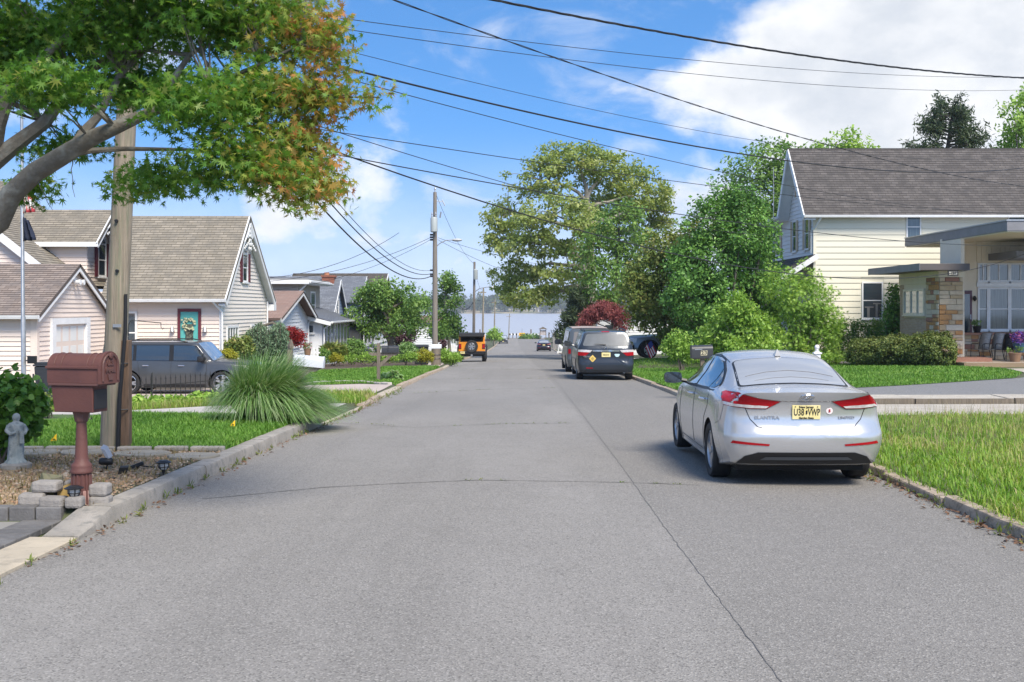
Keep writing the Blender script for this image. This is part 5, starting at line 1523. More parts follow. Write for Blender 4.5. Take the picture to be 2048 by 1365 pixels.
# ================================================================== minivans, wagons and vans share a boxier skin
def box_shell(L, W, Hh, hood, cowl, ws_top, tail, zbelt, wt=.74, zb=.22, roof_drop=.05, nose=.78):
 w = W / 2
 st = [(0, zb + .08, w * .90, w * .955, .62, w * .94, zbelt, w * wt * .97, Hh - .10, Hh - .055),
   (.25, zb + .02, w * .94, w * .985, .62, w * .965, zbelt, w * wt, Hh - .075, Hh - .02),
   (.9, zb, w * .95, w, .62, w * .97, zbelt, w * wt, Hh - .06, Hh - .005),
   (L * .4, zb, w * .95, w, .62, w * .97, zbelt - .01, w * wt, Hh - .06, Hh),
   (ws_top, zb, w * .95, w, .62, w * .97, zbelt - .03, w * wt, Hh - .07, Hh - .02),
   ((ws_top + cowl) / 2, zb, w * .95, w, .6, w * .965, zbelt - .05, w * (wt + .05), (Hh + hood) / 2 - .05, (Hh + hood) / 2 + .02),
   (cowl, zb, w * .95, w, .58, w * .95, hood - .10, w * .80, hood - .03, hood + .02),
   ((cowl + L) / 2, zb + .01, w * .94, w * .985, .56, w * .92, hood - .16, w * .78, hood - .07, hood - .03),
   (L - .2, zb + .04, w * .88, w * .94, .54, w * .84, hood * nose, w * .68, hood * .90, hood * .93),
   (L, zb + .07, w * .82, w * .88, .52, w * .78, hood * nose - .05, w * .6, hood * .84, hood * .86)]
 rear = lambda x, z: tail * max(0, z - zbelt) / (Hh - zbelt) + (.05 if z > .66 else 0) * float(sst((z - .6) / .1)) + .05 * (abs(x) / w) ** 2 + .14 * max(0, (abs(x) - w * .7) / (w * .3)) ** 2 + (.08 * max(0, .4 - z) / .2)
 front = lambda x, z: .10 * (abs(x) / w) ** 2 + .25 * (abs(x) / w) ** 4
 return Shell(st, rear, front)
def windows_side(S, T, polys, glass=M_cglass, frame=None):
 for ax in ('left', 'right'):
  if frame: S.patch('window_frame', frame, ax, .003, M_black, T, .12)
  for p in polys: S.patch('side_window', p, ax, .008, glass, T, .12)
def minivan():
 L = 5.15; X, Y = 3.22, 38.6 - .98
 T = thing('minivan', 'dark blue-grey minivan parked on the right with a yellow diamond decal', 'car', (X, Y, crown(X, Y + 1) - .005), R(-.5))
 S = box_shell(L, 2.0, 1.735, 1.08, 4.0, 3.1, .30, 1.08, .74)
 pm = paint('slate_blue_paint', (.035, .042, .052), .45, .28)
 S.body('body', pm, T, [(.98, .34, .40), (3.98, .34, .40)], 1.0)
 for y in (.98, 3.98):
  for sg in (-1, 1): wheel(T, sg * .86, y, .34, .23, sg, M_alloy, 6, .66, False)
 windows_side(S, T, [[(3.6, 1.13), (3.0, 1.55), (2.55, 1.6), (2.55, 1.1)], [(2.45, 1.6), (1.5, 1.6), (1.5, 1.08), (2.45, 1.1)], [(1.42, 1.6), (.75, 1.57), (.55, 1.2), (.7, 1.08), (1.42, 1.08)]])
 g = S.patch('rear_window', rounded([(-.80, 1.20), (.80, 1.20), (.66, 1.60), (-.66, 1.60)], .08), 'rear', .008, mat('tinted_hatch_glass', (.10, .108, .115), .28, (.14, .15, .16), 1.5, spec=.2), T, .1)
 h, n = S.cast((0, 1.23), 'rear')
 q = MB(); q.tube([h + n * .03, h + n * .03 + Vector((-.40, -.01, .03))], [.016, .008], 6); lpart('wiper', q, M_black, T)
 S.patch('brake_light', [(-.14, 1.665), (.14, 1.665), (.13, 1.69), (-.13, 1.69)], 'rear', .012, M_red, T)
 for sg in (-1, 1):
  p = [(sg * .47, 1.06), (sg * .94, 1.075), (sg * .955, .875), (sg * .70, .865)]
  c = [(sg * .47, 1.06), (sg * .94, 1.075), (sg * .945, 1.0), (sg * .54, .98)]
  Lp = S.patch('tail_lamp', p if sg > 0 else p[::-1], 'rear', .012, M_red, T, .08)
  S.patch('lamp_lens', c if sg > 0 else c[::-1], 'rear', .016, M_clear, Lp, .08)
  r_ = [(sg * .45, .435), (sg * .68, .435), (sg * .68, .465), (sg * .45, .46)]
  if sg < 0: S.patch('reflector', r_[::-1], 'rear', .01, M_red, T)
 S.patch('chrome_strip', [(-.46, 1.01), (.46, 1.01), (.46, 1.06), (-.46, 1.06)], 'rear', .012, M_chrome, T, .1)
 S.seam('hatch_seam', [(-.84, 1.15), (-.80, .86), (-.74, .66), (-.66, .62), (.66, .62), (.74, .66), (.80, .86), (.84, 1.15)], 'rear', .006, M_black, T)
 S.patch('bumper_lower', [(-.80, .27), (.80, .27), (.74, .36), (-.74, .36)], 'rear', .008, M_black, T, .1)
 h, n = S.cast((0, .90), 'rear'); nj_plate(T, h + n * .012, (1, 0, 0), (0, 0, 1), (0, -1, 0), None)
 h, n = S.cast((0, 1.13), 'rear')
 q = MB(); f = h + n * .01
 for pts in ([(-.05, -.04), (-.035, .045)], [(.05, -.04), (.035, .045)], [(-.04, 0), (.04, 0)]): q.tube([f + Vector((a, 0, b)) for a, b in pts], .009, 5)
 lpart('badge', q, M_chrome, T)
 h, n = S.cast((-.60, .83), 'rear'); text_obj('lettering', 'ODYSSEY', .075, M_chrome, T, h + n * .008, (1, 0, -.06), (0, 0, 1), (0, -1, 0), .002, .003, 1.1)
 h, n = S.cast((-.46, .77), 'rear'); q = MB(); f = h + n * .012; q.prism([f + Vector((0, 0, .13)), f + Vector((.12, 0, 0)), f + Vector((0, 0, -.13)), f + Vector((-.12, 0, 0))], (0, -.004, 0)); d_ = lpart('diamond_decal', q, mat('yellow_decal', (.70, .48, .12), .5), T)
 q = MB(); f2 = f + Vector((0, -.006, 0)); q.prism([f2 + Vector((0, 0, .07)), f2 + Vector((.065, 0, 0)), f2 + Vector((0, 0, -.07)), f2 + Vector((-.065, 0, 0))], (0, -.002, 0)); lpart('decal_print', q, mat('decal_ochre', (.42, .30, .08), .5), d_)
 h, n = S.cast((.38, .88), 'rear'); q = MB(); f = h + n * .01
 q.prism([f + Vector((.08 * math.cos(a) * (1 + .3 * math.sin(3 * a)), 0, .07 * math.sin(a) * (1 + .3 * math.cos(2 * a)))) for a in np.linspace(0, 6.28, 18)[:-1]], (0, -.003, 0)); lpart('bird_sticker', q, mat('aqua_sticker', (.35, .60, .62), .5, (.6, .7, .7), 30), T)
 for sg in (-1, 1): mirror_pod(T, sg * .98, 3.62, 1.16, sg, pm, 1.25)
 lpart('underbody', MB().box(-.75, .75, .35, 4.8, .2, .36), M_under, T)
 q = MB(); q.tube([(.62, .10, .30), (.62, .4, .30)], .04, 8); lpart('exhaust', q, M_metal, T)
 for sg in (-1, 1): lpart('roof_rail', MB().tube([(sg * .70, .7, 1.70), (sg * .71, 1.0, 1.75), (sg * .71, 2.7, 1.76), (sg * .70, 3.0, 1.70)], .02, 6), M_black, T)
minivan()
def grey_van():
 X, Y = 3.28, 46.2
 T = thing('boxy_van', 'boxy grey van with a tan roof parked just ahead of the minivan', 'van', (X, Y, crown(X, Y + 1) - .005), R(.3))
 S = box_shell(4.9, 1.98, 1.93, 1.15, 3.9, 3.35, .12, 1.12, .82)
 S.body('body', paint('van_grey', (.10, .11, .115), .3, .3), T, [(.98, .36, .42), (3.8, .36, .42)], .99)
 for y in (.98, 3.8):
  for sg in (-1, 1): wheel(T, sg * .86, y, .36, .24, sg, M_alloy_dark, 5, .62, False)
 windows_side(S, T, [[(3.6, 1.2), (3.3, 1.72), (2.7, 1.75), (2.7, 1.18)], [(2.6, 1.75), (1.5, 1.75), (1.5, 1.16), (2.6, 1.18)], [(1.4, 1.75), (.4, 1.75), (.35, 1.16), (1.4, 1.16)]])
 S.patch('rear_window', rounded([(-.72, 1.2), (.72, 1.2), (.66, 1.74), (-.66, 1.74)], .06), 'rear', .008, mat('tan_rear_glass', (.17, .15, .13), .1, coat=.6), T, .1)
 S.patch('roof_panel', [(-.74, .25), (.74, .25), (.74, 3.2), (-.74, 3.2)], 'top', .02, mat('tan_roof', (.36, .29, .25), .5), T, .2)
 for sg in (-1, 1):
  mirror_pod(T, sg * .97, 3.5, 1.22, sg, M_black, 1.5)
  p = [(sg * .80, 1.02), (sg * .90, 1.02), (sg * .90, .82), (sg * .80, .82)]
  S.patch('tail_lamp', p if sg > 0 else p[::-1], 'rear', .01, M_red, T, .1)
 lpart('underbody', MB().box(-.75, .75, .35, 4.6, .22, .38), M_under, T)
grey_van()
def wagon():
 # parked nose to the road on the drive of the cream house
 L = 5.13; xr, yc = -13.25, 36.0
 zz = gz(-10.5, 36) + .02
 T = thing('grey_wagon', 'dark grey boxy wagon with pale roof parked in front of the cream garage', 'car', (xr, yc, zz), R(-90 - 1.5))
 S = box_shell(L, 1.93, 1.70, 1.10, 3.75, 3.15, .12, 1.05, .86, nose=.82)
 pm = paint('graphite_paint', (.085, .088, .092), .5, .3)
 S.body('body', pm, T, [(1.05, .37, .43), (4.05, .37, .43)], .965)
 for y in (1.05, 4.05):
  for sg in (-1, 1): wheel(T, sg * .83, y, .37, .24, sg, M_alloy, 5, .72)
 fr = [(3.72, 1.05), (3.18, 1.60), (.30, 1.60), (.20, 1.10)]
 windows_side(S, T, [[(3.58, 1.10), (3.14, 1.56), (2.50, 1.57), (2.50, 1.09)], [(2.36, 1.57), (1.30, 1.57), (1.30, 1.09), (2.36, 1.09)], [(1.20, 1.57), (.40, 1.55), (.32, 1.15), (1.20, 1.10)]], frame=fr)
 S.patch('windscreen', rounded([(-.74, 3.78), (.74, 3.78), (.70, 3.22), (-.70, 3.22)], .05), 'top', .008, mat('windscreen_glass', (.16, .20, .24), .05, coat=1.0, spec=1.0), T, .12)
 S.patch('roof_panel', [(-.80, .12), (.80, .12), (.78, 3.10), (-.78, 3.10)], 'top', .012, paint('pale_roof', (.5, .51, .53), .5, .3), T, .2)  # roof panel paler than the body
 for sg in (-1, 1):
  mirror_pod(T, sg * .94, 3.45, 1.14, sg, M_black, 1.3)
  lpart('roof_rail', MB().tube([(sg * .76, .5, 1.66), (sg * .77, .8, 1.73), (sg * .77, 2.6, 1.735), (sg * .76, 2.9, 1.67)], .022, 6), M_black, T)
 for yh in (1.6, 2.75):
  for ax in ('right', 'left'):
   h, n = S.cast((yh, .93), ax); q = MB(); q.tube([h + n * .005 + Vector((0, -.10, 0)), h + n * .04 + Vector((0, -.07, 0)), h + n * .04 + Vector((0, .07, 0)), h + n * .005 + Vector((0, .10, 0))], .016, 6); lpart('door_handle', q, M_chrome, T, smooth=True)
 for ax in ('right', 'left'):
  for pts in ([(2.43, 1.08), (2.43, .35)], [(1.35, 1.08), (1.42, .6), (1.52, .35)], [(3.55, 1.04), (3.6, .35)]): S.seam('door_seam', pts, ax, .005, M_black, T)
  S.patch('sill_cladding', [(1.55, .24), (3.55, .24), (3.55, .34), (1.55, .34)], ax, .008, M_black, T, .2)
  S.patch('turn_signal', [(4.70, .80), (4.86, .80), (4.86, .72), (4.72, .72)], ax, .012, mat('amber_lamp', (.75, .22, .02), .2, coat=1), T, .05)
  S.patch('headlamp', [(4.72, .88), (4.98, .86), (4.98, .80), (4.70, .80)], ax, .010, M_clear, T, .06)
 S.patch('headlamp', [(-.80, .86), (-.45, .86), (-.45, .74), (-.80, .74)], 'front', .01, M_clear, T, .08); S.patch('headlamp', [(.45, .86), (.80, .86), (.80, .74), (.45, .74)], 'front', .01, M_clear, T, .08)
 S.patch('grille', [(-.44, .90), (.44, .90), (.44, .70), (-.44, .70)], 'front', .012, M_chrome, T, .1)
 S.patch('front_bumper', [(-.78, .25), (.78, .25), (.78, .38), (-.78, .38)], 'front', .01, M_black, T, .1)
 lpart('underbody', MB().box(-.7, .7, .35, 4.8, .22, .4), M_under, T)
wagon()
# ================================================================== orange off-roader with spare wheel
def offroader():
 X, Y = -2.72, 74.2
 T = thing('orange_offroader', 'orange off-road vehicle with black soft top and a rear spare wheel', 'car', (X, Y, float(road_z(75)) + .02), R(.5))
 om = mat('orange_paint', (.72, .26, .012), .3, coat=.8)
 q = MB(); q.prism([(-.90, .25, .62), (-.90, .25, 1.36), (-.90, 3.0, 1.36), (-.90, 3.05, 1.30), (-.90, 4.25, 1.24), (-.90, 4.35, .70), (-.90, 3.9, .62)], (1.80, 0, 0)); bevel(lpart('body', q, om, T), .05, 3)
 for y in (.95, 3.85):
  for sg in (-1, 1):
   wheel(T, sg * .83, y, .43, .29, sg, M_alloy_dark, 6, .52, False)
   f = MB(); f.tube([(sg * .93, y - .62, .66), (sg * .93, y - .46, .95), (sg * .93, y, 1.03), (sg * .93, y + .46, .95), (sg * .93, y + .62, .66)], .07, 6); lpart('fender_flare', f, M_black, T, smooth=True)
 lpart('underbody', MB().box(-.72, .72, .3, 4.2, .40, .64), M_under, T)
 b = MB(); b.box(-.93, .93, .02, .30, .50, .74); bevel(lpart('rear_bumper', b, M_black, T), .03)
 lpart('tow_hitch', MB().box(-.06, .06, -.06, .04, .42, .52), M_metal, T)
 # roll cage in body colour, glass and soft top
 for sg in (-1, 1):
  bevel(lpart('roof_pillar', MB().box(sg * .82 - .06, sg * .82 + .06, .32, .50, 1.36, 1.82), om, T), .02)
  lpart('roof_pillar', MB().box(sg * .80 - .04, sg * .80 + .04, 1.6, 1.72, 1.36, 1.82), M_black, T)
  lpart('roof_pillar', MB().tube([(sg * .80, 3.0, 1.34), (sg * .76, 2.55, 1.84)], .04, 6), M_black, T)
  lpart('side_window', MB().box(sg * .80 - .01, sg * .80 + .01, 1.74, 2.6, 1.37, 1.80), M_cglass, T)
  bevel(lpart('tail_lamp', MB().box(sg * .80 - .07, sg * .80 + .07, .215, .26, .92, 1.20), M_red, T), .01)
  lpart('lamp_bezel', MB().box(sg * .80 - .095, sg * .80 + .095, .225, .255, .89, 1.23), M_black, T)
  mirror_pod(T, sg * .90, 2.9, 1.42, sg, M_black, 1.3)
 t = MB(); t.prism([(-.86, .10, 1.78), (-.86, .14, 1.92), (-.86, .9, 1.98), (-.86, 2.5, 1.92), (-.86, 2.62, 1.84), (-.86, .9, 1.86)], (1.72, 0, 0)); bevel(lpart('soft_top', t, mat('black_canvas', (.016, .016, .017), .85), T), .03)
 t = MB()
 t.tube([(-.84, .06, 1.76), (.84, .06, 1.76)], .08, 8); lpart('folded_canvas', t, mat('black_canvas', (.016, .016, .017), .85), T, smooth=True)
 for sg in (-1, 1):
  bevel(lpart('seat', MB().box(sg * .4 - .24, sg * .4 + .24, 1.9, 2.05, .9, 1.62), M_black, T), .05); bevel(lpart('rear_seat', MB().box(sg * .4 - .3, sg * .4 + .3, .8, .92, .9, 1.56), M_black, T), .05)
 w = wheel(T, 0, 0, .42, .28, 1, M_alloy, 6, .58, True); w.location = (0, .10, 1.06); w.rotation_euler = (0, 0, R(-90))
 w.name = 'spare_wheel'
 nj_plate(T, (-.62, .015, .64), (1, 0, 0), (0, 0, 1), (0, -1, 0), None)
 bevel(lpart('windscreen_frame', MB().box(-.82, .82, 2.56, 2.62, 1.36, 1.84), mat('clear_ws', (.12, .14, .15), .1, coat=.5), T), .01)
offroader()
# ================================================================== grey pickup nose behind the shrubs, distant car facing us
def pickup():
 Y = 55.6; xf = 5.8
 T = thing('grey_pickup', 'grey pickup half hidden by shrubs, nose towards the road', 'truck', (xf + 5.4, Y, gz(xf + 2.5, Y) + .02), R(90))
 S = box_shell(5.4, 2.0, 1.85, 1.22, 3.65, 2.9, .1, 1.15, .80, zb=.42, nose=.82)
 pm = paint('pickup_grey', (.22, .24, .26), .4, .3)
 S.body('body', pm, T, [(1.0, .42, .50), (4.4, .42, .50)], 1.0)
 for y in (1.0, 4.4):
  for sg in (-1, 1):
   wheel(T, sg * .86, y, .42, .28, sg, M_alloy, 6, .58, False)
   f = MB(); f.tube([(sg * 1.0, y + .52 * math.cos(a), .42 + .52 * math.sin(a)) for a in np.linspace(-.1, math.pi + .1, 12)], .045, 6); lpart('fender_flare', f, M_black, T, smooth=True)
 windows_side(S, T, [[(3.45, 1.25), (2.9, 1.70), (2.2, 1.72), (2.2, 1.22)], [(2.1, 1.72), (1.3, 1.70), (1.3, 1.2), (2.1, 1.22)]])
 S.patch('windscreen', [(-.74, 3.65), (.74, 3.65), (.70, 3.0), (-.70, 3.0)], 'top', .008, M_cglass, T, .12)
 for ax in ('left', 'right'): S.patch('headlamp', [(4.98, 1.02), (5.30, 1.0), (5.30, .82), (5.02, .80)], ax, .012, M_clear, T, .06)
 S.patch('grille', [(-.62, 1.0), (.62, 1.0), (.62, .72), (-.62, .72)], 'front', .012, M_black, T, .1)
 for sg in (-1, 1):
  p = [(sg * .64, 1.02), (sg * .80, 1.02), (sg * .80, .80), (sg * .64, .80)]; S.patch('headlamp', p if sg > 0 else p[::-1], 'front', .012, M_clear, T, .06)
 b = MB(); b.box(-.95, .95, 5.12, 5.42, .48, .72); bevel(lpart('front_bumper', b, M_black, T), .04)
 for sg in (-1, 1): mirror_pod(T, sg * .97, 3.35, 1.28, sg, M_black, 1.4)
 lpart('underbody', MB().box(-.7, .7, .4, 4.8, .40, .6), M_under, T)
pickup()
def distant_suv():
 Y = 219; X = -1.75
 T = thing('distant_car', 'tiny dark car facing the camera by the left kerb near the water', 'car', (X, Y + 4.6, crown(X, Y) - .02), R(180))
 S = box_shell(4.6, 1.88, 1.68, 1.06, 3.5, 2.9, .3, 1.05, .74)
 S.body('body', paint('dark_grey_paint', (.06, .063, .068), .4, .3), T, [(.9, .35, .41), (3.65, .35, .41)], .94)
 for y in (.9, 3.65):
  for sg in (-1, 1): wheel(T, sg * .80, y, .35, .22, sg, M_alloy, 5, .66, False)
 S.patch('windscreen', [(-.70, 3.5), (.70, 3.5), (.66, 2.92), (-.66, 2.92)], 'top', .01, mat('pale_windscreen', (.30, .33, .36), .1, coat=1), T, .15)
 S.patch('grille', [(-.5, .95), (.5, .95), (.45, .62), (-.45, .62)], 'front', .012, M_black, T, .1)
 for sg in (-1, 1):
  p = [(sg * .52, .98), (sg * .78, .98), (sg * .78, .82), (sg * .52, .82)]; S.patch('headlamp', p if sg > 0 else p[::-1], 'front', .012, M_clear, T, .08)
  mirror_pod(T, sg * .92, 3.3, 1.1, sg, M_black, 1.2)
 nj_plate(T, (0, 4.62, .5), (-1, 0, 0), (0, 0, 1), (0, 1, 0), None)
distant_suv()
# ------------------------------------------------------------------ vegetation
def np_mesh(name, V, F, rnd=None, material=None):
 V = np.asarray(V, np.float32); F = np.asarray(F, np.int32)
 me = bpy.data.meshes.new(name); k = F.shape[1]
 me.vertices.add(len(V)); me.vertices.foreach_set('co', V.ravel())
 me.loops.add(F.size); me.loops.foreach_set('vertex_index', F.ravel())
 me.polygons.add(len(F)); me.polygons.foreach_set('loop_start', np.arange(0, F.size, k, dtype=np.int32)); me.polygons.foreach_set('loop_total', np.full(len(F), k, np.int32))
 me.update(calc_edges=True)
 if rnd is not None:
  a = me.attributes.new('rnd', 'FLOAT', 'POINT'); a.data.foreach_set('value', np.asarray(rnd, np.float32))
 if material is not None: me.materials.append(material)
 return me
def star_leaf():
 pts = [(0, 0)]; lob = [(-128, .52), (-72, .85), (-28, .96), (0, 1.1)]
 ang = [-130, -100, -72, -52, -34, -15, 0, 15, 34, 52, 72, 100, 130]; rad = [.48, .24, .82, .30, .98, .34, 1.12, .34, .98, .30, .82, .24, .48]
 v = [(0, .12, 0)] + [(r * math.sin(R(a)) * .62, .12 + r * math.cos(R(a)) * .62, -.10 * r * r) for a, r in zip(ang, rad)]
 f = [(0, i, i + 1) for i in range(1, len(v) - 1)]
 return np.array(v), np.array(f)
LEAF = {'oval': (np.array([(0, 0, 0), (-.30, .45, .07), (0, 1, -.05), (.30, .45, .07)]), np.array([(0, 2, 1), (0, 3, 2)])),
  'long': (np.array([(0, 0, 0), (-.13, .45, .04), (0, 1, -.10), (.13, .45, .04)]), np.array([(0, 2, 1), (0, 3, 2)])),
  'round': (np.array([(0, 0, 0), (-.42, .35, .08), (-.3, .8, .04), (0, 1, -.06), (.3, .8, .04), (.42, .35, .08)]), np.array([(0, 2, 1), (0, 3, 2), (0, 4, 3), (0, 5, 4)])),
  'star': star_leaf()}
def leaves(C, spread, nper, shape, size, seed=0, up=.5, droop=0.0, crnd=None, outward=None, jit=.25, flat=1.0):
 """leaf faces scattered round cluster centres C"""
 g = np.random.default_rng(seed); C = np.asarray(C, float); K = len(C)
 idx = np.repeat(np.arange(K), nper); N = len(idx)
 sp = np.asarray(spread, float); sp = sp[idx] if sp.ndim else np.full(N, float(sp))
 d = g.normal(size=(N, 3)); d *= (g.random((N, 1)) ** .5) / (np.linalg.norm(d, axis=1, keepdims=True) + 1e-6) * 1.5
 d[:, 2] *= flat
 P_ = C[idx] + d * sp[:, None]
 nrm = g.normal(size=(N, 3)) * .9; nrm[:, 2] += up
 if outward is not None: nrm += (P_ - np.asarray(outward)) / (np.linalg.norm(P_ - np.asarray(outward), axis=1, keepdims=True) + 1e-6) * .8
 nrm /= np.linalg.norm(nrm, axis=1, keepdims=True)
 t = g.normal(size=(N, 3)); t[:, 2] -= droop
 t -= nrm * (t * nrm).sum(1, keepdims=True); t /= np.linalg.norm(t, axis=1, keepdims=True) + 1e-9
 b = np.cross(t, nrm)
 T_, F_ = LEAF[shape]; m = len(T_)
 s = size * (1 + jit * g.normal(size=N)).clip(.45, 1.7)
 V = P_[:, None, :] + s[:, None, None] * (T_[None, :, 0, None] * b[:, None, :] + T_[None, :, 1, None] * t[:, None, :] + T_[None, :, 2, None] * nrm[:, None, :])
 F = (np.arange(N) * m)[:, None, None] + F_[None]
 cr = g.random(K) if crnd is None else np.asarray(crnd)
 r = (.55 * cr[idx] + .45 * g.random(N)).clip(0, 1)
 return V.reshape(-1, 3), F.reshape(-1, 3), np.repeat(r, m)
def join(parts):
 V, F, Rn, o = [], [], [], 0
 for v, f, r in parts: V.append(v); F.append(f + o); Rn.append(r); o += len(v)
 return np.concatenate(V), np.concatenate(F), np.concatenate(Rn)
def blobs_clusters(bl, n, seed, shell=.55, zmin=None):
 """cluster centres in a union of ellipsoids [(cx,cy,cz,rx,ry,rz)], volume weighted, mostly near the skin"""
 g = np.random.default_rng(seed); bl = np.asarray(bl, float)
 vol = (bl[:, 3] * bl[:, 4] * bl[:, 5]) ** .75; out = []
 k = g.choice(len(bl), n, p=vol / vol.sum())
 d = g.normal(size=(n, 3)); d /= np.linalg.norm(d, axis=1, keepdims=True)
 r = shell + (1 - shell) * g.random(n) ** .7
 p = bl[k, :3] + d * bl[k, 3:] * r[:, None]
 if zmin is not None: p = p[p[:, 2] > zmin]
 return p
M_bark = mat('grey_bark', (.17, .145, .115), .9, (.10, .085, .065), 6, stretch=(3, 3, .6), bump=.8, bscale=14)
M_bark_pale = mat('pale_bark', (.30, .27, .225), .85, (.18, .165, .13), 3, stretch=(2, 2, .7), bump=.5, bscale=10)
def curve_pts(a, b, bend, n=6, seed=0):
 a, b = Vector(a), Vector(b); g = random.Random(seed); out = []
 off = Vector((g.uniform(-1, 1), g.uniform(-1, 1), g.uniform(.2, 1))) * bend * (b - a).length
 for i in range(n + 1):
  t = i / n; out.append(a.lerp(b, t) + off * (4 * t * (1 - t)) * .5 + Vector((g.gauss(0, 1), g.gauss(0, 1), g.gauss(0, 1))) * .015 * (b - a).length * (t * (1 - t) * 4))
 return out
def tree(name, label, cat, base, trunk, r0, bl, nclus, nper, shape, lsize, spread, lm, bm=M_bark, seed=1, up=.5, droop=0., limbs=14, group=None, shell=.45, crnd_fn=None, outward=True, twigs=0, zmin=None, flat=.8):
 """trunk = list of points from the base up; bl = crown ellipsoids; all in world coordinates"""
 base = Vector(base); T = thing(name, label, cat, base, group=group)
 C = blobs_clusters(bl, nclus, seed, shell, zmin)
 g = random.Random(seed)
 mb = MB(); n = len(trunk); top = Vector(trunk[-1])
 mb.tube(trunk, [r0 * (1 - .72 * i / (n - 1)) for i in range(n)], 10)
 bl_ = sorted(bl, key=lambda q: q[2])
 ends = []
 for i, q in enumerate(bl_):
  t = .35 + .6 * i / max(1, len(bl_) - 1); k = t * (n - 1); j = min(int(k), n - 2)
  s = Vector(trunk[j]).lerp(Vector(trunk[j + 1]), k - j); e = Vector(q[:3])
  rr = r0 * (.5 - .22 * t)
  pts = curve_pts(s, e, .22, 7, seed + i); mb.tube(pts, [rr * (1 - .8 * a / 7) for a in range(8)], 7); ends.append((pts, rr))
 order = np.random.default_rng(seed).permutation(len(C))[:limbs]
 for i, ci in enumerate(order):
  c = Vector(C[ci]); best = min(((p, a) for pts, rr in ends for a, p in enumerate(pts[2:])), key=lambda q: (q[0] - c).length)
  s = best[0]; mb.tube(curve_pts(s, c, .15, 4, seed * 7 + i), [r0 * .10, r0 * .085, r0 * .06, r0 * .04, r0 * .02], 5)
 wpart('trunk', mb, bm, T, base, smooth=True)
 ctr = np.mean(np.asarray(bl)[:, :3], axis=0)
 cr = crnd_fn(C) if crnd_fn else None
 V, F, rn = leaves(C, spread, nper, shape, lsize, seed + 3, up, droop, cr, ctr if outward else None, flat=flat)
 link('crown', np_mesh('crown', V - np.array(base), F, rn, lm), None, T)
 return T, C
def shrub(name, label, base, bl, nclus, nper, shape, lsize, spread, lm, seed=1, up=.5, droop=0., cat='shrub', group=None, stems=6, shell=.6, zmin=None, bm=M_bark):
 base = Vector(base); T = thing(name, label, cat, base, group=group)
 C = blobs_clusters(bl, nclus, seed, shell, zmin)
 mb = MB(); g = random.Random(seed)
 for i in range(stems):
  c = Vector(C[g.randrange(len(C))]); s = base + Vector((g.uniform(-.12, .12), g.uniform(-.12, .12), -.05)); L = (c - s).length
  mb.tube(curve_pts(s, c, .12, 4, seed + i), [.012 + .012 * L, .01 + .010 * L, .008 + .008 * L, .008 + .004 * L, .005], 5)
 wpart('stems', mb, bm, T, base, smooth=True)
 ctr = np.mean(np.asarray(bl)[:, :3], axis=0)
 V, F, rn = leaves(C, spread, nper, shape, lsize, seed + 3, up, droop, None, ctr)
 link('foliage', np_mesh('foliage', V - np.array(base), F, rn, lm), None, T)
 return T
def PB(px, py, rx, rz, Y, dy=0, ryf=.85):
 """crown ellipsoid seen at a pixel, at depth Y"""
 s = Y / FPX; c = P(px, py, Y + dy); return (c.x, c.y, c.z, rx * s, (rx + rz) / 2 * s * ryf, rz * s)
def at(px, Y): x = Xp(px, Y); return (x, Y, gz(x, Y))
# ---- leaf colours
LM_syc = leaf_mat('sycamore_leaf', [(.14, .21, .05), (.23, .31, .075), (.35, .41, .12), (.48, .49, .22)], .4)
LM_holly = leaf_mat('holly_leaf', [(0.056, 0.121, 0.033), (0.099, 0.221, 0.048), (0.166, 0.332, 0.066), (0.265, 0.442, 0.111)], .25, .45, .3)
LM_crepe = leaf_mat('crepe_leaf', [(0.096, 0.156, 0.036), (0.156, 0.222, 0.048), (0.240, 0.282, 0.072), (0.348, 0.276, 0.096)], .3)
LM_bright = leaf_mat('bright_leaf', [(0.136, 0.251, 0.038), (0.212, 0.367, 0.058), (0.329, 0.503, 0.097), (0.463, 0.600, 0.155)], .4)
LM_mid = leaf_mat('mid_green_leaf', [(0.075, 0.160, 0.039), (0.128, 0.245, 0.054), (0.203, 0.340, 0.075), (0.297, 0.425, 0.106)], .35)
LM_blue = leaf_mat('blue_green_needle', [(.09, .15, .08), (.13, .21, .12), (.18, .27, .16), (.24, .32, .21)], .15)
LM_dark = leaf_mat('dark_conifer', [(0.030, 0.053, 0.022), (0.053, 0.083, 0.033), (0.083, 0.120, 0.045)], .15)
LM_red = leaf_mat('red_maple_leaf', [(0.170, 0.012, 0.018), (0.280, 0.020, 0.022), (0.400, 0.045, 0.030)], .3)
LM_rose = leaf_mat('rose_maple_leaf', [(0.175, 0.037, 0.044), (0.275, 0.075, 0.075), (0.375, 0.138, 0.125)], .3)
LM_gold = leaf_mat('golden_leaf', [(0.220, 0.240, 0.020), (0.340, 0.340, 0.030), (0.460, 0.420, 0.050)], .35)
LM_yew = leaf_mat('yew_needle', [(.045, .075, .02), (.09, .135, .03), (.18, .22, .05), (.33, .33, .10)], .2)
LM_grass = leaf_mat('lawn_blade', [(.07, .175, .018), (.115, .26, .028), (.17, .33, .045), (.25, .37, .075)], .35, .5)
LM_rough = leaf_mat('rough_grass_blade', [(.10, .22, .02), (.17, .32, .03), (.26, .40, .05), (.38, .40, .12), (.42, .35, .18)], .4, .5)
LM_orn = leaf_mat('ornamental_grass_blade', [(.09, .20, .045), (.15, .29, .075), (.25, .38, .14), (.44, .52, .31)], .35, .4)
LM_hydr = leaf_mat('broad_leaf', [(.09, .21, .03), (.14, .29, .045), (0.065, 0.156, 0.026), (0.104, 0.234, 0.039), (0.169, 0.325, 0.052), (0.260, 0.416, 0.091)], .4, .35)
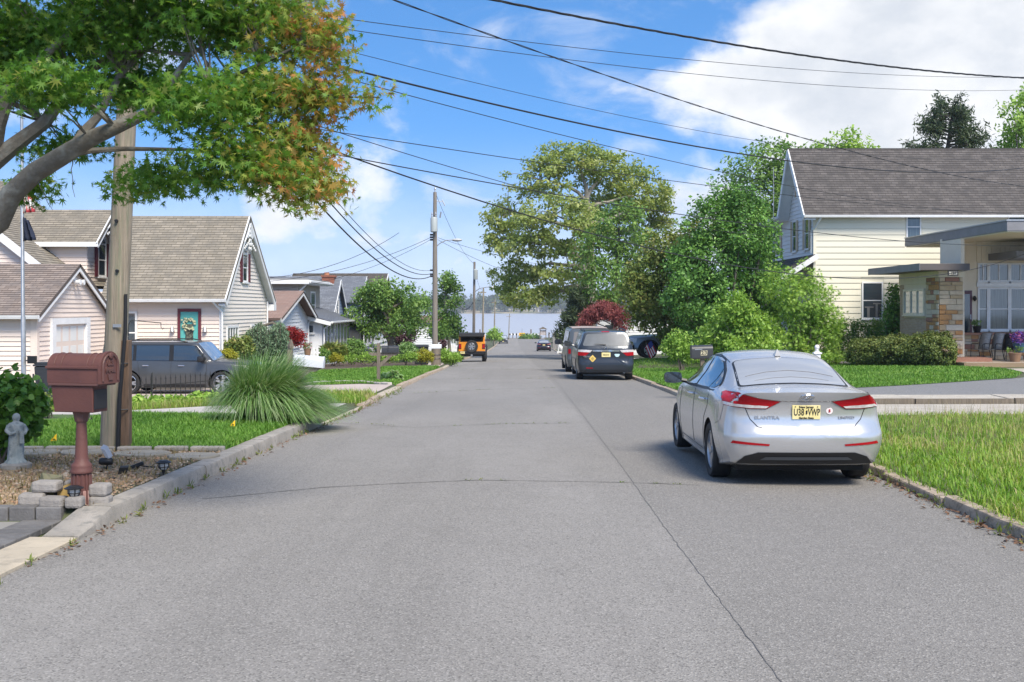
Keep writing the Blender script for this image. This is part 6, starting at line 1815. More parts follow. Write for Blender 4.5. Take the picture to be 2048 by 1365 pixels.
LM_purple = leaf_mat('purple_leaf', [(0.060, 0.030, 0.040), (0.100, 0.050, 0.060), (0.150, 0.080, 0.080)], .25)
# ---- maple overhanging from the left
def maple_colour(C):
 # leaf colour turns orange towards the outer tips over the road
 C = np.asarray(C); g = np.random.default_rng(5)
 outer = sst((C[:, 0] + 2.7) / 1.2) * .85
 return np.clip(.04 + .40 * g.random(len(C)) ** 1.5 + outer * (.35 + .9 * g.random(len(C))), 0, 1)
LM_maple = leaf_mat('maple_leaf', [(.045, .12, .015), (.07, .18, .022), (.11, .25, .032), (.17, .30, .045), (.27, .31, .06), (.46, .27, .07), (.55, .21, .09)], .45, .45)
def maple():
 Y0 = 10.2
 base = Vector((-6.9, 10.4, gz(-6.9, 10.4)))
 T = thing('maple_tree', 'broad maple tree at left with star-shaped leaves turning orange at the tips', 'tree', base)
 s = Y0 / FPX
 bl = []
 # layered sprays: (px, py, rx, rz, depth)
 for q in [(60, 60, 150, 90, 10.6), (240, 50, 160, 80, 10.2), (420, 40, 150, 75, 10.0), (570, 50, 105, 80, 9.8), (650, 95, 55, 75, 9.6),
    (100, 170, 130, 45, 9.2), (290, 175, 130, 60, 10.8), (400, 210, 150, 60, 9.3), (520, 190, 130, 75, 9.7), (640, 190, 75, 55, 9.5), (715, 190, 62, 17, 9.4),
    (480, 300, 130, 50, 9.4), (600, 290, 95, 55, 9.6), (560, 350, 95, 45, 9.2), (640, 345, 55, 45, 9.5), (350, 350, 90, 30, 9.9), (280, 370, 60, 30, 10.5),
    (590, 400, 65, 28, 9.3), (660, 385, 35, 28, 9.4), (70, 375, 50, 32, 10.4), (130, 290, 90, 26, 10.8), (420, 355, 70, 30, 9.5), (-60, 120, 120, 140, 10.5), (-120, -60, 200, 120, 10.5), (350, -70, 380, 70, 10.0)]:
  bl.append(PB(q[0], q[1], q[2], q[3], q[4], 0, .9))
 C = blobs_clusters(bl, 2400, 21, .12)
 mb = MB()
 P3 = lambda px, py, Y: P(px, py, Y)
 def limb(pts, r0, r1, n=8):
  k = len(pts); mb.tube(pts, [r0 + (r1 - r0) * i / (k - 1) for i in range(k)], n)
 sp0 = Vector((-6.9, 10.4, base.z - .1))
 limb([sp0, (-6.85, 10.4, .6), (-6.6, 10.35, 1.3)], .24, .20, 12)
 l1 = [Vector((-6.6, 10.35, 1.3)), Vector((-5.7, 10.3, 1.9)), P3(0, 440, 10.2), P3(22, 390, 10.15), P3(70, 345, 10.1), P3(120, 315, 10.0), P3(180, 278, 9.95), P3(232, 255, 9.9), P3(300, 225, 9.9), P3(420, 175, 9.8), P3(520, 130, 9.7), P3(600, 90, 9.6)]
 k = len(l1); mb.tube(l1, [.16, .13, .105, .098, .09, .085, .075, .062, .045, .03, .02, .01], 10)
 limb([P3(150, 295, 10), P3(170, 262, 10.1), P3(195, 235, 10.2), P3(240, 150, 10.3), P3(330, 60, 10.4)], .06, .02)
 limb([Vector((-6.5, 10.4, 1.4)), P3(-140, 470, 10.4), P3(-20, 330, 10.5), P3(30, 290, 10.5), P3(90, 245, 10.6), P3(150, 160, 10.6), P3(260, 90, 10.5), P3(330, 40, 10.4)], .13, .02)
 limb([P3(-20, 330, 10.5), P3(-5, 250, 10.4), P3(20, 180, 10.3), P3(80, 120, 10.2), P3(180, 30, 10)], .10, .02)
 limb([P3(232, 255, 9.9), P3(170, 200, 9.6), P3(90, 170, 9.3)], .03, .012)
 limb([P3(130, 310, 10), P3(180, 302, 10.2), P3(250, 298, 10.4), P3(380, 300, 10.2), P3(520, 320, 9.6)], .035, .008)
 limb([P3(300, 225, 9.9), P3(380, 110, 10), P3(420, 85, 10)], .035, .012); limb([P3(380, 110, 10), P3(280, 100, 10.2), P3(160, 110, 10.2)], .02, .01)
 limb([P3(420, 175, 9.8), P3(480, 240, 9.6), P3(560, 300, 9.5), P3(610, 380, 9.4)], .03, .007)
 limb([P3(420, 175, 9.8), P3(520, 190, 9.6), P3(640, 195, 9.5), P3(760, 195, 9.4)], .025, .004)
 g = random.Random(4); joints = [Vector(p) for p in l1[5:]] + [P3(480, 240, 9.6), P3(560, 300, 9.5), P3(640, 195, 9.5), P3(240, 150, 10.3), P3(380, 300, 10.2), P3(250, 298, 10.4), P3(90, 245, 10.6), P3(150, 160, 10.6)]
 for i in range(150):
  c = Vector(C[g.randrange(len(C))]); s_ = min(joints, key=lambda q: (q - c).length)
  if (s_ - c).length < 1.6: mb.tube(curve_pts(s_, c, .15, 4, i), [.012, .009, .007, .005, .003], 4)
 for (a, b) in ((P3(150, 300, 10), P3(150, 395, 9.9)), (P3(70, 345, 10.1), P3(105, 420, 10))):
  mb.tube(curve_pts(a, b, .3, 6, 3), [.006, .005, .005, .004, .003, .003, .002], 4)
 wpart('trunk', mb, mat('maple_bark', (.15, .135, .11), .9, (.085, .075, .06), 5, bump=.8, bscale=22, third=(.24, .24, .21), tscale=5), T, base, smooth=True)
 V, F, rn = leaves(C, .16, 19, 'star', .086, 9, .55, .8, maple_colour(C), None, .3, .55)
 # the leaves that show largest (nearest) are pieces of their own; the rest is the crown mass
 m = len(LEAF['star'][0]); k = len(LEAF['star'][1]); nl = len(V) // m
 lc = V.reshape(nl, m, 3).mean(1)
 pxs = 1024 + lc[:, 0] / lc[:, 1] * FPX; pys = HOR - (lc[:, 2] - CAMH) / lc[:, 1] * FPX
 vis = (pxs > 5) & (pxs < 800) & (pys > 5) & (pys < 470)
 near = np.where(vis)[0]; near = near[np.argsort(lc[near, 1])][:290]
 mask = np.ones(nl, bool); mask[near] = False
 Vk = V.reshape(nl, m, 3)[mask].reshape(-1, 3); n2 = int(mask.sum())
 Fk = ((np.arange(n2) * m)[:, None, None] + LEAF['star'][1][None]).reshape(-1, 3); rk = rn.reshape(nl, m)[mask].ravel()
 crown_o = link('crown', np_mesh('crown', Vk - np.array(base), Fk, rk, LM_maple), None, T); crown_o['kind'] = 'stuff'
 for i in near:
  vv = V.reshape(nl, m, 3)[i]; o_ = vv[0]
  ob = link('leaf', np_mesh('leaf', vv - o_, LEAF['star'][1], rn.reshape(nl, m)[i], LM_maple), None, crown_o)
  ob.location = tuple(o_ - np.array(base))
maple()
# ---- trees on the right
def big_tree():
 Y = 92.0; s = Y / FPX
 q = [(1150, 320, 95, 42), (1220, 345, 85, 45), (1080, 360, 75, 45), (1290, 390, 62, 50), (1020, 430, 55, 45), (1110, 430, 90, 40), (1200, 420, 75, 45), (1325, 420, 38, 45),
   (1000, 480, 45, 32), (1075, 490, 85, 32), (1040, 545, 62, 30), (1130, 545, 75, 26), (1290, 460, 55, 40), (1030, 595, 42, 24), (1090, 590, 60, 22), (1020, 565, 40, 25), (1180, 470, 45, 30), (1240, 410, 50, 40)]
 bl = [PB(a, b, c, d, Y, dy) for (a, b, c, d), dy in zip(q, [0, 2, -1, 1, 0, -4, 4, 2, 0, -3, -1, -4, 3, -1, -3, 1, -5, 5])]
 b = at(1178, Y)
 tr = [(b[0], b[1], b[2] - .3), P(1180, 640, Y), P(1182, 570, Y), P(1180, 500, Y), P(1176, 430, Y), P(1172, 370, Y)]
 T, C = tree('sycamore_tree', 'tall spreading yellow-green tree with open crown beyond the parked van', 'tree', b, tr, .62, bl, 780, 44, 'oval', .28, .48, LM_syc, M_bark_pale, 31, .5, .2, 90, shell=.35, flat=.6)
big_tree()
def right_trees():
 def simple(name, label, px, Y, q, n, k, ls, sp, lm, seed, shape='oval', r0=.3, up=.5, bm=M_bark, droop=0, limbs=25, shell=.45):
  bl = [PB(a, b_, c, d, Y, (i % 3 - 1) * c * Y / FPX * .4) for i, (a, b_, c, d) in enumerate(q)]
  b = at(px, Y); top = min(q, key=lambda v: v[1]); tp = P(top[0], top[1], Y)
  tr = [(b[0], b[1], b[2] - .2)] + [Vector((b[0], b[1], b[2])).lerp(tp, t) for t in (.2, .45, .7, .95)]
  return tree(name, label, 'tree', b, tr, r0, bl, n, k, shape, ls, sp, lm, bm, seed, up, droop, limbs, shell=shell)
 simple('green_tree', 'soft green tree in front of the tall sycamore', 1225, 84, [(1240, 440, 55, 40), (1200, 500, 55, 45), (1270, 500, 55, 50), (1215, 570, 60, 50), (1280, 570, 55, 45)], 260, 34, .26, .5, LM_mid, 41)
 simple('shade_tree', 'large green tree rising behind the yellow house gable', 1520, 76, [(1500, 340, 60, 45), (1560, 330, 60, 60), (1480, 420, 60, 55), (1545, 420, 65, 60), (1500, 500, 80, 60), (1570, 500, 60, 50), (1600, 400, 60, 80)], 420, 34, .25, .5, LM_mid, 42)
 simple('roof_line_tree', 'round green tree top showing above the yellow house roof', 1690, 70, [(1690, 295, 45, 28), (1660, 320, 50, 35), (1720, 325, 50, 35)], 90, 34, .24, .45, LM_bright, 43)
 simple('corner_tree', 'bright green tree crown at the upper right edge', 2060, 72, [(2030, 240, 38, 38), (2070, 215, 50, 45), (2060, 290, 70, 50)], 120, 36, .24, .45, LM_bright, 44)
 # dark cedar above the roof
 Y = 78; b = at(1895, Y); T = thing('cedar_tree', 'ragged dark cedar showing above the dark roof', 'tree', b)
 mb = MB(); mb.tube([(b[0], b[1], b[2] - .2), P(1895, 300, Y), P(1905, 215, Y)], [.3, .16, .03], 8); Cs = []
 g = random.Random(8)
 for i in range(60):
  py = g.uniform(215, 330); ln = (py - 195) * .75 + 8; sd_ = g.choice((-1, 1)); a = P(1898, py, Y + g.uniform(-1, 1)); e = P(1898 + sd_ * ln * g.uniform(.4, 1), py - g.uniform(2, 26), Y + g.uniform(-2, 2))
  mb.tube([a, a.lerp(e, .5) - Vector((0, 0, .1)), e], [.05, .03, .01], 4)
  for t in (.4, .6, .8, 1): Cs.append(a.lerp(e, t))
 wpart('trunk', mb, M_bark, T, b, smooth=True)
 V, F, rn = leaves(np.array([tuple(c) for c in Cs]), .32, 26, 'long', .34, 4, .4, 0)
 link('crown', np_mesh('crown', V - np.array(b), F, rn, LM_dark), None, T)
right_trees()
def right_shrubs():
 def sh(name, label, px, Y, q, n, k, shape, ls, sp, lm, seed, cat='shrub', dy=.3, stems=8, up=.5, shell=.6, zmin=None):
  bl = [PB(a, b_, c, d, Y, ((i * 7) % 3 - 1) * c * Y / FPX * dy) for i, (a, b_, c, d) in enumerate(q)]
  return shrub(name, label, at(px, Y), bl, n, k, shape, ls, sp, lm, seed, up, cat=cat, stems=stems, shell=shell, zmin=zmin)
 sh('crepe_myrtle', 'olive green multi-stem tree with reddish new leaves beside the grey pickup', 1350, 52.5,
  [(1330, 500, 45, 40), (1300, 540, 45, 45), (1360, 540, 55, 55), (1275, 590, 38, 40), (1330, 600, 65, 50), (1390, 600, 60, 60), (1365, 655, 55, 38), (1300, 630, 40, 28), (1395, 470, 40, 40)], 420, 40, 'oval', .17, .30, LM_crepe, 51, 'tree', stems=18)
 sh('holly_tree', 'large dense glossy evergreen in front of the yellow house', 1460, 49.5,
  [(1440, 400, 45, 35), (1475, 415, 55, 45), (1415, 450, 60, 50), (1490, 470, 65, 50), (1430, 520, 85, 55), (1505, 540, 70, 55), (1400, 590, 75, 55), (1480, 600, 85, 60), (1540, 600, 50, 50), (1450, 660, 90, 45), (1380, 530, 45, 50)], 620, 46, 'oval', .16, .30, LM_holly, 52, 'tree', stems=16)
 sh('sapling_thicket', 'bright green leafy thicket at the corner of the yellow house', 1600, 47.5,
  [(1620, 600, 48, 42), (1560, 570, 38, 35), (1590, 650, 75, 40), (1650, 650, 30, 45), (1560, 690, 75, 28), (1635, 695, 42, 22), (1610, 555, 26, 26)], 330, 34, 'star', .17, .28, LM_bright, 53, stems=14)
 sh('light_shrub', 'pale green arching shrub behind the black mailbox', 1475, 45.5,
  [(1470, 620, 40, 32), (1490, 660, 50, 38), (1440, 680, 50, 32), (1500, 695, 60, 24)], 220, 34, 'oval', .15, .26, LM_bright, 54, stems=12)
 sh('gold_shrub', 'yellow-green shrub left of the black mailbox', 1365, 44,
  [(1360, 685, 24, 20), (1350, 700, 26, 18), (1385, 708, 20, 14)], 110, 30, 'oval', .11, .16, LM_bright, 55, stems=9)
 sh('ivy_shrub', 'dark leafy climber beside the lower window', 1785, 49.5, [(1788, 610, 14, 26), (1785, 645, 18, 28), (1790, 585, 8, 14)], 90, 30, 'oval', .13, .18, LM_holly, 56)
 # clipped hedge along the wall
 x0, x1 = 14.6, 17.0; y = 50.2; z = gz(16, 50)
 bl = [(x, y, z + .75, .45, .5, .95) for x in np.arange(x0, x1, .4)]
 shrub('clipped_hedge', 'dark green clipped hedge below the yellow wall', (15.8, y, z), bl, 260, 38, 'oval', .10, .16, LM_mid, 57, cat='hedge', stems=10, shell=.75)
 sh('ground_cover', 'low bright ground cover between thicket and pebble path', 1700, 47.5, [(1640, 716, 40, 9), (1700, 716, 50, 9), (1760, 714, 45, 10)], 150, 26, 'oval', .09, .12, LM_bright, 58, dy=1.0, stems=3)
 # three clipped yews
 for i, (px, py, rx, rz, Y) in enumerate(((1745, 706, 52, 32, 45.0), (1805, 702, 52, 34, 44.0), (1862, 703, 48, 40, 43.0))):
  lab = ('rounded clipped yew at the left of the three', 'middle clipped yew with flat top', 'rightmost clipped yew with bare stems by the deck')[i]
  b = at(px, Y); s_ = Y / FPX; c = P(px, py, Y)
  bl = [(c.x + dx * rx * s_, Y + dyy, c.z + dz * rz * s_, rx * s_ * .56, .75, rz * s_ * .80) for dx, dyy, dz in ((-.42, 0, -.05), (0, .2, .15), (.42, 0, .12), (.1, -.5, -.05), (-.2, .6, 0))]
  T = thing('clipped_yew', lab, 'shrub', b, group='clipped yews before the stone house')
  mb = MB(); g = random.Random(i)
  for k in range(9):
   e = Vector((c.x + g.uniform(-.7, .7) * rx * s_, Y + g.uniform(-.4, .4), c.z + g.uniform(-.3, .2) * rz * s_))
   mb.tube(curve_pts((b[0] + g.uniform(-.3, .3), Y + g.uniform(-.2, .2), b[2] - .05), e, .1, 4, k), [.04, .035, .03, .02, .012], 5)
  wpart('stems', mb, M_bark, T, b, smooth=True)
  C = blobs_clusters(bl, 420, 60 + i, .82)
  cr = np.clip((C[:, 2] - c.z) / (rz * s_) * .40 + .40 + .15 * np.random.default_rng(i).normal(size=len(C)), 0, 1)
  V, F, rn = leaves(C, .11, 34, 'oval', .085, 66 + i, .7, 0, cr, (c.x, Y, c.z))
  link('foliage', np_mesh('foliage', V - np.array(b), F, rn, LM_yew), None, T)
 # spreading juniper and red japanese maple
 Y = 84; b = at(1150, Y); T = thing('juniper', 'dark spreading juniper beside the road under the sycamore', 'tree', b); mb = MB(); Cs = []; g = random.Random(3)
 mb.tube([(b[0], b[1], b[2] - .1), P(1160, 640, Y), P(1165, 580, Y)], [.2, .12, .04], 7)
 for i in range(70):
  py = g.uniform(585, 690); a = P(1160, py + 12, Y + g.uniform(-1, 1)); e = P(1160 + g.choice((-1, -1, 1)) * g.uniform(8, 50) * (py - 560) / 110, py - g.uniform(0, 14), Y + g.uniform(-2, 2))
  mb.tube([a, e], [.03, .008], 4)
  for t in (.3, .5, .7, .9, 1): Cs.append(tuple(a.lerp(e, t)))
 wpart('trunk', mb, M_bark, T, b, smooth=True); V, F, rn = leaves(np.array(Cs), .22, 26, 'long', .30, 14, .3, 0); link('crown', np_mesh('crown', V - np.array(b), F, rn, LM_dark), None, T)
 Y = 72; q = [(1205, 622, 36, 14), (1180, 635, 20, 14), (1230, 630, 26, 18), (1170, 645, 12, 9), (1245, 650, 14, 14), (1205, 612, 22, 8)]
 bl = [PB(a, b_, c, d, Y) for a, b_, c, d in q]; b = at(1222, Y)
 tree('japanese_maple', 'rose red weeping maple standing behind the minivan', 'tree', b, [(b[0], b[1], b[2] - .1), P(1221, 670, Y), P(1226, 645, Y), P(1218, 622, Y)], .11, bl, 190, 40, 'long', .20, .22, LM_rose, M_bark, 71, .6, 1.2, 25, shell=.5)
right_shrubs()
# ---- trees and shrubs on the left
def left_trees():
 Y = 66.0; b = at(785, Y)
 q = [(765, 585, 30, 30), (740, 600, 35, 32), (800, 600, 45, 35), (835, 620, 32, 32), (725, 635, 38, 24), (775, 630, 55, 32), (820, 650, 45, 22), (760, 660, 40, 18), (850, 600, 14, 20)]
 bl = [PB(a, c, d, e, Y, (i % 3 - 1) * .8) for i, (a, c, d, e) in enumerate(q)]
 tree('cherry_tree', 'spreading green cherry tree on the left before the blue house', 'tree', b, [(b[0], b[1], b[2] - .2), P(783, 700, Y), P(780, 675, Y), P(778, 645, Y), P(775, 600, Y)], .28, bl, 330, 42, 'oval', .17, .30, LM_mid, M_bark, 81, .6, .3, 40, shell=.45)
 # upright whips on top
 Y = 96.0; b = at(900, Y)
 q = [(888, 565, 20, 14), (905, 575, 20, 14), (880, 600, 16, 18), (910, 605, 14, 12), (890, 640, 30, 16), (905, 660, 24, 18), (880, 665, 22, 16), (895, 550, 12, 8)]
 bl = [PB(a, c, d, e, Y, (i % 3 - 1) * .7) for i, (a, c, d, e) in enumerate(q)]
 tree('airy_tree', 'slender airy tree behind the street light pole', 'tree', b, [(b[0], b[1], b[2] - .2), P(896, 650, Y), P(890, 600, Y), P(892, 560, Y)], .17, bl, 190, 30, 'oval', .24, .36, LM_mid, M_bark_pale, 82, .5, .2, 30)
 def sh(name, label, px, Y, q, n, k, shape, ls, sp, lm, seed, cat='shrub', dy=.3, stems=6, up=.5, droop=0, shell=.6):
  bl = [PB(a, b_, c, d, Y, ((i * 7) % 3 - 1) * c * Y / FPX * dy) for i, (a, b_, c, d) in enumerate(q)]
  return shrub(name, label, at(px, Y), bl, n, k, shape, ls, sp, lm, seed, up, droop, cat, stems=stems, shell=shell)
 # weeping cedar
 Y = 42.8; b = at(530, Y); T = thing('weeping_cedar', 'blue-green weeping cedar before the cream gable', 'tree', b); mb = MB(); Cs = []; g = random.Random(12)
 mb.tube([(b[0] + .5, b[1], b[2] - .1), P(555, 690, Y), P(560, 655, Y), P(545, 646, Y), P(515, 656, Y), P(498, 668, Y)], [.10, .09, .07, .06, .05, .03], 7)
 for i in range(150):
  px = g.uniform(488, 574); topy = 646 + max(0, (515 - px)) * .9 + 14 * math.exp(-((px - 537) / 9) ** 2) + max(0, px - 562) * 1.6 + g.uniform(0, 14); yy = Y + g.uniform(-.9, .9)
  L_ = g.uniform(.55, 1) * (738 - topy)
  a = P(px, topy, yy)
  for t in np.arange(0, 1.01, .12): Cs.append((a.x + .03 * g.gauss(0, 1), a.y + .03 * g.gauss(0, 1), a.z - t * L_ * Y / FPX))
  mb.tube([a, a - Vector((0, 0, L_ * Y / FPX))], [.012, .004], 4)
 wpart('trunk', mb, M_bark, T, b, smooth=True); V, F, rn = leaves(np.array(Cs), .07, 15, 'long', .11, 15, .2, 1.5); link('crown', np_mesh('crown', V - np.array(b), F, rn, LM_blue), None, T)
 Y = 47.5; q = [(585, 668, 22, 10), (570, 678, 18, 10), (597, 680, 12, 10), (578, 662, 16, 6), (560, 690, 12, 8), (605, 672, 6, 5)]
 bl = [PB(a, c, d, e, Y) for a, c, d, e in q]; b = at(582, Y)
 tree('dwarf_red_maple', 'small bright red maple between cedar and cottage', 'tree', b, [(b[0], b[1], b[2] - .1), P(581, 700, Y), P(586, 685, Y), P(582, 672, Y)], .05, bl, 120, 36, 'long', .13, .14, LM_red, M_bark, 83, .7, .8, 20, shell=.4)
 sh('mixed_shrub', 'yellow-green shrub with reddish tips beside the wagon hood', 478, 39.6, [(480, 692, 22, 15), (470, 700, 24, 13), (493, 702, 12, 11)], 130, 32, 'oval', .09, .14, LM_crepe, 84)
 sh('golden_shrub', 'low golden shrub at the wagon fender', 452, 38.8, [(452, 710, 14, 8), (462, 713, 12, 6)], 60, 30, 'oval', .07, .10, LM_gold, 85, stems=3)
 sh('round_boxwood', 'small round green shrub by the cottage wall', 647, 53, [(646, 711, 12, 11), (652, 713, 9, 9)], 60, 32, 'oval', .08, .12, LM_mid, 86, stems=3)
 sh('tall_grass_clump', 'tan-green ornamental grass beside the round shrub', 665, 54, [(665, 705, 16, 12), (676, 708, 12, 10)], 70, 34, 'long', .30, .14, LM_crepe, 87, stems=3, droop=-1.0)
 sh('porch_shrub', 'mid green shrub in front of the glazed porch', 705, 56, [(705, 697, 22, 14), (690, 705, 16, 10), (722, 706, 14, 10)], 120, 32, 'oval', .11, .16, LM_mid, 88, stems=4)
 sh('yellow_flowers', 'clump of yellow-green flowers in the garden bed', 672, 52.2, [(671, 715, 11, 6), (680, 717, 7, 4)], 45, 28, 'oval', .06, .09, LM_gold, 89, stems=2)
 sh('bed_foliage', 'low leafy plants along the middle of the garden bed', 735, 53, [(700, 718, 16, 5), (735, 716, 18, 6), (765, 716, 16, 6), (790, 716, 14, 6), (820, 714, 14, 6)], 120, 26, 'oval', .09, .12, LM_bright, 90, stems=3)
 sh('golden_ball', 'round golden shrub in front of the trash bin', 847, 54, [(848, 711, 16, 11), (840, 714, 11, 8), (857, 715, 9, 7)], 90, 36, 'oval', .07, .11, LM_gold, 91, stems=3)
 sh('variegated_shrub', 'pale variegated grassy shrub left of the trash bin', 812, 56, [(812, 703, 17, 13), (806, 710, 12, 8)], 80, 30, 'long', .22, .14, LM_orn, 92, stems=3, droop=-.8)
 sh('purple_shrub', 'purple-leaved shrub below the cherry tree', 815, 72, [(812, 672, 20, 16), (800, 680, 12, 10)], 90, 30, 'oval', .14, .2, LM_purple, 93, stems=4)
 sh('fern_clump', 'bright ferny clump beside the orange off-roader', 900, 60, [(898, 716, 16, 8), (888, 714, 12, 10), (910, 718, 10, 6)], 90, 32, 'long', .20, .13, LM_bright, 94, stems=3, droop=-.5)
 sh('burgundy_plant', 'small dark red plant behind the white mailbox', 886, 64, [(886, 687, 6, 6), (884, 694, 5, 5)], 25, 30, 'oval', .10, .10, LM_purple, 95, stems=3)
 sh('young_tree', 'young bright green tree near the end of the road', 988, 190, [(990, 668, 9, 10), (984, 672, 8, 7), (997, 674, 6, 6)], 70, 26, 'oval', .32, .36, LM_bright, 96, 'tree', stems=4)
 sh('hydrangea', 'broad-leaved bush at the left edge behind the statue', 10, 12.9, [(15, 820, 42, 40), (45, 795, 26, 26), (-10, 860, 40, 36), (40, 835, 34, 34), (15, 775, 24, 16), (70, 790, 14, 14)], 150, 24, 'round', .085, .12, LM_hydr, 97, stems=10)
 sh('thin_rose_bush', 'sparse thin-stemmed shrub beside the flagpole', 90, 19.5, [(92, 806, 14, 16), (105, 815, 10, 10), (82, 815, 8, 10)], 50, 10, 'oval', .05, .10, LM_crepe, 98, stems=12)
 for i, (px, Y) in enumerate(((272, 27.6), (298, 27.8), (325, 27.6), (352, 27.9), (395, 27.8), (430, 27.9), (90, 28.4))):
  b = at(px, Y); c = Vector(b)
  labs = ('bright hosta nearest the pole along the iron fence', 'second hosta right of the pole along the iron fence', 'third hosta right of the pole along the iron fence', 'fourth hosta right of the pole along the iron fence', 'hosta left of the wagon front wheel', 'hosta below the wagon front wheel', 'yellow-green plant at the fence by the trash bin')
  shrub('hosta', labs[i], b, [(c.x, c.y, c.z + .12, .24, .2, .12)], 26, 14, 'round', .11, .10, LM_bright if i != 6 else LM_gold, 100 + i, .9, cat='plant', group='plants along the iron fence', stems=3)
 # variegated hosta by lawn edge
 b = at(783, 34.5); c = Vector(b); shrub('variegated_hosta', 'white-edged hosta on the lawn near the kerb', b, [(c.x, c.y, c.z + .10, .28, .2, .12)], 26, 14, 'round', .12, .09, LM_orn, 110, .9, cat='plant', stems=2)
left_trees()
# ---- grasses
def in_poly(p, poly):
 x, y = p[:, 0], p[:, 1]; ins = np.zeros(len(p), bool); n = len(poly)
 for i in range(n):
  x0, y0 = poly[i]; x1, y1 = poly[i - 1]
  c = ((y0 > y) != (y1 > y)) & (x < (x1 - x0) * (y - y0) / (y1 - y0 + 1e-12) + x0); ins ^= c
 return ins
def grass(name, label, poly, n, h, w, lm, seed, lean=.5, dz=.0, patch=.0, vary=.35, ymax=None):
 g = np.random.default_rng(seed); poly = np.asarray(poly, float)
 lo, hi = poly.min(0), poly.max(0); pts = np.zeros((0, 2))
 while len(pts) < n:
  q = lo + (hi - lo) * g.random((n * 2, 2))
  # more blades where they show larger
  keep = g.random(len(q)) < np.clip((lo[1] + 3) / (q[:, 1]), 0, 1) ** 1.4
  q = q[keep]; q = q[in_poly(q, poly)]; pts = np.concatenate([pts, q])
 pts = pts[:n]
 z = ground(pts[:, 0], pts[:, 1]) + dz
 N = n; a = g.random(N) * 2 * math.pi; l = lean * (.3 + g.random(N))
 big = np.array([mnoise.noise(Vector((x * .55, y * .55, seed))) + .6 * mnoise.noise(Vector((x * 1.9, y * 1.9, seed + 5))) for x, y in pts])
 hh = h * (1 + vary * g.normal(size=N)).clip(.35, 2.2) * (1 + patch * big)
 hh = hh.clip(.2 * h, 3 * h)
 d = np.stack([np.cos(a), np.sin(a)], 1); side = np.stack([-d[:, 1], d[:, 0]], 1)
 ww = w * (.6 + .8 * g.random(N))
 b0 = np.concatenate([pts - side * ww[:, None] / 2, z[:, None] - .01], 1); b1 = np.concatenate([pts + side * ww[:, None] / 2, z[:, None] - .01], 1)
 mid = pts + d * (hh * l * .35)[:, None]; m0 = np.concatenate([mid - side * ww[:, None] * .42, (z + hh * .6)[:, None]], 1); m1 = np.concatenate([mid + side * ww[:, None] * .42, (z + hh * .6)[:, None]], 1)
 tip = np.concatenate([pts + d * (hh * l)[:, None], (z + hh * (1 - .25 * l))[:, None]], 1)
 V = np.stack([b0, b1, m0, m1, tip], 1).reshape(-1, 3)
 F = (np.arange(N) * 5)[:, None, None] + np.array([(0, 1, 3), (0, 3, 2), (2, 3, 4)])[None]
 r = np.repeat((.45 + .38 * big + .22 * g.normal(size=N)).clip(0, 1), 5)
 o = link(name, np_mesh(name, V, F.reshape(-1, 3), r, lm)); tag(o, label, 'grass', kind='stuff')
 return o
grass('lawn_grass', 'short green lawn around the wooden pole', [(x, y) for x, y in lawn1 if x > -13.5] , 90000, .075, .011, LM_grass, 201, .6, .012, .15)
grass('lawn_grass', 'bright mown front lawn behind the tinted driveway', lawn2, 60000, .07, .02, LM_grass, 202, .6, .02, .1)
grass('lawn_grass', 'mown green lawn behind the silver sedan', lawnR, 80000, .06, .02, LM_grass, 203, .6, .018, .1)
roughp = [(x, y) for x, y in rough if x < 15] + [(15, 21.1), (15, 6), (Rx(6), 6)]
roughp = [(Rx(y, .05), y) for y in np.arange(6, 20.5, 1.0)] + [(9, 20.9), (15, 21.1), (15, 6)]
grass('verge_grass', 'tall rough grass on the verge beside the silver sedan', roughp, 120000, .095, .011, LM_rough, 204, .9, .012, .35, .45)
grass('verge_seed_stalks', 'thin pale seed stalks standing above the rough verge', [(5, 14), (5.2, 20.6), (15, 21.2), (15, 12)], 3200, .30, .004, leaf_mat('seed_stalk', [(0.300, 0.260, 0.130), (0.380, 0.300, 0.180), (0.280, 0.200, 0.120)], .3), 205, .35, .012, .2)
grass('weed_grass', 'pale weedy grass between the two driveways', [(Lx(24.3, .1), 24.3), (Lx(27.3, .1), 27.3), (-8, 28.1), (-14, 28.7), (-14, 25.3), (-7, 24.8)], 26000, .14, .014, LM_rough, 206, .7, .012, .3)
grass('bed_weeds', 'sparse dry weeds scattered in the gravel bed', bed, 5200, .06, .007, leaf_mat('dry_weed', [(0.300, 0.210, 0.080), (0.240, 0.180, 0.070), (0.120, 0.160, 0.040)], .3), 207, 1.0, .012, .3)
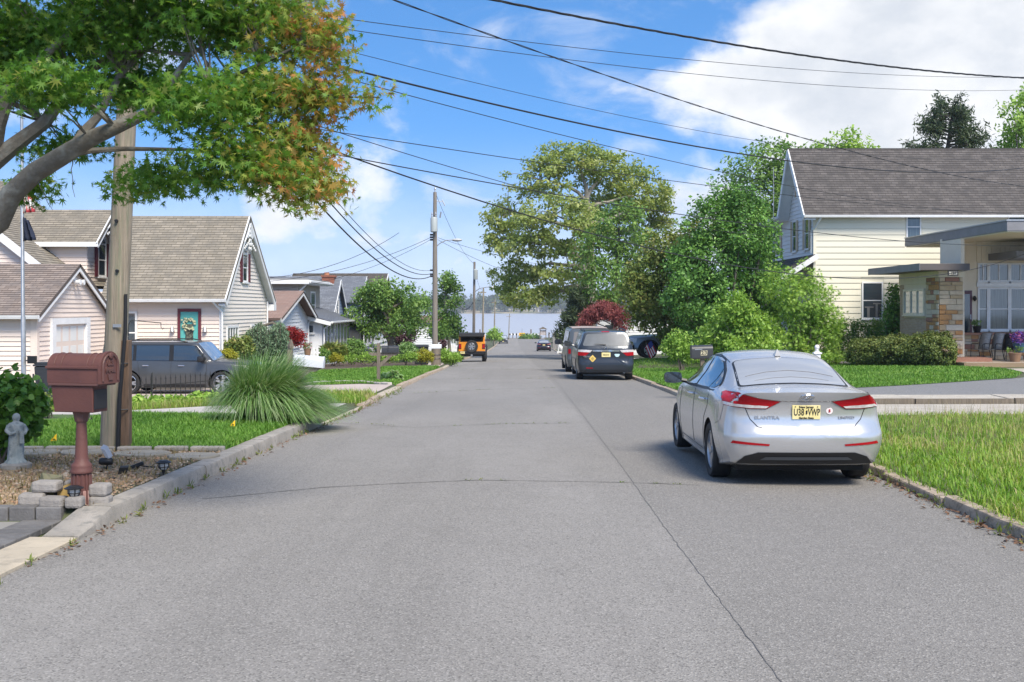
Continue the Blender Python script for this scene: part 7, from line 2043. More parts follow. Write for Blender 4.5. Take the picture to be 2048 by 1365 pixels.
def kerb_weeds():
 parts = []; g = np.random.default_rng(77)
 spots = []
 for y in np.arange(6.0, 20, .16):
  if g.random() < .6: spots.append((float(road_r(y)) - .05 + g.normal() * .05, y + g.normal() * .05, .10 if g.random() < .35 else .05))
 for y in np.arange(7, 24, .35):
  if g.random() < .5: spots.append((float(road_l(y)) + .03 + abs(g.normal()) * .04, y, .03))
 for y in np.arange(24.2, 32, .2): spots.append((float(road_l(y)) + .02 + g.normal() * .1, y, .06))
 for c in CRACKS:
  for (x, y) in c:
   if mnoise.noise(Vector((x * 1.1, y * 1.3, 2))) > .05 and g.random() < .6: spots.append((x, y, .012))
 C = np.array([(x, y, float(road_z(y)) + .015 + .025 * (abs(x) < 3)) for x, y, h in spots]); hs = np.array([h for *_, h in spots])
 big = hs > .02
 V, F, r = join([leaves(C[big], hs[big] * .8, 14, 'long', .055, 78, .2, -2.0, None), leaves(C[~big], .03, 9, 'oval', .020, 79, 1.5, 0, None, flat=.2)])
 o = link('road_weeds', np_mesh('road_weeds', V, F, r, leaf_mat('kerb_weed', [(0.100, 0.150, 0.030), (0.160, 0.220, 0.040), (0.260, 0.220, 0.090)], .35))); tag(o, 'small weeds along kerbs and in road cracks', 'weeds', kind='stuff')
kerb_weeds()
def litter():
 g = np.random.default_rng(5); C = []
 for y in np.arange(6, 20, .02):
  if g.random() < .55: C.append((float(road_r(y)) - abs(g.normal()) * .10, y, float(road_z(y)) + .012))
 for y in np.arange(8, 26, .03):
  if g.random() < .35: C.append((float(road_l(y)) + abs(g.normal()) * .09, y, float(road_z(y)) + .012))
 for i in range(500):
  x, y = -9 + 5.3 * g.random(), 9.9 + 4.3 * g.random(); C.append((x, y, gz(x, y) + .03))
 V, F, r = leaves(np.array(C), .03, 2, 'oval', .045, 6, 2.5, 0, flat=.1)
 o = link('leaf_litter', np_mesh('leaf_litter', V, F, r, leaf_mat('dead_leaf', [(0.100, 0.050, 0.030), (0.170, 0.090, 0.045), (0.250, 0.150, 0.080)], .1))); tag(o, 'brown leaf litter in the gutters and gravel bed', 'leaves', kind='stuff')
litter()
def blade_ribbons(base, n, rad, h, lm, seed, w=.012, spreadr=.25, out=1.0, bias=(0, 0)):
 g = np.random.default_rng(seed); V = []; F = []; Rn = []; S = 7
 a = g.random(n) * 2 * math.pi; L = h * (.75 + .5 * g.random(n)); o = g.random(n) ** .5 * spreadr
 dirx, diry = np.cos(a), np.sin(a); tilt = (.25 + .75 * g.random(n)) * out
 r = g.random(n); wob = g.normal(size=n) * .3
 bx, by = base[0] + o * dirx, base[1] + o * diry
 for k in range(S + 1):
  t = k / S
  hor = rad * tilt * (t ** 1.5) ; z = base[2] + L * (t * 1.35 - 1.30 * tilt ** 1.3 * t ** 2.4)
  x = bx + dirx * hor - diry * wob * t * t * .25 + bias[0] * t * t; y = by + diry * hor + dirx * wob * t * t * .25 + bias[1] * t * t
  ww = w * (1 - t ** 3 * .9)
  V.append(np.stack([np.stack([x - diry * ww, y + dirx * ww, z], 1), np.stack([x + diry * ww, y - dirx * ww, z], 1)], 1))
 V = np.stack(V, 1)  # n,S+1,2,3
 idx = (np.arange(n) * (S + 1) * 2)[:, None, None]
 fs = np.array([(2 * k, 2 * k + 1, 2 * k + 3, 2 * k + 2) for k in range(S)])[None]
 return V.reshape(-1, 3), (idx + fs).reshape(-1, 4), np.repeat(r, (S + 1) * 2)
def fountain_grass():
 b = at(524, 19.0); T = thing('ornamental_grass', 'large fountain of ornamental grass hanging over the left kerb', 'plant', b)
 V, F, r = join4([blade_ribbons((0, 0, 0), 5200, 1.0, .95, LM_orn, 300, .0075, .40, 1.0, (.22, -.12)), blade_ribbons((.52, -.1, 0), 2400, .75, .50, LM_orn, 301, .0075, .34, 1.0, (.22, -.12))])
 o = link('blades', np_mesh('blades', V, F, r, LM_orn), None, T); o['kind'] = 'stuff'
def join4(parts): return join(parts)
fountain_grass()
# ---- far shore woods and houses
def far_woods():
 g = np.random.default_rng(9); C = []; sp = []; cr = []
 for i in range(800):
  x = -900 + 1800 * g.random(); yb = FAR + 12 + 160 * g.random() ** 1.5
  hgt = 12 + 12 * g.random() + 5 * math.sin(x * .012) + (yb - FAR) * .03; w = 6 + 5 * g.random(); c0 = g.random()
  for k in range(9):
   C.append((x + g.normal() * w * .5, yb + g.normal() * w * .4, WATER_Z + 3 + (yb - FAR) * .035 + hgt * (.15 + .8 * g.random()))); sp.append(w * .33); cr.append(np.clip(c0 * .7 + .3 * g.random(), 0, 1))
 V, F, r = leaves(np.array(C), np.array(sp), 17, 'oval', 4.2, 10, .6, 0, np.array(cr))
 o = link('far_woods', np_mesh('far_woods', V, F, r, leaf_mat('far_leaf', [(0.042, 0.072, 0.036), (0.072, 0.108, 0.042), (0.120, 0.144, 0.060), (0.156, 0.168, 0.084)], .2))); tag(o, 'wooded far shore across the river', 'woods', kind='stuff')
far_woods()
# ------------------------------------------------------------------ poles and wires
M_pole = mat('weathered_pole', (.32, .27, .205), .9, (.19, .16, .12), 4, stretch=(7, 7, .35), bump=.9, bscale=9, third=(.17, .18, .12), tscale=3)
M_pole_far = mat('grey_pole', (.23, .205, .175), .9, (.16, .14, .12), 4, stretch=(5, 5, .4))
M_wire = mat('black_cable', (.012, .012, .013), .6)
PA = Vector((Xp(222, 14.4), 14.4, 0)); PA.z = gz(PA.x, PA.y)
PA_TOP = PA + Vector((.42, 0.05, 9.6))
def near_pole():
 T = thing('utility_pole', 'near weathered wooden utility pole leaning slightly beside the brown mailbox', 'pole', PA)
 n = 10; pts = [PA + (PA_TOP - PA) * (i / n) - Vector((0, 0, .3 if i == 0 else 0)) for i in range(n + 1)]
 wpart('shaft', MB().tube(pts, [.152 - .055 * i / n for i in range(n + 1)], 20), M_pole, T, PA, smooth=True)
 # rotten stub and conduit strapped to the road side
 b = PA + Vector((.205, -.06, -.1))
 q = MB(); q.box(b.x - .055, b.x + .06, b.y - .03, b.y + .10, b.z, b.z + 1.55); wpart('stub_post', q, mat('brown_stub', (.16, .10, .065), .9, (.09, .06, .04), 6, stretch=(6, 6, .6)), T, PA, bev=.012)
 q = MB(); q.tube([PA + Vector((.14, -.15, -.05)), PA + Vector((.165, -.15, .7)), PA + Vector((.225, -.11, 1.55)), PA + Vector((.225, -.09, 2.05))], [.03, .028, .024, .022], 8)
 wpart('conduit', q, M_black, T, PA, smooth=True)
 for z in (.55, 1.15): wpart('strap', MB().tube([PA + Vector((.18, -.155, z)), PA + Vector((.26, -.10, z))], .008, 5), M_iron, T, PA)
 wpart('tag_plate', MB().box(PA.x + .08, PA.x + .19, PA.y - .155, PA.y - .15, PA.z + 1.62, PA.z + 1.66), M_metal, T, PA)
 for (dx, z) in ((.12, 3.0), (.13, 2.35)): wpart('knot_hole', MB().lathe([(.022, -.155), (.022, -.12)], (PA.x + dx, PA.y, PA.z + z), 8, 'y'), M_black, T, PA)
near_pole()
def pole_b():
 Y = 62.0; b = Vector(at(870, Y)); s = Y / FPX
 T = thing('utility_pole', 'mid-distance utility pole with transformer and cobra street light', 'pole', b)
 top = P(870, 385, Y)
 wpart('shaft', MB().tube([b - Vector((0, 0, .3)), b.lerp(top, .5), top], [.165, .14, .10], 12), M_pole_far, T, b, smooth=True)
 c = P(868, 450, Y - .35); q = MB(); q.lathe([(.16, -.42), (.20, -.38), (.20, .36), (.17, .42), (.05, .44)], c, 14)
 tr = wpart('transformer', q, mat('grey_transformer', (.34, .37, .36), .5), T, b, smooth=True)
 for dx in (-.12, .1): wpart('bushing', MB().lathe([(.03, 0), (.045, .06), (.03, .12), (.045, .18), (.02, .3)], c + Vector((dx, 0, .42)), 8), M_metal, tr, b)
 arm = [P(871, 495, Y), P(880, 487, Y), P(892, 481, Y), P(908, 480, Y)]
 wpart('lamp_arm', MB().tube(arm, .03, 6), M_metal, T, b, smooth=True)
 q = MB(); q.blob(P(914, 480.5, Y), (.30, .16, .09), 12, 8); wpart('street_lamp', q, mat('lamp_housing', (.42, .43, .42), .5), T, b, smooth=True)
 wpart('top_pin', MB().lathe([(.04, 0), (.03, .15), (.07, .18), (.05, .26)], top, 8), M_metal, T, b)
 q = MB(); q.tube([P(870, 402, Y), P(884, 404, Y)], .02, 5); q.tube([P(884, 400, Y), P(890, 412, Y)], .035, 6); q.tube([P(882, 424, Y), P(880, 436, Y)], .05, 6); wpart('cutout_switch', q, M_metal, T, b)
 for yy in (470, 475, 480, 541, 549, 553): wpart('cable_clamp', MB().box(b.x - .28, b.x - .10, Y - .06, Y + .06, Zp(yy, Y) - .05, Zp(yy, Y) + .05), M_black, T, b)
 for yy in (433, 445): wpart('bolt', MB().lathe([(.03, -.2), (.03, -.1)], P(870, yy, Y), 6, 'y'), M_black, T, b)
pole_b()
def far_poles():
 data = [(947, 524, 105, .15, True, 'second wooden pole down the street with a transformer and street light'), (965, 576, 150, .15, False, 'short brown pole between the second and fourth poles'),
   (988, 598, 195, .14, False, 'slim distant pole left of the end of the road'), (1017, 628, 258, .12, False, 'farthest short pole at the water edge')]
 for px, py, Y, r, tr, lab in data:
  b = Vector(at(px, Y)); top = P(px + 2, py, Y)
  T = thing('utility_pole', lab, 'pole', b)
  wpart('shaft', MB().tube([b - Vector((0, 0, .3)), top], [r, r * .7], 8), M_pole_far if tr else M_pole, T, b, smooth=True)
  if tr:
   wpart('transformer', MB().lathe([(.2, -.5), (.22, -.4), (.22, .4), (.1, .5)], P(951, 549, Y - .4), 10), mat('grey_transformer', (.34, .37, .36), .5), T, b, smooth=True)
   wpart('lamp_arm', MB().tube([P(948, 585, Y), P(960, 577, Y), P(978, 574, Y)], .04, 5), M_metal, T, b); wpart('street_lamp', MB().blob(P(984, 575, Y), (.33, .16, .1), 10, 6), M_metal, T, b, smooth=True)
  else: wpart('crossarm', MB().box(b.x - .5, b.x + .5, Y - .06, Y + .06, top.z - .7, top.z - .58), M_pole, T, b)
far_poles()
def cable(label, p0, p1, via, r, twist=0, sag=None, group='overhead cables', via2=None):
 p0, p1 = Vector(p0), Vector(p1)
 if via2:
  # start height and sag from two points the cable is seen to pass
  rows, rhs = [], []
  for px, py in (via, via2):
   k = (px - 1024) / FPX; t = (k * p0.y - p0.x) / ((p1.x - p0.x) - k * (p1.y - p0.y)); Yt = p0.y + (p1.y - p0.y) * t
   rows.append((1 - t, -4 * t * (1 - t))); rhs.append(Zp(py, Yt) - p1.z * t)
  z0, sag = np.linalg.solve(np.array(rows), np.array(rhs)); p0.z = float(z0); sag = float(sag); via = None
 if via:
  px, py = via; lo, hi = 0., 1.
  f = lambda t: 1024 + (p0.x + (p1.x - p0.x) * t) / (p0.y + (p1.y - p0.y) * t) * FPX
  for _ in range(40):
   m = (lo + hi) / 2
   if (f(m) < px) == (f(1) > f(0)): lo = m
   else: hi = m
  t = lo; Yt = p0.y + (p1.y - p0.y) * t; sag = (p0.z + (p1.z - p0.z) * t - Zp(py, Yt)) / (4 * t * (1 - t))
 sag = max(.02, sag) if not via2 else sag
 n = 44; pts = [p0.lerp(p1, i / n) - Vector((0, 0, 4 * sag * (i / n) * (1 - i / n))) for i in range(n + 1)]
 q = MB()
 if twist:
  n = 150
  for ph in range(twist):
   q.tube([p0.lerp(p1, i / n) - Vector((0, 0, 4 * sag * (i / n) * (1 - i / n))) + Vector((0, math.cos(i * .9 + ph * 6.28 / twist), math.sin(i * .9 + ph * 6.28 / twist))) * r * 1.3 for i in range(n + 1)], r, 5)
 else: q.tube(pts, r, 6)
 base = p0; o = link('overhead_cable', q.mesh('overhead_cable', base, smooth=True), M_wire); o.location = base
 tag(o, label, 'cable', group)
def A(py, dy=0): # a point on the near pole at the given height in the picture plane of the pole
 z = Zp(py, 14.4); t = (z - PA.z) / 9.6; return (PA.x + .42 * t + .1, 14.4 + dy, z)
cable('thick black cable in mid-sky reaching the yellow house roof', A(25), P(2120, 324, 47), (1200, 256), .016)
cable('thin wire just below the thick mid-sky cable', A(40), P(2120, 428, 47), (1340, 322), .007)
cable('long wire passing the top of the street light pole', A(150), P(2120, 476, 46), (960, 402), .012)
cable('thin wire crossing the sycamore crown to the yellow house', A(130), P(1640, 470, 51.5), (988, 360), .007)
cable('upper of two nearly level thin wires across the top sky', A(-20), P(2250, 142, 44), (1300, 112), .006)
cable('lower of two nearly level thin wires across the top sky', A(-5), P(2250, 163, 44), (1300, 139), .006)
cable('thin wire slanting down through the blue sky to the right', A(-10), P(2120, 303, 47), (1206, 224), .005)
cable('twisted service drop slanting steeply to the yellow house roof', A(-560), P(2080, 376, 49), (1200, 147), .008, 2, via2=(800, 5))
cable('topmost heavy twisted cable at the upper right', A(-700), P(2300, 156, 38), (1500, 95), .011, 3, via2=(1000, 3))
BX = 62.0
cable('lowest thick phone cable sagging to the street light pole', A(-60), P(862, 553, BX), (720, 493), .022)
cable('middle phone cable sagging to the street light pole', A(-100), P(862, 548, BX), (720, 470), .018)
cable('upper thin phone cable sagging to the street light pole', A(-140), P(862, 541, BX), (720, 455), .011)
cable('upper service wire from the street light pole to the left houses', P(864, 474, BX), P(500, 566, 52), None, .012, sag=.5)
cable('lower service wire from the street light pole to the left houses', P(864, 478, BX), P(500, 585, 52), None, .010, sag=.6)
cable('dark service wire passing over the taupe roof', P(798, 466, 60), P(540, 556, 48), None, .012, sag=.45)
cable('thin wire from the street light pole into the sycamore', P(876, 476, BX), P(1240, 540, 92), None, .010, sag=.6)
cable('second thin wire from the street light pole into the sycamore', P(876, 480, BX), P(1240, 566, 92), None, .010, sag=1.2)
cable('power line between the street light pole and the next pole', P(870, 384, BX), P(947, 527, 105), None, .012, sag=.6)
cable('phone line between the street light pole and the next pole', P(872, 550, BX), P(946, 606, 105), None, .022, sag=1.2)
cable('looped cable hanging near the second pole', P(905, 575, 98), P(946, 604, 105), None, .02, sag=1.3)
cable('line from the second pole to the short brown pole', P(947, 528, 105), P(966, 580, 150), None, .014, sag=.8)
cable('low white cable crossing in front of the sycamore trunk', P(948, 600, 105), P(1330, 560, 75), None, .012, sag=1.0)
cable('wire over the lower yellow siding', A(200), P(2120, 430, 46), (1760, 410), .007)
cable('wire grazing the stone house canopy', A(230), P(2120, 490, 45), (1545, 455), .009)
# ------------------------------------------------------------------ mailboxes
def arch_box(mb, L, W, Hs, Rr, c=(0, 0, 0), n=10, ax='x'):
 """rounded mailbox solid along x"""
 prof = [(-W / 2, 0), (W / 2, 0), (W / 2, Hs)] + [(W / 2 * math.cos(a), Hs + Rr * math.sin(a)) for a in np.linspace(0, math.pi, n)[1:-1]] + [(-W / 2, Hs)]
 mb.prism([(c[0] - L / 2, c[1] + y, c[2] + z) for y, z in prof], (L, 0, 0)); return mb
def brown_mailbox():
 b = Vector((Xp(163, 10.0), 10.0, gz(Xp(163, 10.0), 10.0)))
 T = thing('mailbox', 'rust-brown cast mailbox with newspaper holder on a fluted post', 'mailbox', b)
 M_rust = mat('rust_brown_paint', (.118, .048, .040), .6, (.09, .038, .033), 3, bump=.15, bscale=40, third=(.12, .05, .04), tscale=2.5, spec=.35)
 M_rust_d = mat('rust_dark', (.10, .045, .038), .6)
 M_base = mat('bare_cement_base', (.36, .28, .26), .9, (.24, .12, .10), 6, stretch=(1, 1, .5))
 q = MB(); n = 20
 # fluted lower column
 for i in range(n):
  a0 = 2 * math.pi * i / n
 prof = [(.085, .0), (.085, .16)]
 q.lathe([(.10, -.05), (.095, .02), (.092, .18), (.088, .19)], (0, 0, 0), 20); lpart('post_base', q, M_base, T, smooth=True)
 q = MB(); q.lathe([(.080, .19), (.074, .40), (.095, .41), (.10, .44), (.088, .46), (.092, .49), (.085, .52), (.062, .55), (.058, .60), (.055, .62), (.044, 1.02), (.043, 1.06)], (0, 0, 0), 20)
 lpart('post', q, M_rust, T, smooth=50)
 for i in range(14):
  a = 2 * math.pi * i / 14; f = MB(); f.tube([(.088 * math.cos(a), .088 * math.sin(a), .02), (.074 * math.cos(a), .074 * math.sin(a), .40)], .013, 5); lpart('flute', f, M_rust if i % 5 else M_rust_d, T, smooth=True)
 q = MB(); q.lathe([(.05, 1.05), (.058, 1.07), (.068, 1.15), (.074, 1.17), (.074, 1.19)], (0, 0, 0), 8); lpart('collar', q, M_rust_d, T)
 z0 = 1.19 - .30
 # shift everything so that the box tops out at about 1.23 m
 return T, M_rust, M_rust_d
T, M_rust, M_rust_d = brown_mailbox()
def finish_brown(T):
 # post is 0.90 m tall: scale the post parts, then hang holder and box on it
 for c in list(T.children):
  me = c.data
  for v in me.vertices: v.co.z *= .70
 zb = .83
 q = MB(); q.prism([(-.23, -.115, zb + .235), (-.205, -.10, zb), (.185, -.10, zb), (.19, -.115, zb + .235)], (0, .22, 0)); h = lpart('paper_holder', q, M_rust, T, bev=.008)
 q = MB(); q.box(.192, .20, -.095, .085, zb + .03, zb + .20); lpart('holder_opening', q, M_ink, h)
 q = MB(); q.box(-.25, .26, -.13, .13, zb + .236, zb + .258); lpart('shelf', q, M_rust_d, T, bev=.005)
 q = MB(); arch_box(q, .52, .25, .14, .12, (0.0, 0, zb + .26), 14); bx = lpart('box', q, M_rust, T, smooth=35)
 q = MB(); q.box(-.275, .275, -.137, .137, zb + .385, zb + .41); lpart('box_band', q, M_rust, bx, bev=.006)
 for x in (-.19, -.12, .14, .20):
  q = MB(); pts = [(x, .127 * math.cos(a), zb + .40 + .122 * math.sin(a)) for a in np.linspace(0, math.pi, 12)]; q.tube(pts, .005, 5); lpart('box_rib', q, M_rust, bx)
 # door with raised rim and lettering
 q = MB(); arch_box(q, .03, .28, .15, .135, (.275, 0, zb + .255), 14); d = lpart('door', q, M_rust, T, smooth=35)
 q = MB(); q.tube([(.293, -.11, zb + .28), (.293, -.11, zb + .40)] + [(.293, -.11 * math.cos(a), zb + .405 + .11 * math.sin(a)) for a in np.linspace(0, math.pi, 12)] + [(.293, .11, zb + .28)], .010, 6); lpart('door_rim', q, M_rust_d, d)
 text_obj('door_lettering', 'U.S.', .062, M_rust_d, d, (.294, 0, zb + .435), (0, 1, 0), (0, 0, 1), (1, 0, 0), .003, .004)
 text_obj('door_lettering', 'MAIL', .062, M_rust_d, d, (.294, 0, zb + .375), (0, 1, 0), (0, 0, 1), (1, 0, 0), .003, .004)
 q = MB(); q.prism([(.292, -.04, zb + .335), (.292, .04, zb + .335), (.292, .03, zb + .285), (.292, -.03, zb + .285)], (.008, 0, 0)); lpart('door_plaque', q, M_rust_d, d)
 q = MB(); q.blob((.30, 0, zb + .50), (.012, .03, .03), 8, 6); lpart('door_knob', q, M_rust, d)
 q = MB(); q.tube([(.15, -.10, zb - .002), (.15, -.10, zb - .04), (.165, -.10, zb - .055), (.18, -.10, zb - .04)], .005, 5); lpart('hook', q, M_iron, T)
 T.rotation_euler = (0, 0, R(-14)); T.scale = (1.02, 1.02, 1.02)
finish_brown(T)
def wood_mailbox(label, px, Y, boxm, lean=0.0, post_h=1.35, L=.50, arm=True, boxang=0, finial=True):
 b = Vector(at(px, Y)); T = thing('mailbox', label, 'mailbox', b, R(boxang)); T.rotation_euler = (0, R(lean), R(boxang))
 q = MB(); q.box(-.05, .05, -.05, .05, -.1, post_h)
 if finial: q.box(-.035, .035, -.035, .035, post_h, post_h + .03); q.lathe([(.06, post_h + .03), (.065, post_h + .08), (.03, post_h + .17), (.005, post_h + .22)], (0, 0, 0), 4)
 lpart('post', q, M_wood_old, T, bev=.008)
 za = post_h - .38
 q = MB(); q.prism([(-.32, -.045, za + .09), (.66, -.045, za + .09), (.52, -.045, za), (-.20, -.045, za)], (0, .09, 0)); lpart('arm', q, M_wood_old, T)
 q = MB(); q.prism([(.05, -.04, za - .36), (.05, -.04, za - .22), (.30, -.04, za), (.44, -.04, za)], (0, .08, 0)); lpart('brace', q, M_wood_old, T)
 q = MB(); arch_box(q, L, .19, .13, .085, (.10 + L / 2, 0, za + .092), 10); bx = lpart('box', q, boxm, T, smooth=35)
 q = MB(); arch_box(q, .02, .20, .135, .09, (.11 + L, 0, za + .088), 10); lpart('door', q, boxm, T, smooth=35)
 q = MB(); q.box(.3, .32, -.115, -.1, za + .15, za + .30); lpart('signal_flag', q, boxm, bx)
 return T
M_wbox = mat('white_mailbox', (.66, .68, .70), .4, (.60, .62, .65), 4); M_dbox = mat('dark_mailbox', (.03, .032, .035), .45)
wood_mailbox('white mailbox on a leaning wooden post behind the ornamental grass', 570, 21.5, M_wbox, 5, 1.20, .56)
wood_mailbox('dark mailbox on a short wooden post in the front lawn', 757, 33.8, M_dbox, 0, 1.20, .50, finial=False)
def stump_mailbox():
 Y = 56.0; b = Vector(at(872, Y)); T = thing('mailbox', 'white mailbox on a thick wood stump below the street light', 'mailbox', b)
 q = MB(); q.lathe([(.26, -.1), (.24, .3), (.235, .85), (.2, .86)], (0, 0, 0), 12); lpart('post', q, M_wood_old, T, smooth=35)
 for z in (.35, .55): lpart('rope', MB().lathe([(.25, z - .02), (.262, z), (.25, z + .02)], (0, 0, 0), 12), M_iron, T)
 q = MB(); arch_box(q, .52, .2, .12, .09, (0, 0, .87), 10); lpart('box', q, M_wbox, T, smooth=35)
 q = MB(); arch_box(q, .02, .21, .125, .095, (.27, 0, .866), 10); lpart('door', q, M_wbox, T, smooth=35)
stump_mailbox()
def black_mailbox():
 Y = 27.0; x = Xp(1407, Y); b = Vector((x, Y, gz(x, Y))); T = thing('mailbox', 'black mailbox numbered 23 beyond the silver sedan', 'mailbox', b)
 zt = Zp(690, Y) - b.z; L = .50
 q = MB(); q.box(-.05, .05, -.05, .05, -.1, zt - .34); lpart('post', q, M_wood_old, T)
 q = MB(); q.box(-.22, .22, -.09, .09, zt - .345, zt - .32); lpart('shelf', q, M_wood_old, T)
 q = MB(); arch_box(q, L, .24, .20, .115, (0, 0, zt - .318), 12); bx = lpart('box', q, M_dbox, T, smooth=35)
 q = MB(); arch_box(q, .02, .255, .205, .12, (-L / 2 - .01, 0, zt - .322), 12); lpart('door', q, M_dbox, T, smooth=35)
 for i, ch in enumerate('23'):
  q = MB(); xx = -.025 + i * .085; q.obox((xx - .038, -.128, zt - .255), (.072, 0, 0), (0, .006, 0), (.012, 0, .115)); s = lpart('number_tile', q, mat('number_sticker', (.62, .56, .36), .5), bx)
  text_obj('number', ch, .125, M_ink, s, (xx + .004, -.130, zt - .198), (1, 0, 0), (.1, 0, 1), (0, -1, 0), .004)
 q = MB(); q.box(-.20, -.02, -.126, -.12, zt - .115, zt - .095); lpart('name_strip', q, M_metal, bx)
 T.rotation_euler = (0, R(-2), R(3))
black_mailbox()
def finial_post():
 Y = 26.6; x = Xp(1634, Y); b = Vector((x, Y, gz(x, Y))); T = thing('garden_post', 'white post with a ball finial beyond the sedan roof', 'post', b); zt = Zp(690, Y) - b.z
 q = MB(); q.box(-.07, .07, -.07, .07, -.1, zt - .22); lpart('post', q, M_white, T, bev=.006)
 q = MB(); q.box(-.095, .095, -.095, .095, zt - .219, zt - .185); q.lathe([(.09, zt - .185), (.05, zt - .16), (.035, zt - .14), (.06, zt - .13), (.03, zt - .115)], (0, 0, 0), 14); lpart('cap', q, M_white, T, smooth=35)
 q = MB(); q.blob((0, 0, zt - .06), (.06, .06, .06), 14, 10); lpart('ball', q, M_white, T, smooth=True)
finial_post()
# ------------------------------------------------------------------ near left garden
def pavers():
 root = bpy.data.objects.new('paver_driveway', None); COL.objects.link(root); root['kind'] = 'structure'
 Md = mat('charcoal_paver', (.105, .10, .098), .85, (.15, .145, .14), 8, rand=.18, bump=.4, bscale=60); Ml = mat('pale_paver', (.42, .43, .45), .8, (.34, .35, .37), 6, rand=.12, bump=.3, bscale=50)
 def pv(pts, m, h, name='paver'):
  z = np.mean([gz(*p) for p in pts]); q = MB(); q.prism([(x, y, float(road_z(y)) - .005) for x, y in pts], (0, 0, .044 + h)); o = link(name, q.mesh(name), m, root); bevel(o, .006, 1)
 y = 6.4
 while y < 9.68:
  e = Lx(y, .405); e2 = Lx(y + .2, .405)
  pv([(e, y), (e2, y + .205), (e2 - .34, y + .205), (e - .34, y)], Md, .012); y += .22
 # rings of pale pavers round a centre
 cx, cy = -5.3, 8.6
 for k, r in enumerate(np.arange(.25, 2.6, .26)):
  n = max(6, int(2 * math.pi * r / .24))
  for i in range(n):
   a0, a1 = 2 * math.pi * (i + .03) / n, 2 * math.pi * (i + .97) / n
   pts = [(cx + rr * math.cos(a), cy + rr * math.sin(a)) for rr, a in ((r, a0), (r, a1), (r + .245, a1), (r + .245, a0))]
   if max(p[0] for p in pts) < Lx(8, .79) and max(p[1] for p in pts) < 9.60 and min(p[1] for p in pts) > 6.4: pv(pts, Ml, .012)
 # bedding sand under the pavers
 sheet('paver_bedding', [(Lx(5, .47), 5), (Lx(9.66, .47), 9.66), (-9, 9.66), (-9, 5)], .004, mat('bedding_sand', (.23, .22, .20), .95))
 # edging blocks
 root2 = thing('block_edging', 'row of charcoal edging blocks between pavers and gravel bed', 'edging', (-4.2, 9.75, gz(-4.2, 9.9)))
 for i in range(9):
  x1 = Lx(9.75, .42) - i * .235; q = MB(); q.box(x1 - .225, x1, 9.69, 9.83, gz(x1, 9.6) - .02, gz(x1, 9.6) + .125)
  wpart('edging_block', q, Md, root2, root2.location, bev=.012)
pavers()
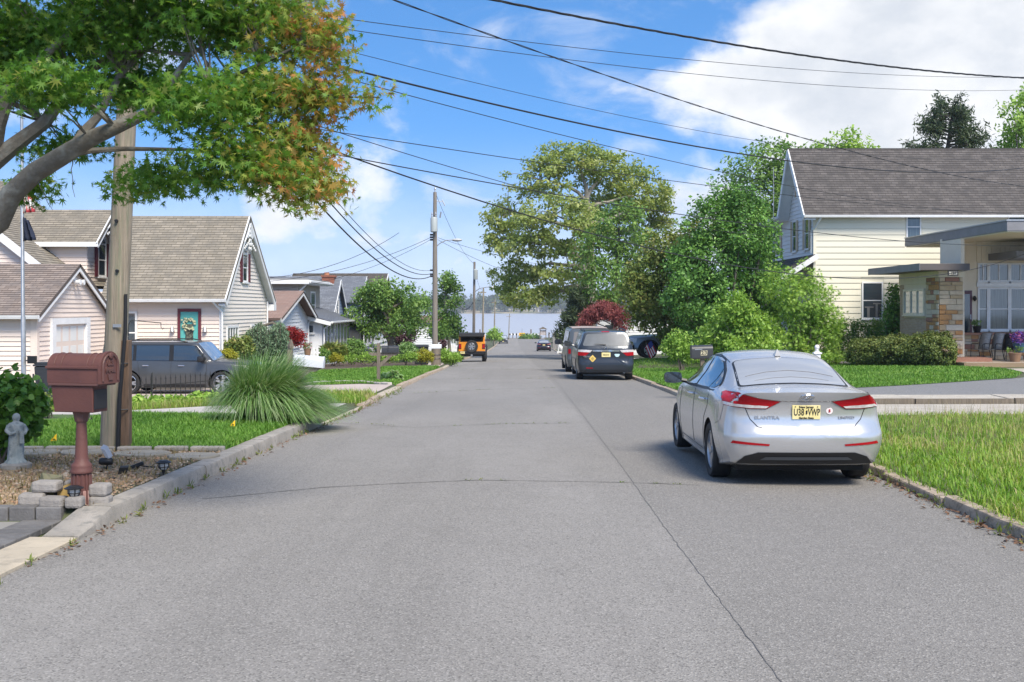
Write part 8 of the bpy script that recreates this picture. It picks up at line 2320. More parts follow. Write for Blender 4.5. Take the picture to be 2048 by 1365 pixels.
def stones():
 Ms = mat('grey_wall_stone', (.20, .185, .17), .9, (.27, .25, .23), 6, rand=.12, bump=.6, bscale=40)
 c = (Xp(163, 10.0), 10.0)
 spots = [(-.40, -.10, 0, .22, .16, .11, 8), (-.16, -.22, 0, .22, .15, .10, -6), (.03, -.22, 0, .15, .14, .10, 4), (-.30, -.02, .11, .24, .16, .10, -4), (.17, .02, 0, .18, .17, .12, 3), (.165, .02, .12, .17, .16, .11, -2), (-.22, .20, 0, .2, .15, .1, 20), (-.12, .16, .10, .18, .14, .09, 5)]
 labs = ['lower grey block at the far left of the mailbox base', 'front grey block below the mailbox post', 'small front grey block right of the lantern', 'upper grey block left of the mailbox post', 'lower grey block right of the mailbox post', 'upper grey block right of the mailbox post', 'rear lower grey block behind the mailbox post', 'rear upper grey block behind the mailbox post']
 for (dx, dy, dz, l, w, h, a), lab in zip(spots, labs):
  x, y = c[0] + dx, c[1] + dy; z = gz(x, max(y, 9.95)) + .012 + dz
  q = MB(); q.box(-l / 2, l / 2, -w / 2, w / 2, 0, h); o = link('wall_stone', q.mesh('wall_stone'), Ms); o.location = (x, y, z); o.rotation_euler = (0, 0, R(a)); bevel(o, .025, 2)
  tag(o, lab, 'stone', 'stones around the mailbox post')
 # hollow rock cover with a fallen tan panel
 x, y = Xp(97, 10.15), 10.15; z = gz(x, y)
 T = thing('rock_cover', 'mossy hollow fake rock with a dark open side', 'rock', (x, y, z + .01))
 q = MB(); q.blob((0, 0, .10), (.15, .13, .15), 12, 8, .5); lpart('shell', q, mat('mossy_rock', (.16, .14, .10), .95, (.10, .11, .05), 8, bump=.8, bscale=30), T)
 q = MB(); q.prism([(.06, -.115, .01), (.15, -.09, .02), (.16, -.08, .19), (.07, -.11, .16)], (.01, .03, 0)); lpart('opening', q, M_ink, T)
 q = MB(); q.obox((0, 0, 0), (.17, .07, .07), (.01, .012, 0), (.012, -.02, .13)); o = link('tan_panel', q.mesh('tan_panel'), mat('tan_board', (.42, .29, .10), .7)); o.location = (x + .13, y - .12, z + .02); tag(o, 'tan board leaning out of the fake rock', 'board')
 # flat stepping stones
 for i, (px, py, rx) in enumerate(((290, 911, .36), (392, 916, .32), (178, 908, .34), (75, 909, .34))):
  gx_, gy_ = G(px, py); r_ = random.Random(i)
  q = MB(); q.prism([(rx * math.cos(a) * r_.uniform(.9, 1.05), .27 * math.sin(a) * r_.uniform(.92, 1.05), 0) for a in np.linspace(0, 2 * math.pi, 19)[:-1]], (0, 0, .045))
  o = link('stepping_stone', q.mesh('stepping_stone'), mat('stepping_stone', (.30, .27, .22), .9, (.22, .20, .16), 5, bump=.4)); o.location = (gx_, gy_ - .1, gz(gx_, gy_ - .1) + .005); bevel(o, .012)
  tag(o, ('round stepping stone right of the wooden pole', 'round stepping stone nearest the kerb', 'stepping stone behind the mailbox post', 'stepping stone behind the statue')[i], 'stone', 'stepping stones at the back of the gravel bed')
 for i in range(7):
  x = -3.95 - i * .47; q = MB(); q.box(-.22, .22, -.06, .06, 0, .07); o = link('border_stone', q.mesh('border_stone'), M_concrete); o.location = (x, 14.28 + .02 * math.sin(i * 2.2), gz(x, 14.28) + .005); o.rotation_euler = (0, 0, R(5 * math.sin(i * 3))); bevel(o, .02)
  tag(o, ('first border stone from the kerb', 'second border stone from the kerb', 'third border stone from the kerb', 'border stone right of the wooden pole', 'border stone left of the wooden pole', 'border stone behind the mailbox post', 'border stone nearest the statue')[i] + ' between gravel and lawn', 'stone', 'border stones of the gravel bed')
stones()
def pebbles():
 g = np.random.default_rng(3); N = 7000
 pts = np.stack([-8.6 + 5.0 * g.random(N), 9.9 + 4.3 * g.random(N)], 1)
 L = road_l(pts[:, 1]) - .24; pts = pts[pts[:, 0] < L]; N = len(pts); z = ground(pts[:, 0], pts[:, 1])
 s = .012 + .016 * g.random(N) ** 1.5
 octv = np.array([(1, 0, 0), (-.5, .87, 0), (-.5, -.87, 0), (.4, .7, .55), (-.8, 0, .6), (.4, -.7, .5), (0, 0, .95)]); octf = np.array([(0, 3, 5), (3, 1, 4), (5, 4, 2), (3, 4, 6), (4, 5, 6), (5, 3, 6), (0, 1, 3), (1, 2, 4), (2, 0, 5)])
 a = g.random(N) * 6.28; ca, sa = np.cos(a), np.sin(a)
 v = octv[None] * (1 + .3 * g.normal(size=(N, 7, 1))).clip(.6, 1.5) * s[:, None, None] * np.array([1.2, .9, .8])
 V = np.stack([v[..., 0] * ca[:, None] - v[..., 1] * sa[:, None] + pts[:, 0, None], v[..., 0] * sa[:, None] + v[..., 1] * ca[:, None] + pts[:, 1, None], v[..., 2] + z[:, None] + .012], -1)
 F = (np.arange(N) * 7)[:, None, None] + octf[None]
 o = link('pebbles', np_mesh('pebbles', V.reshape(-1, 3), F.reshape(-1, 3), np.repeat(g.random(N), 7), leaf_mat('pebble', [(.13, .09, .06), (.22, .16, .10), (.30, .23, .16), (.33, .20, .12), (.42, .36, .28)], .0, .8, .3)))
 tag(o, 'loose river pebbles covering the garden bed', 'pebbles', kind='stuff')
 # stones on the sandy strip
pebbles()
def lantern(label, px, py_base, top_py):
 gx_, gy_ = G(px, py_base); b = (gx_, gy_, gz(gx_, gy_)); h = Zp(top_py, gy_) - b[2]
 T = thing('path_light', label, 'lamp', b, group='solar path lights'); k = h / .36
 q = MB(); q.tube([(0, 0, -.05), (0, 0, .2 * k)], .010, 6); q.lathe([(.012, .14 * k), (.022, .2 * k), (.034, .21 * k)], (0, 0, 0), 10); lpart('stake', q, M_black, T, smooth=True)
 q = MB(); q.lathe([(.034, .21 * k), (.052, .255 * k), (.052, .32 * k)], (0, 0, 0), 10, cap=False); lpart('glass', q, mat('lantern_glass', (.42, .42, .40), .2, coat=.5), T)
 for i in range(6):
  a = i * math.pi / 3; q = MB(); q.tube([(.036 * math.cos(a), .036 * math.sin(a), .21 * k), (.055 * math.cos(a), .055 * math.sin(a), .255 * k), (.055 * math.cos(a), .055 * math.sin(a), .325 * k)], .005, 4); lpart('cage_bar', q, M_black, T)
 q = MB(); q.lathe([(.056, .255 * k - .004), (.056, .255 * k + .004)], (0, 0, 0), 12); lpart('cage_ring', q, M_black, T)
 q = MB(); q.lathe([(.082, .318 * k), (.085, .328 * k), (.05, .352 * k), (.045, .36 * k), (.004, .362 * k)], (0, 0, 0), 16); lpart('cap', q, M_black, T, smooth=40)
lantern('black solar lantern standing in front of the mailbox base', 148, 1020, 972)
lantern('black solar lantern at the kerb side of the gravel bed', 327, 964, 921)
def spotlight():
 gx_, gy_ = G(212, 942); b = (gx_, gy_, gz(gx_, gy_)); T = thing('solar_spotlight', 'black solar spotlight with tilted panel right of the mailbox post', 'lamp', b)
 lpart('stake', MB().tube([(-.01, 0, -.05), (.02, 0, .08)], .012, 6), M_black, T)
 q = MB(); q.lathe([(.035, -.07), (.042, -.05), (.042, .06), (.03, .075)], (0, 0, .105), 12, 'x'); lpart('lamp_head', q, M_black, T, smooth=True)
 q = MB(); q.obox((.0, -.02, .15), (.05, 0, -.02), (.0, .10, .03), (-.055, -.01, .11)); p = lpart('solar_panel', q, mat('panel_grey', (.36, .36, .38), .4), T); bevel(p, .004)
 lpart('hinge', MB().tube([(.03, .02, .10), (.02, .02, .17)], .012, 6), M_black, T)
spotlight()
def broken_bits():
 for i, (px, py, a) in enumerate(((247, 950, 20), (283, 942, -15), (226, 962, 5))):
  gx_, gy_ = G(px, py); q = MB()
  if i == 0: q.obox((-.05, -.04, 0), (.09, .02, 0), (-.02, .08, .01), (.02, 0, .07))
  elif i == 1: q.obox((-.10, -.03, .01), (.13, .02, .05), (-.01, .05, .0), (-.02, 0, .03)); q.tube([(0, 0, .04), (.14, .03, .02)], .01, 5); q.tube([(-.06, 0, .03), (.02, .02, .07)], .018, 6)
  else: q.obox((-.04, -.02, 0), (.07, .01, 0), (0, .03, 0), (0, 0, .02))
  o = link('lamp_debris', q.mesh('lamp_debris'), M_black); o.location = (gx_, gy_, gz(gx_, gy_) + .015); bevel(o, .004, 1)
  tag(o, ('black broken lamp housing lying on the gravel', 'toppled black solar lamp lying on the gravel', 'small black plastic shard on the gravel')[i], 'debris')
broken_bits()
def statue():
 gx_, gy_ = G(28, 940); gy_ += .05; b = (gx_, gy_, gz(gx_, gy_)); T = thing('garden_statue', 'blue-grey robed garden statue on a round plinth', 'statue', b); H = Zp(828, gy_) - b[2]
 Mst = mat('patinated_stone', (.24, .27, .26), .85, (.35, .36, .33), 7, bump=.5, bscale=40, third=(.15, .17, .17), tscale=12)
 q = MB(); q.lathe([(.17, -.05), (.17, .06), (.14, .075)], (0, 0, 0), 20); lpart('plinth', q, M_concrete, T, smooth=40)
 k = (H - .07) / .60; vs = []; fs = []; n = 24
 prof = [(.115, .0, 0), (.112, .02, 0), (.085, .05, 0), (.082, .12, 0), (.080, .22, .002), (.078, .30, .004), (.072, .35, .006), (.074, .40, .006), (.080, .45, .004), (.070, .485, .004), (.038, .505, .006), (.032, .515, .008), (.040, .535, .010), (.044, .56, .012), (.040, .585, .012), (.022, .605, .01), (.004, .61, .01)]
 for i, (r, z, o) in enumerate(prof):
  for j in range(n):
   a = 2 * math.pi * j / n; fold = 1 + (.10 * math.sin(a * 7 + z * 6) if z < .36 else .04 * math.sin(a * 4 + z * 20) if z < .5 else 0)
   vs.append((r * fold * math.cos(a) * (1.0 if z < .36 else 1.12 if z < .5 else 1), r * fold * math.sin(a) * .82 - o * 1.5, (.07 + z * k)))
 for i in range(len(prof) - 1):
  for j in range(n): fs.append((i * n + j, i * n + (j + 1) % n, (i + 1) * n + (j + 1) % n, (i + 1) * n + j))
 fs.append(tuple(range(n))); fs.append(tuple(range((len(prof) - 1) * n, len(prof) * n)))
 q = MB().add(vs, fs); lpart('figure', q, Mst, T, smooth=60)
 z = lambda t: .07 + t * k
 for s in (-1, 1):
  q = MB(); q.tube([(s * .075, .0, z(.46)), (s * .10, -.03, z(.40)), (s * .075, -.075, z(.365)), (s * .02, -.095, z(.385))], [.026, .028, .022, .014], 8); lpart('arm', q, Mst, T, smooth=True)
 q = MB(); q.tube([(.04, -.09, z(.40)), (.045, -.085, z(.25))], [.022, .03], 6); lpart('draped_sleeve', q, Mst, T, smooth=True)
 q = MB(); q.blob((0, -.052, z(.553)), (.008, .012, .012), 6, 5); q.tube([(-.012, -.052, z(.536)), (.012, -.052, z(.536))], .004, 4)
 for s in (-1, 1): q.blob((s * .015, -.045, z(.562)), (.006, .006, .004), 6, 4)
 lpart('face', q, Mst, T)
 T.rotation_euler = (0, 0, R(35))
statue()
def marker_flags():
 My = mat('yellow_flag', (.80, .52, .02), .5); Mw = mat('white_flag', (.6, .58, .5), .5)
 for i, (px, py, m, lab) in enumerate(((470, 862, My, 'yellow marker flag in the middle of the near lawn'), (252, 897, My, 'yellow marker flag at the foot of the wooden pole'), (113, 893, My, 'yellow marker flag behind the statue'), (596, 838, Mw, 'pale marker flag at the foot of the ornamental grass'))):
  gx_, gy_ = G(px, py); T = thing('marker_flag', lab, 'flag', (gx_, gy_, gz(gx_, gy_)), group='survey marker flags')
  lpart('wire', MB().tube([(0, 0, -.03), (.005, 0, .17)], .002, 4), M_metal, T)
  q = MB(); vs = [];
  for a in range(6):
   for c in range(4): vs.append((-.09 + .09 * a / 5 + .01 * c * (1 - a / 5), .012 * math.sin(a * 1.4), .07 + .10 * c / 3 * (.35 + .65 * a / 5)))
  q.add(vs, [(a * 4 + c, a * 4 + 4 + c, a * 4 + 5 + c, a * 4 + 1 + c) for a in range(5) for c in range(3)]); o = lpart('pennant', q, m, T)
  sm = o.modifiers.new('t', 'SOLIDIFY'); sm.thickness = .002
  text_obj('pennant_print', '~', .05, M_ink, o, (-.03, -.016, .10), (1, 0, 0), (0, 0, 1), (0, -1, 0), .003)
marker_flags()
def iron_fence():
 Yf = 28.1; T = thing('iron_fence', 'low black iron picket fence in front of the grey wagon', 'fence', (-9, Yf, gz(-9, Yf)))
 base = T.location.copy(); xs = np.arange(-12.3, -6.2, .128); pm = MB(); pm.tube([(0, 0, -.05), (0, 0, .74)], .011, 5); pm.lathe([(.020, .74), (.008, .80), (.001, .85)], (0, 0, 0), 5); me = pm.mesh('picket'); me.materials.append(M_iron)
 for x in xs:
  yf = Yf + (x + 9) * -.05; o = bpy.data.objects.new('picket', me); COL.objects.link(o); o.parent = T; o.location = Vector((x, yf, gz(x, yf))) - base
 for h in (.14, .60):
  q = MB(); q.tube([(x, Yf + (x + 9) * -.05, gz(x, Yf) + h) for x in xs[::4]] , .010, 5); wpart('rail', q, M_iron, T, base)
 for x in (-12.3, -9.2, -6.25):
  q = MB(); yf = Yf + (x + 9) * -.05; q.tube([(x, yf, gz(x, yf) - .1), (x, yf, gz(x, yf) + .92)], .022, 6); wpart('post', q, M_iron, T, base)
iron_fence()
def shepherd_hook():
 gx_, gy_ = G(255, 832); Y = gy_; b = Vector((gx_, Y, gz(gx_, Y))); T = thing('shepherd_hook', 'thin black garden hook pole right of the wooden pole', 'hook', b)
 zt = Zp(642, Y); q = MB(); q.tube([b - Vector((0, 0, .1)), (b.x + .02, Y, zt - .08), (b.x + .06, Y, zt), (b.x + .16, Y, zt), (Xp(322, Y), Y, zt - .04)], .009, 6); wpart('pole', q, M_iron, T, b, smooth=True)
 x = Xp(322, Y); q = MB(); q.tube([(x, Y, zt - .03), (x, Y, zt - .12), (x + .03, Y, zt - .16), (x + .05, Y, zt - .13)], .007, 5); wpart('hook_end', q, M_iron, T, b)
shepherd_hook()
def flag_quad(o_, u, v, nu, nv, mfun, parent, name, base, wav=.05):
 pass
def flagpole():
 Y = 22.5; b = Vector(at(48, Y)); T = thing('flagpole', 'slim metal flagpole at the left with furled flags', 'flagpole', b)
 z1 = b.z + 6.5; top = Vector((b.x - .05, Y, z1))
 q = MB(); q.tube([b - Vector((0, 0, .2)), b + Vector((-.015, 0, 2)), b + Vector((-.02, 0, 2.01)), top], [.05, .048, .038, .03], 10); wpart('pole', q, M_metal, T, b, smooth=True)
 q = MB(); q.blob((b.x - .01, Y - .06, b.z + .75), (.09, .07, .08), 10, 6, .5); q.tube([(b.x - .01, Y - .05, b.z + .7), (b.x + .16, Y - .1, b.z + .05)], .025, 6); wpart('halyard_cleat', q, M_iron, T, b)
 q = MB(); q.box(b.x + .1, b.x + .25, Y - .08, Y + .04, b.z + 1.05, b.z + 1.2); q.tube([(b.x, Y, b.z + 1.1), (b.x + .12, Y, b.z + 1.12)], .012, 5); wpart('solar_light', q, M_black, T, b)
 # furled hanging flags
 def furled(z0, z1_, w, m, nm):
  q = MB(); vs = []; n = 14; k = 6
  for i in range(k + 1):
   t = i / k; z = z0 + (z1_ - z0) * t
   for j in range(n):
    a = j / (n - 1); vs.append((b.x - .0 + w * a * (.5 + .5 * (1 - t)), Y - .04 + .05 * math.sin(a * 13 + t * 3) * (1 - .4 * t), z + .12 * a * (1 - t) - .10 * a))
  q.add(vs, [(i * n + j, i * n + j + 1, (i + 1) * n + j + 1, (i + 1) * n + j) for i in range(k) for j in range(n - 1)]); o = wpart(nm, q, m, T, b, smooth=True); o.modifiers.new('s', 'SOLIDIFY').thickness = .004
 furled(b.z + 3.55, b.z + 4.05, .26, mat('navy_flag', (.012, .018, .04), .8), 'dark_flag')
 furled(b.z + 4.12, b.z + 4.7, .24, mat('striped_flag', (.50, .05, .06), .8, (.60, .58, .55), 1.2, stretch=(9, 9, .4), detail=1, lo=.48, hi=.52), 'striped_flag')
flagpole()
def bin_(label, px, Y, h, w):
 b = Vector(at(px, Y)); T = thing('trash_bin', label, 'bin', b); Mb = mat('dark_bin_plastic', (.022, .026, .032), .55)
 q = MB(); q.prism([(-w / 2 * .82, -w / 2 * .82, 0), (w / 2 * .82, -w / 2 * .82, 0), (w / 2 * .82, w / 2 * .82, 0), (-w / 2 * .82, w / 2 * .82, 0)], (0, 0, .01)); vs = [(sx * w / 2 * f, sy * w / 2 * f, z) for f, z in ((.8, .04), (1, h * .9)) for sx, sy in ((-1, -1), (1, -1), (1, 1), (-1, 1))]
 q = MB().add(vs, [(0, 1, 2, 3), (4, 5, 6, 7), (0, 1, 5, 4), (1, 2, 6, 5), (2, 3, 7, 6), (3, 0, 4, 7)]); bevel(lpart('body', q, Mb, T), .03)
 q = MB(); q.box(-w * .55, w * .55, -w * .55, w * .58, h * .905, h * .95); q.box(-w * .5, w * .5, -w * .5, w * .5, h * .951, h); bevel(lpart('lid', q, Mb, T), .02)
 for s in (-1, 1): lpart('wheel', MB().lathe([(.1, s * w * .42 - .03), (.1, s * w * .42 + .03)], (0, w * .42, .1), 12, 'x'), M_black, T)
bin_('dark trash bin standing by the cream garage corner', 95, 31.5, 1.15, .55)
bin_('dark trash bin on the driveway behind the golden shrub', 842, 58, 1.05, .75)
# ------------------------------------------------------------------ patio, garden ornaments, end of the road
def patio_chair(label, px, Y, m, rot):
 x = Xp(px, Y); T = thing('patio_chair', label, 'chair', (x, Y, DECK_Z), R(rot), group='patio chairs on the deck')
 for s in (-1, 1):
  q = MB(); q.tube([(s * .27, -.28, 0), (s * .27, -.26, .42), (s * .27, -.24, .62), (s * .28, -.15, .66), (s * .28, .18, .64)], .013, 6); lpart('leg', q, M_iron, T, smooth=True)
  q = MB(); q.tube([(s * .27, .30, 0), (s * .25, .16, .42), (s * .25, .24, .8), (s * .24, .36, 1.06)], .013, 6); lpart('leg', q, M_iron, T, smooth=True)
  q = MB(); q.tube([(s * .25, -.26, .43), (s * .25, .17, .41)], .012, 6); lpart('seat_rail', q, M_iron, T)
 def sling(pts, nm):
  q = MB(); vs = [(sx * .235, y, z) for y, z in pts for sx in (-1, 1)]; q.add(vs, [(2 * i, 2 * i + 1, 2 * i + 3, 2 * i + 2) for i in range(len(pts) - 1)]); o = lpart(nm, q, m, T, smooth=True); o.modifiers.new('s', 'SOLIDIFY').thickness = .012
 sling([(-.26, .435), (-.1, .41), (.1, .405), (.17, .43)], 'seat'); sling([(.17, .43), (.20, .60), (.26, .82), (.35, 1.05), (.40, 1.07), (.43, 1.02)], 'backrest')
M_sling = mat('grey_sling', (.52, .49, .46), .8, (.25, .24, .23), 30); M_sling_d = mat('dark_sling', (.03, .03, .033), .8)
patio_chair('left grey sling chair on the deck', 1962, 44.3, M_sling, -62); patio_chair('middle grey sling chair on the deck', 1988, 44.1, M_sling, -62); patio_chair('dark sling chair at the right of the row', 2010, 43.8, M_sling_d, -62)
def pot(label, loc, r, h, pm, lm, n, seed, flowers=None, fr=.06, fw=1.25):
 T = thing('flower_pot', label, 'pot', loc); q = MB(); q.lathe([(r * .7, 0), (r, h * .9), (r * 1.06, h * .92), (r * 1.06, h), (r * .9, h), (r * .88, h * .85)], (0, 0, 0), 16); lpart('pot', q, pm, T, smooth=40)
 C = blobs_clusters([(0, 0, h + r * .7, r * fw, r * fw, r * .9)], n, seed, .4); V, F, rn = leaves(C, r * .3, 16, 'oval', r * .33, seed, .5); link('foliage', np_mesh('foliage', V, F, rn, lm), None, T)
 if flowers:
  V, F, rn = leaves(C[C[:, 2] > h + r * .4], r * .3, 8, 'round', r * fr * 4, seed + 1, 1.0); link('flowers', np_mesh('flowers', V, F, rn, flowers), None, T)
LM_violet = leaf_mat('violet_petal', [(.16, .08, .36), (.25, .12, .5)], .3); LM_pink = leaf_mat('pink_petal', [(.55, .05, .22), (.7, .25, .4)], .3); LM_yel = leaf_mat('yellow_petal', [(.7, .5, .03), (.8, .6, .1)], .3)
pot('black pot with a green plant on the stone coping', (19.15, 45.3, .70), .17, .28, M_black, LM_mid, 26, 1)
pot('blue glazed pot with purple and pink flowers at the right edge', (Xp(2040, 43), 43, DECK_Z + .35), .26, .36, mat('blue_glaze', (.05, .12, .18), .3), LM_violet, 30, 2, LM_pink)
pot('small wooden planter below the blue pot at the right edge', (Xp(2030, 42.6), 42.6, DECK_Z), .24, .35, mat('wood_planter', (.25, .15, .09), .85), LM_mid, 6, 3)
pot('white pot with purple flowers in the garden bed', (*at(746, 54)[:2], at(746, 54)[2] + .25), .26, .42, M_white, LM_mid, 34, 4, LM_violet)
pot('hanging planter with pink flowers by the cottage wall', (*at(615, 50)[:2], at(615, 50)[2] + .55), .17, .34, mat('wood_planter', (.25, .15, .09), .85), LM_mid, 20, 5, LM_pink)
def stoop_flowers():
 pot('stoop pot with violet and yellow flowers beside the teal door', (-11.75, 38.35, -.56), .16, .35, M_white, LM_mid, 22, 6, LM_violet)
 pot('stoop pot with yellow flowers at the stair rail', (-11.2, 38.1, -.56), .15, .36, M_white, LM_mid, 20, 7, LM_yel)
stoop_flowers()
def white_pickets():
 b = at(625, 51); T = thing('picket_panel', 'short white picket panel beside the cottage', 'fence', b)
 for i in range(4):
  q = MB(); x = -.25 + i * .16; q.prism([(x - .05, 0, 0), (x + .05, 0, 0), (x + .05, 0, .85), (x, 0, .95), (x - .05, 0, .85)], (0, .02, 0)); lpart('picket', q, M_white, T)
 q = MB(); q.box(-.35, .35, .021, .05, .3, .37); q.box(-.35, .35, .021, .05, .65, .72); lpart('rail', q, M_white, T)
white_pickets()
def boulders():
 Mr = mat('pink_boulder', (.42, .33, .28), .9, (.30, .24, .20), 5, bump=.5); g = random.Random(2)
 labs = ['first pale boulder from the left along the garden bed', 'second pale boulder along the garden bed', 'third pale boulder along the garden bed', 'fourth pale boulder along the garden bed', 'fifth pale boulder along the garden bed', 'sixth pale boulder along the garden bed', 'last pale boulder near the dark mailbox']
 for i, px in enumerate((640, 655, 668, 690, 712, 730, 775)):
  gx_, gy_ = G(px, 722 + (i % 2)); q = MB(); r_ = g.uniform(.16, .28); q.blob((0, 0, .05), (r_, r_ * .7, r_ * .55), 10, 7, .5); o = link('boulder', q.mesh('boulder', smooth=True), Mr); o.location = (gx_, gy_, gz(gx_, gy_)); tag(o, labs[i], 'rock', 'boulders edging the garden bed')
boulders()
def small_flag():
 Y = 52.0; x = Xp(1296, Y); b = (x, Y, gz(x, Y)); T = thing('yard_flag', 'small striped flag on a stick beside the minivan', 'flag', b)
 lpart('stick', MB().tube([(.05, 0, -.05), (-.12, 0, 1.0)], .012, 6), M_wood_old, T)
 A0 = Vector((-.12, -.015, .98)); u = Vector((.26, 0, -.52)).normalized(); v = Vector((-.17 * .5, 0, -1)).normalized(); u = Vector((.45, 0, -.85)).normalized() ; v = Vector((-.35, 0, -.8)).normalized() * -1
 Wd, Hd = .62, .42; u = Vector((.40, 0, -.92)); v = Vector((.30, 0, .35)).normalized()
 O = Vector((-.13, -.02, .62)); Mr_, Mw_, Mb_ = mat('flag_red', (.50, .03, .05), .8), mat('flag_white', (.72, .70, .68), .8), mat('flag_blue', (.03, .05, .22), .8)
 cl = None
 for i in range(7):
  q = MB(); a = O + v * (Hd * i / 7); q.obox(a, u * Wd, v * (Hd / 7 * .985), (0, .004, 0)); lpart('stripe', q, Mr_ if i % 2 == 0 else Mw_, T)
 q = MB(); q.obox(O + v * (Hd * 3 / 7) + Vector((0, -.004, 0)), u * (Wd * .42), v * (Hd * 4 / 7), (0, .004, 0)); lpart('canton', q, Mb_, T)
small_flag()
def road_end():
 Y = 272.0; zb = float(road_z(270)) + .1; M_piling = mat('piling_wood', (.16, .12, .09), .9)
 T = thing('guard_rail', 'striped barrier rail across the end of the road', 'barrier', (4.5, Y, zb))
 base = T.location.copy(); x0, x1 = Xp(1018, Y), Xp(1078, Y)
 for i in range(9):
  x = x0 + (x1 - x0) * i / 8; wpart('post', MB().box(x - .1, x + .1, Y, Y + .2, zb - .5, zb + 1.3), M_piling, T, base)
 n = 18
 for i in range(n):
  a = x0 + (x1 - x0) * i / n; wpart('rail_segment', MB().box(a, a + (x1 - x0) / n - .005, Y - .06, Y - .003, zb + .75, zb + 1.15), M_white if i % 2 else M_black, T, base)
 T = thing('warning_sign', 'yellow double-arrow sign at the end of the road', 'sign', (Xp(1044, Y), Y - .4, zb)); xs = 0
 lpart('post', MB().box(-.06, .06, 0, .06, -.3, 2.4), M_metal, T); lpart('panel', MB().box(-.75, .75, -.04, -.002, .55, 1.35), mat('sign_yellow', (.75, .40, .02), .5), T)
 q = MB(); q.prism([(-.6, -.05, .95), (-.35, -.05, 1.15), (-.35, -.05, 1.02), (.35, -.05, 1.02), (.35, -.05, 1.15), (.6, -.05, .95), (.35, -.05, .75), (.35, -.05, .88), (-.35, -.05, .88), (-.35, -.05, .75)], (0, .008, 0)); lpart('arrow', q, M_ink, T)
 Y2 = 266; x = Xp(1086, Y2); T = thing('notice_kiosk', 'small roofed notice board right of the barrier', 'kiosk', (x, Y2, zb))
 for s in (-1, 1): lpart('post', MB().box(s * .7 - .08, s * .7 + .08, -.08, .08, -.3, 2.4), M_piling, T)
 lpart('board', MB().box(-.62, .62, -.04, .04, .9, 2.1), mat('notice_board', (.30, .22, .20), .7, (.5, .48, .45), 4), T)
 q = MB(); q.prism([(-1.1, -.5, 2.35), (0, -.5, 2.95), (1.1, -.5, 2.35)], (0, 1.0, 0)); lpart('roof', q, M_wood_old, T)
 T = thing('stone_pillar', 'stone gate pillar right of the notice board', 'pillar', (Xp(1112, 150), 150, gz(Xp(1112, 150), 150))); lpart('shaft', MB().box(-.45, .45, -.45, .45, -.2, 2.0), mat('grey_pillar_stone', (.26, .25, .23), .9, (.18, .17, .16), 3, bump=.6), T); lpart('cap', MB().box(-.55, .55, -.55, .55, 2.0, 2.15), M_concrete, T)
 for i, px in enumerate((935, 960, 985, 1003, 1062, 1098, 1108)):
  Yp = 278; x = Xp(px, Yp); q = MB(); q.tube([(0, 0, -2), (0, 0, 1.9 + .5 * math.sin(i * 2))], .16, 8); o = link('piling', q.mesh('piling'), M_piling); o.location = (x, Yp, zb - .3); tag(o, ('leftmost piling', 'second piling from the left', 'third piling from the left', 'piling nearest the young tree', 'piling behind the barrier rail', 'piling right of the notice kiosk', 'rightmost piling')[i] + ' at the water edge', 'piling', 'bulkhead pilings')
 bl = [(Xp(px, 268), 268, zb + .35, 1.1, .8, .5) for px in (1048, 1056, 1064, 1072)]
 shrub('bulkhead_shrub', 'low green shrubs in front of the barrier', (Xp(1060, 268), 268, zb - .2), bl, 60, 24, 'oval', .35, .4, LM_mid, 130, stems=3)
 # railings of the boat ramp at left
 T = thing('dock_railing', 'white dock railing left of the road end', 'railing', (Xp(960, 262), 262, zb)); base = T.location.copy()
 for i in range(9): x = Xp(930 + i * 8, 262); wpart('post', MB().box(x - .07, x + .07, 261.9, 262.1, zb - .6, zb + 1.2), M_white, T, base)
 wpart('rail', MB().box(Xp(930, 262), Xp(994, 262), 261.85, 261.9, zb + 1.05, zb + 1.2), M_white, T, base); wpart('rail', MB().box(Xp(930, 262), Xp(994, 262), 261.85, 261.9, zb + .5, zb + .6), M_white, T, base)
road_end()
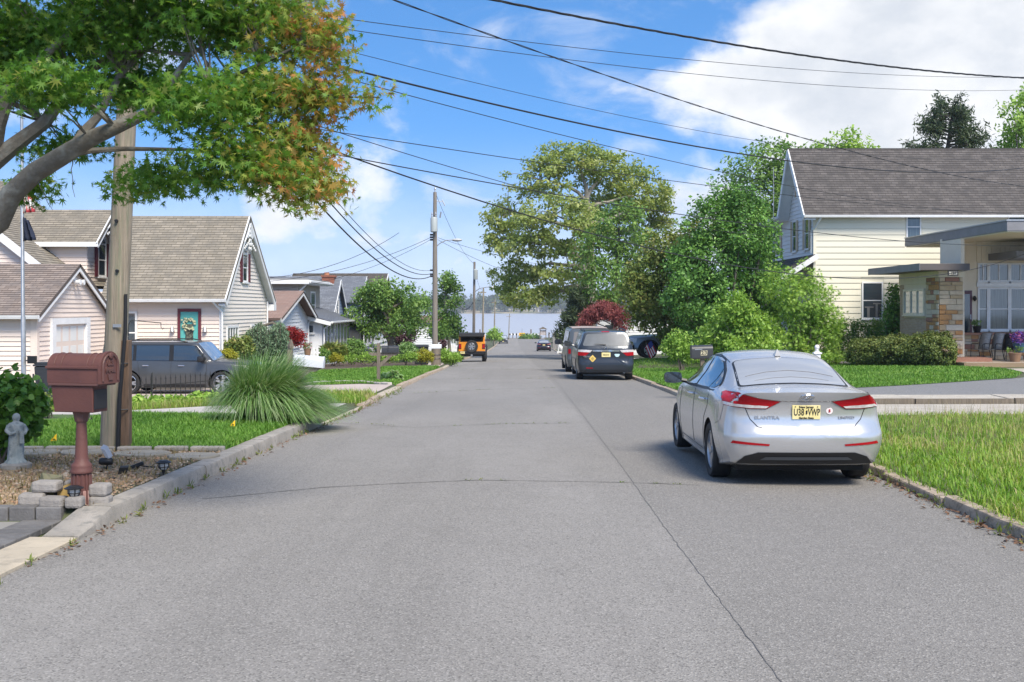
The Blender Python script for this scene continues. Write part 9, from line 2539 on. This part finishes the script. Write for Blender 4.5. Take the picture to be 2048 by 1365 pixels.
def white_animal_statue():
 Y = 121; x = Xp(1121, Y); b = (x, Y, gz(x, Y)); T = thing('lion_statue', 'small white sitting animal statue on the right verge', 'statue', b); Mw = mat('white_cast_stone', (.62, .62, .60), .8)
 q = MB(); q.box(-.4, .4, -.3, .3, -.1, .15); lpart('plinth', q, Mw, T)
 q = MB(); q.tube([(.3, .02, .3), (.1, 0, .45), (-.12, 0, .72), (-.16, 0, .85)], [.22, .25, .20, .13], 10); q.blob((-.2, 0, .98), (.17, .14, .16), 10, 8); q.blob((-.35, 0, .93), (.08, .07, .06), 8, 6); lpart('body', q, Mw, T, smooth=True)
 for s in (-1, 1): lpart('leg', MB().tube([(-.18, s * .1, .7), (-.24, s * .11, .4), (-.25, s * .11, .15)], [.08, .06, .06], 8), Mw, T, smooth=True); lpart('ear', MB().blob((-.15, s * .1, 1.12), (.03, .03, .05), 6, 5), Mw, T)
 for s in (-1, 1): lpart('haunch', MB().blob((.22, s * .16, .32), (.18, .09, .17), 10, 8), Mw, T, smooth=True)
white_animal_statue()
def far_houses():
 g = random.Random(6); labs = ['leftmost tiny pale house on the far shore', 'second tiny house on the far shore', 'grey-roofed tiny house on the far shore right of the road end', 'rightmost tiny white house on the far shore']
 for i, px in enumerate((905, 975, 1085, 1112)):
  Y = FAR + 30; x = Xp(px, Y); T = thing('shore_house', labs[i], 'house', (x, Y, WATER_Z + 1.8), group='houses on the far shore')
  lpart('wall', MB().box(-7, 7, -4, 4, 0, 5), mat('far_house_wall', (.55, .52, .48), .8), T)
  q = MB(); q.prism([(-7.6, -4.6, 5), (-7.6, 4.6, 5), (-7.6, 0, 8.5)], (15.2, 0, 0)); lpart('roof', q, mat('far_roof', (.16, .14, .13), .9), T)
  for k in (-4, 0, 4): lpart('window', MB().box(k - .8, k + .8, -4.05, -4.003, 1.5, 3.4), M_glass_win, T)
far_houses()
# ------------------------------------------------------------------ the air
def haze():
 q = MB(); q.box(-3200, 3200, -60, 6200, -9.0, 45); o = link('haze', q.mesh('haze')); o['kind'] = 'stuff'; o['label'] = 'thin pale air over the street and river'; o['category'] = 'haze'
 m = bpy.data.materials.new('air'); m.use_nodes = True; nt = m.node_tree; nt.nodes.clear()
 out = nt.nodes.new('ShaderNodeOutputMaterial'); v = nt.nodes.new('ShaderNodeVolumePrincipled')
 v.inputs['Color'].default_value = (.86, .91, 1, 1); v.inputs['Density'].default_value = .00022; v.inputs['Anisotropy'].default_value = .2
 nt.links.new(v.outputs[0], out.inputs['Volume']); o.data.materials.append(m)
haze()
bpy.context.view_layer.update()
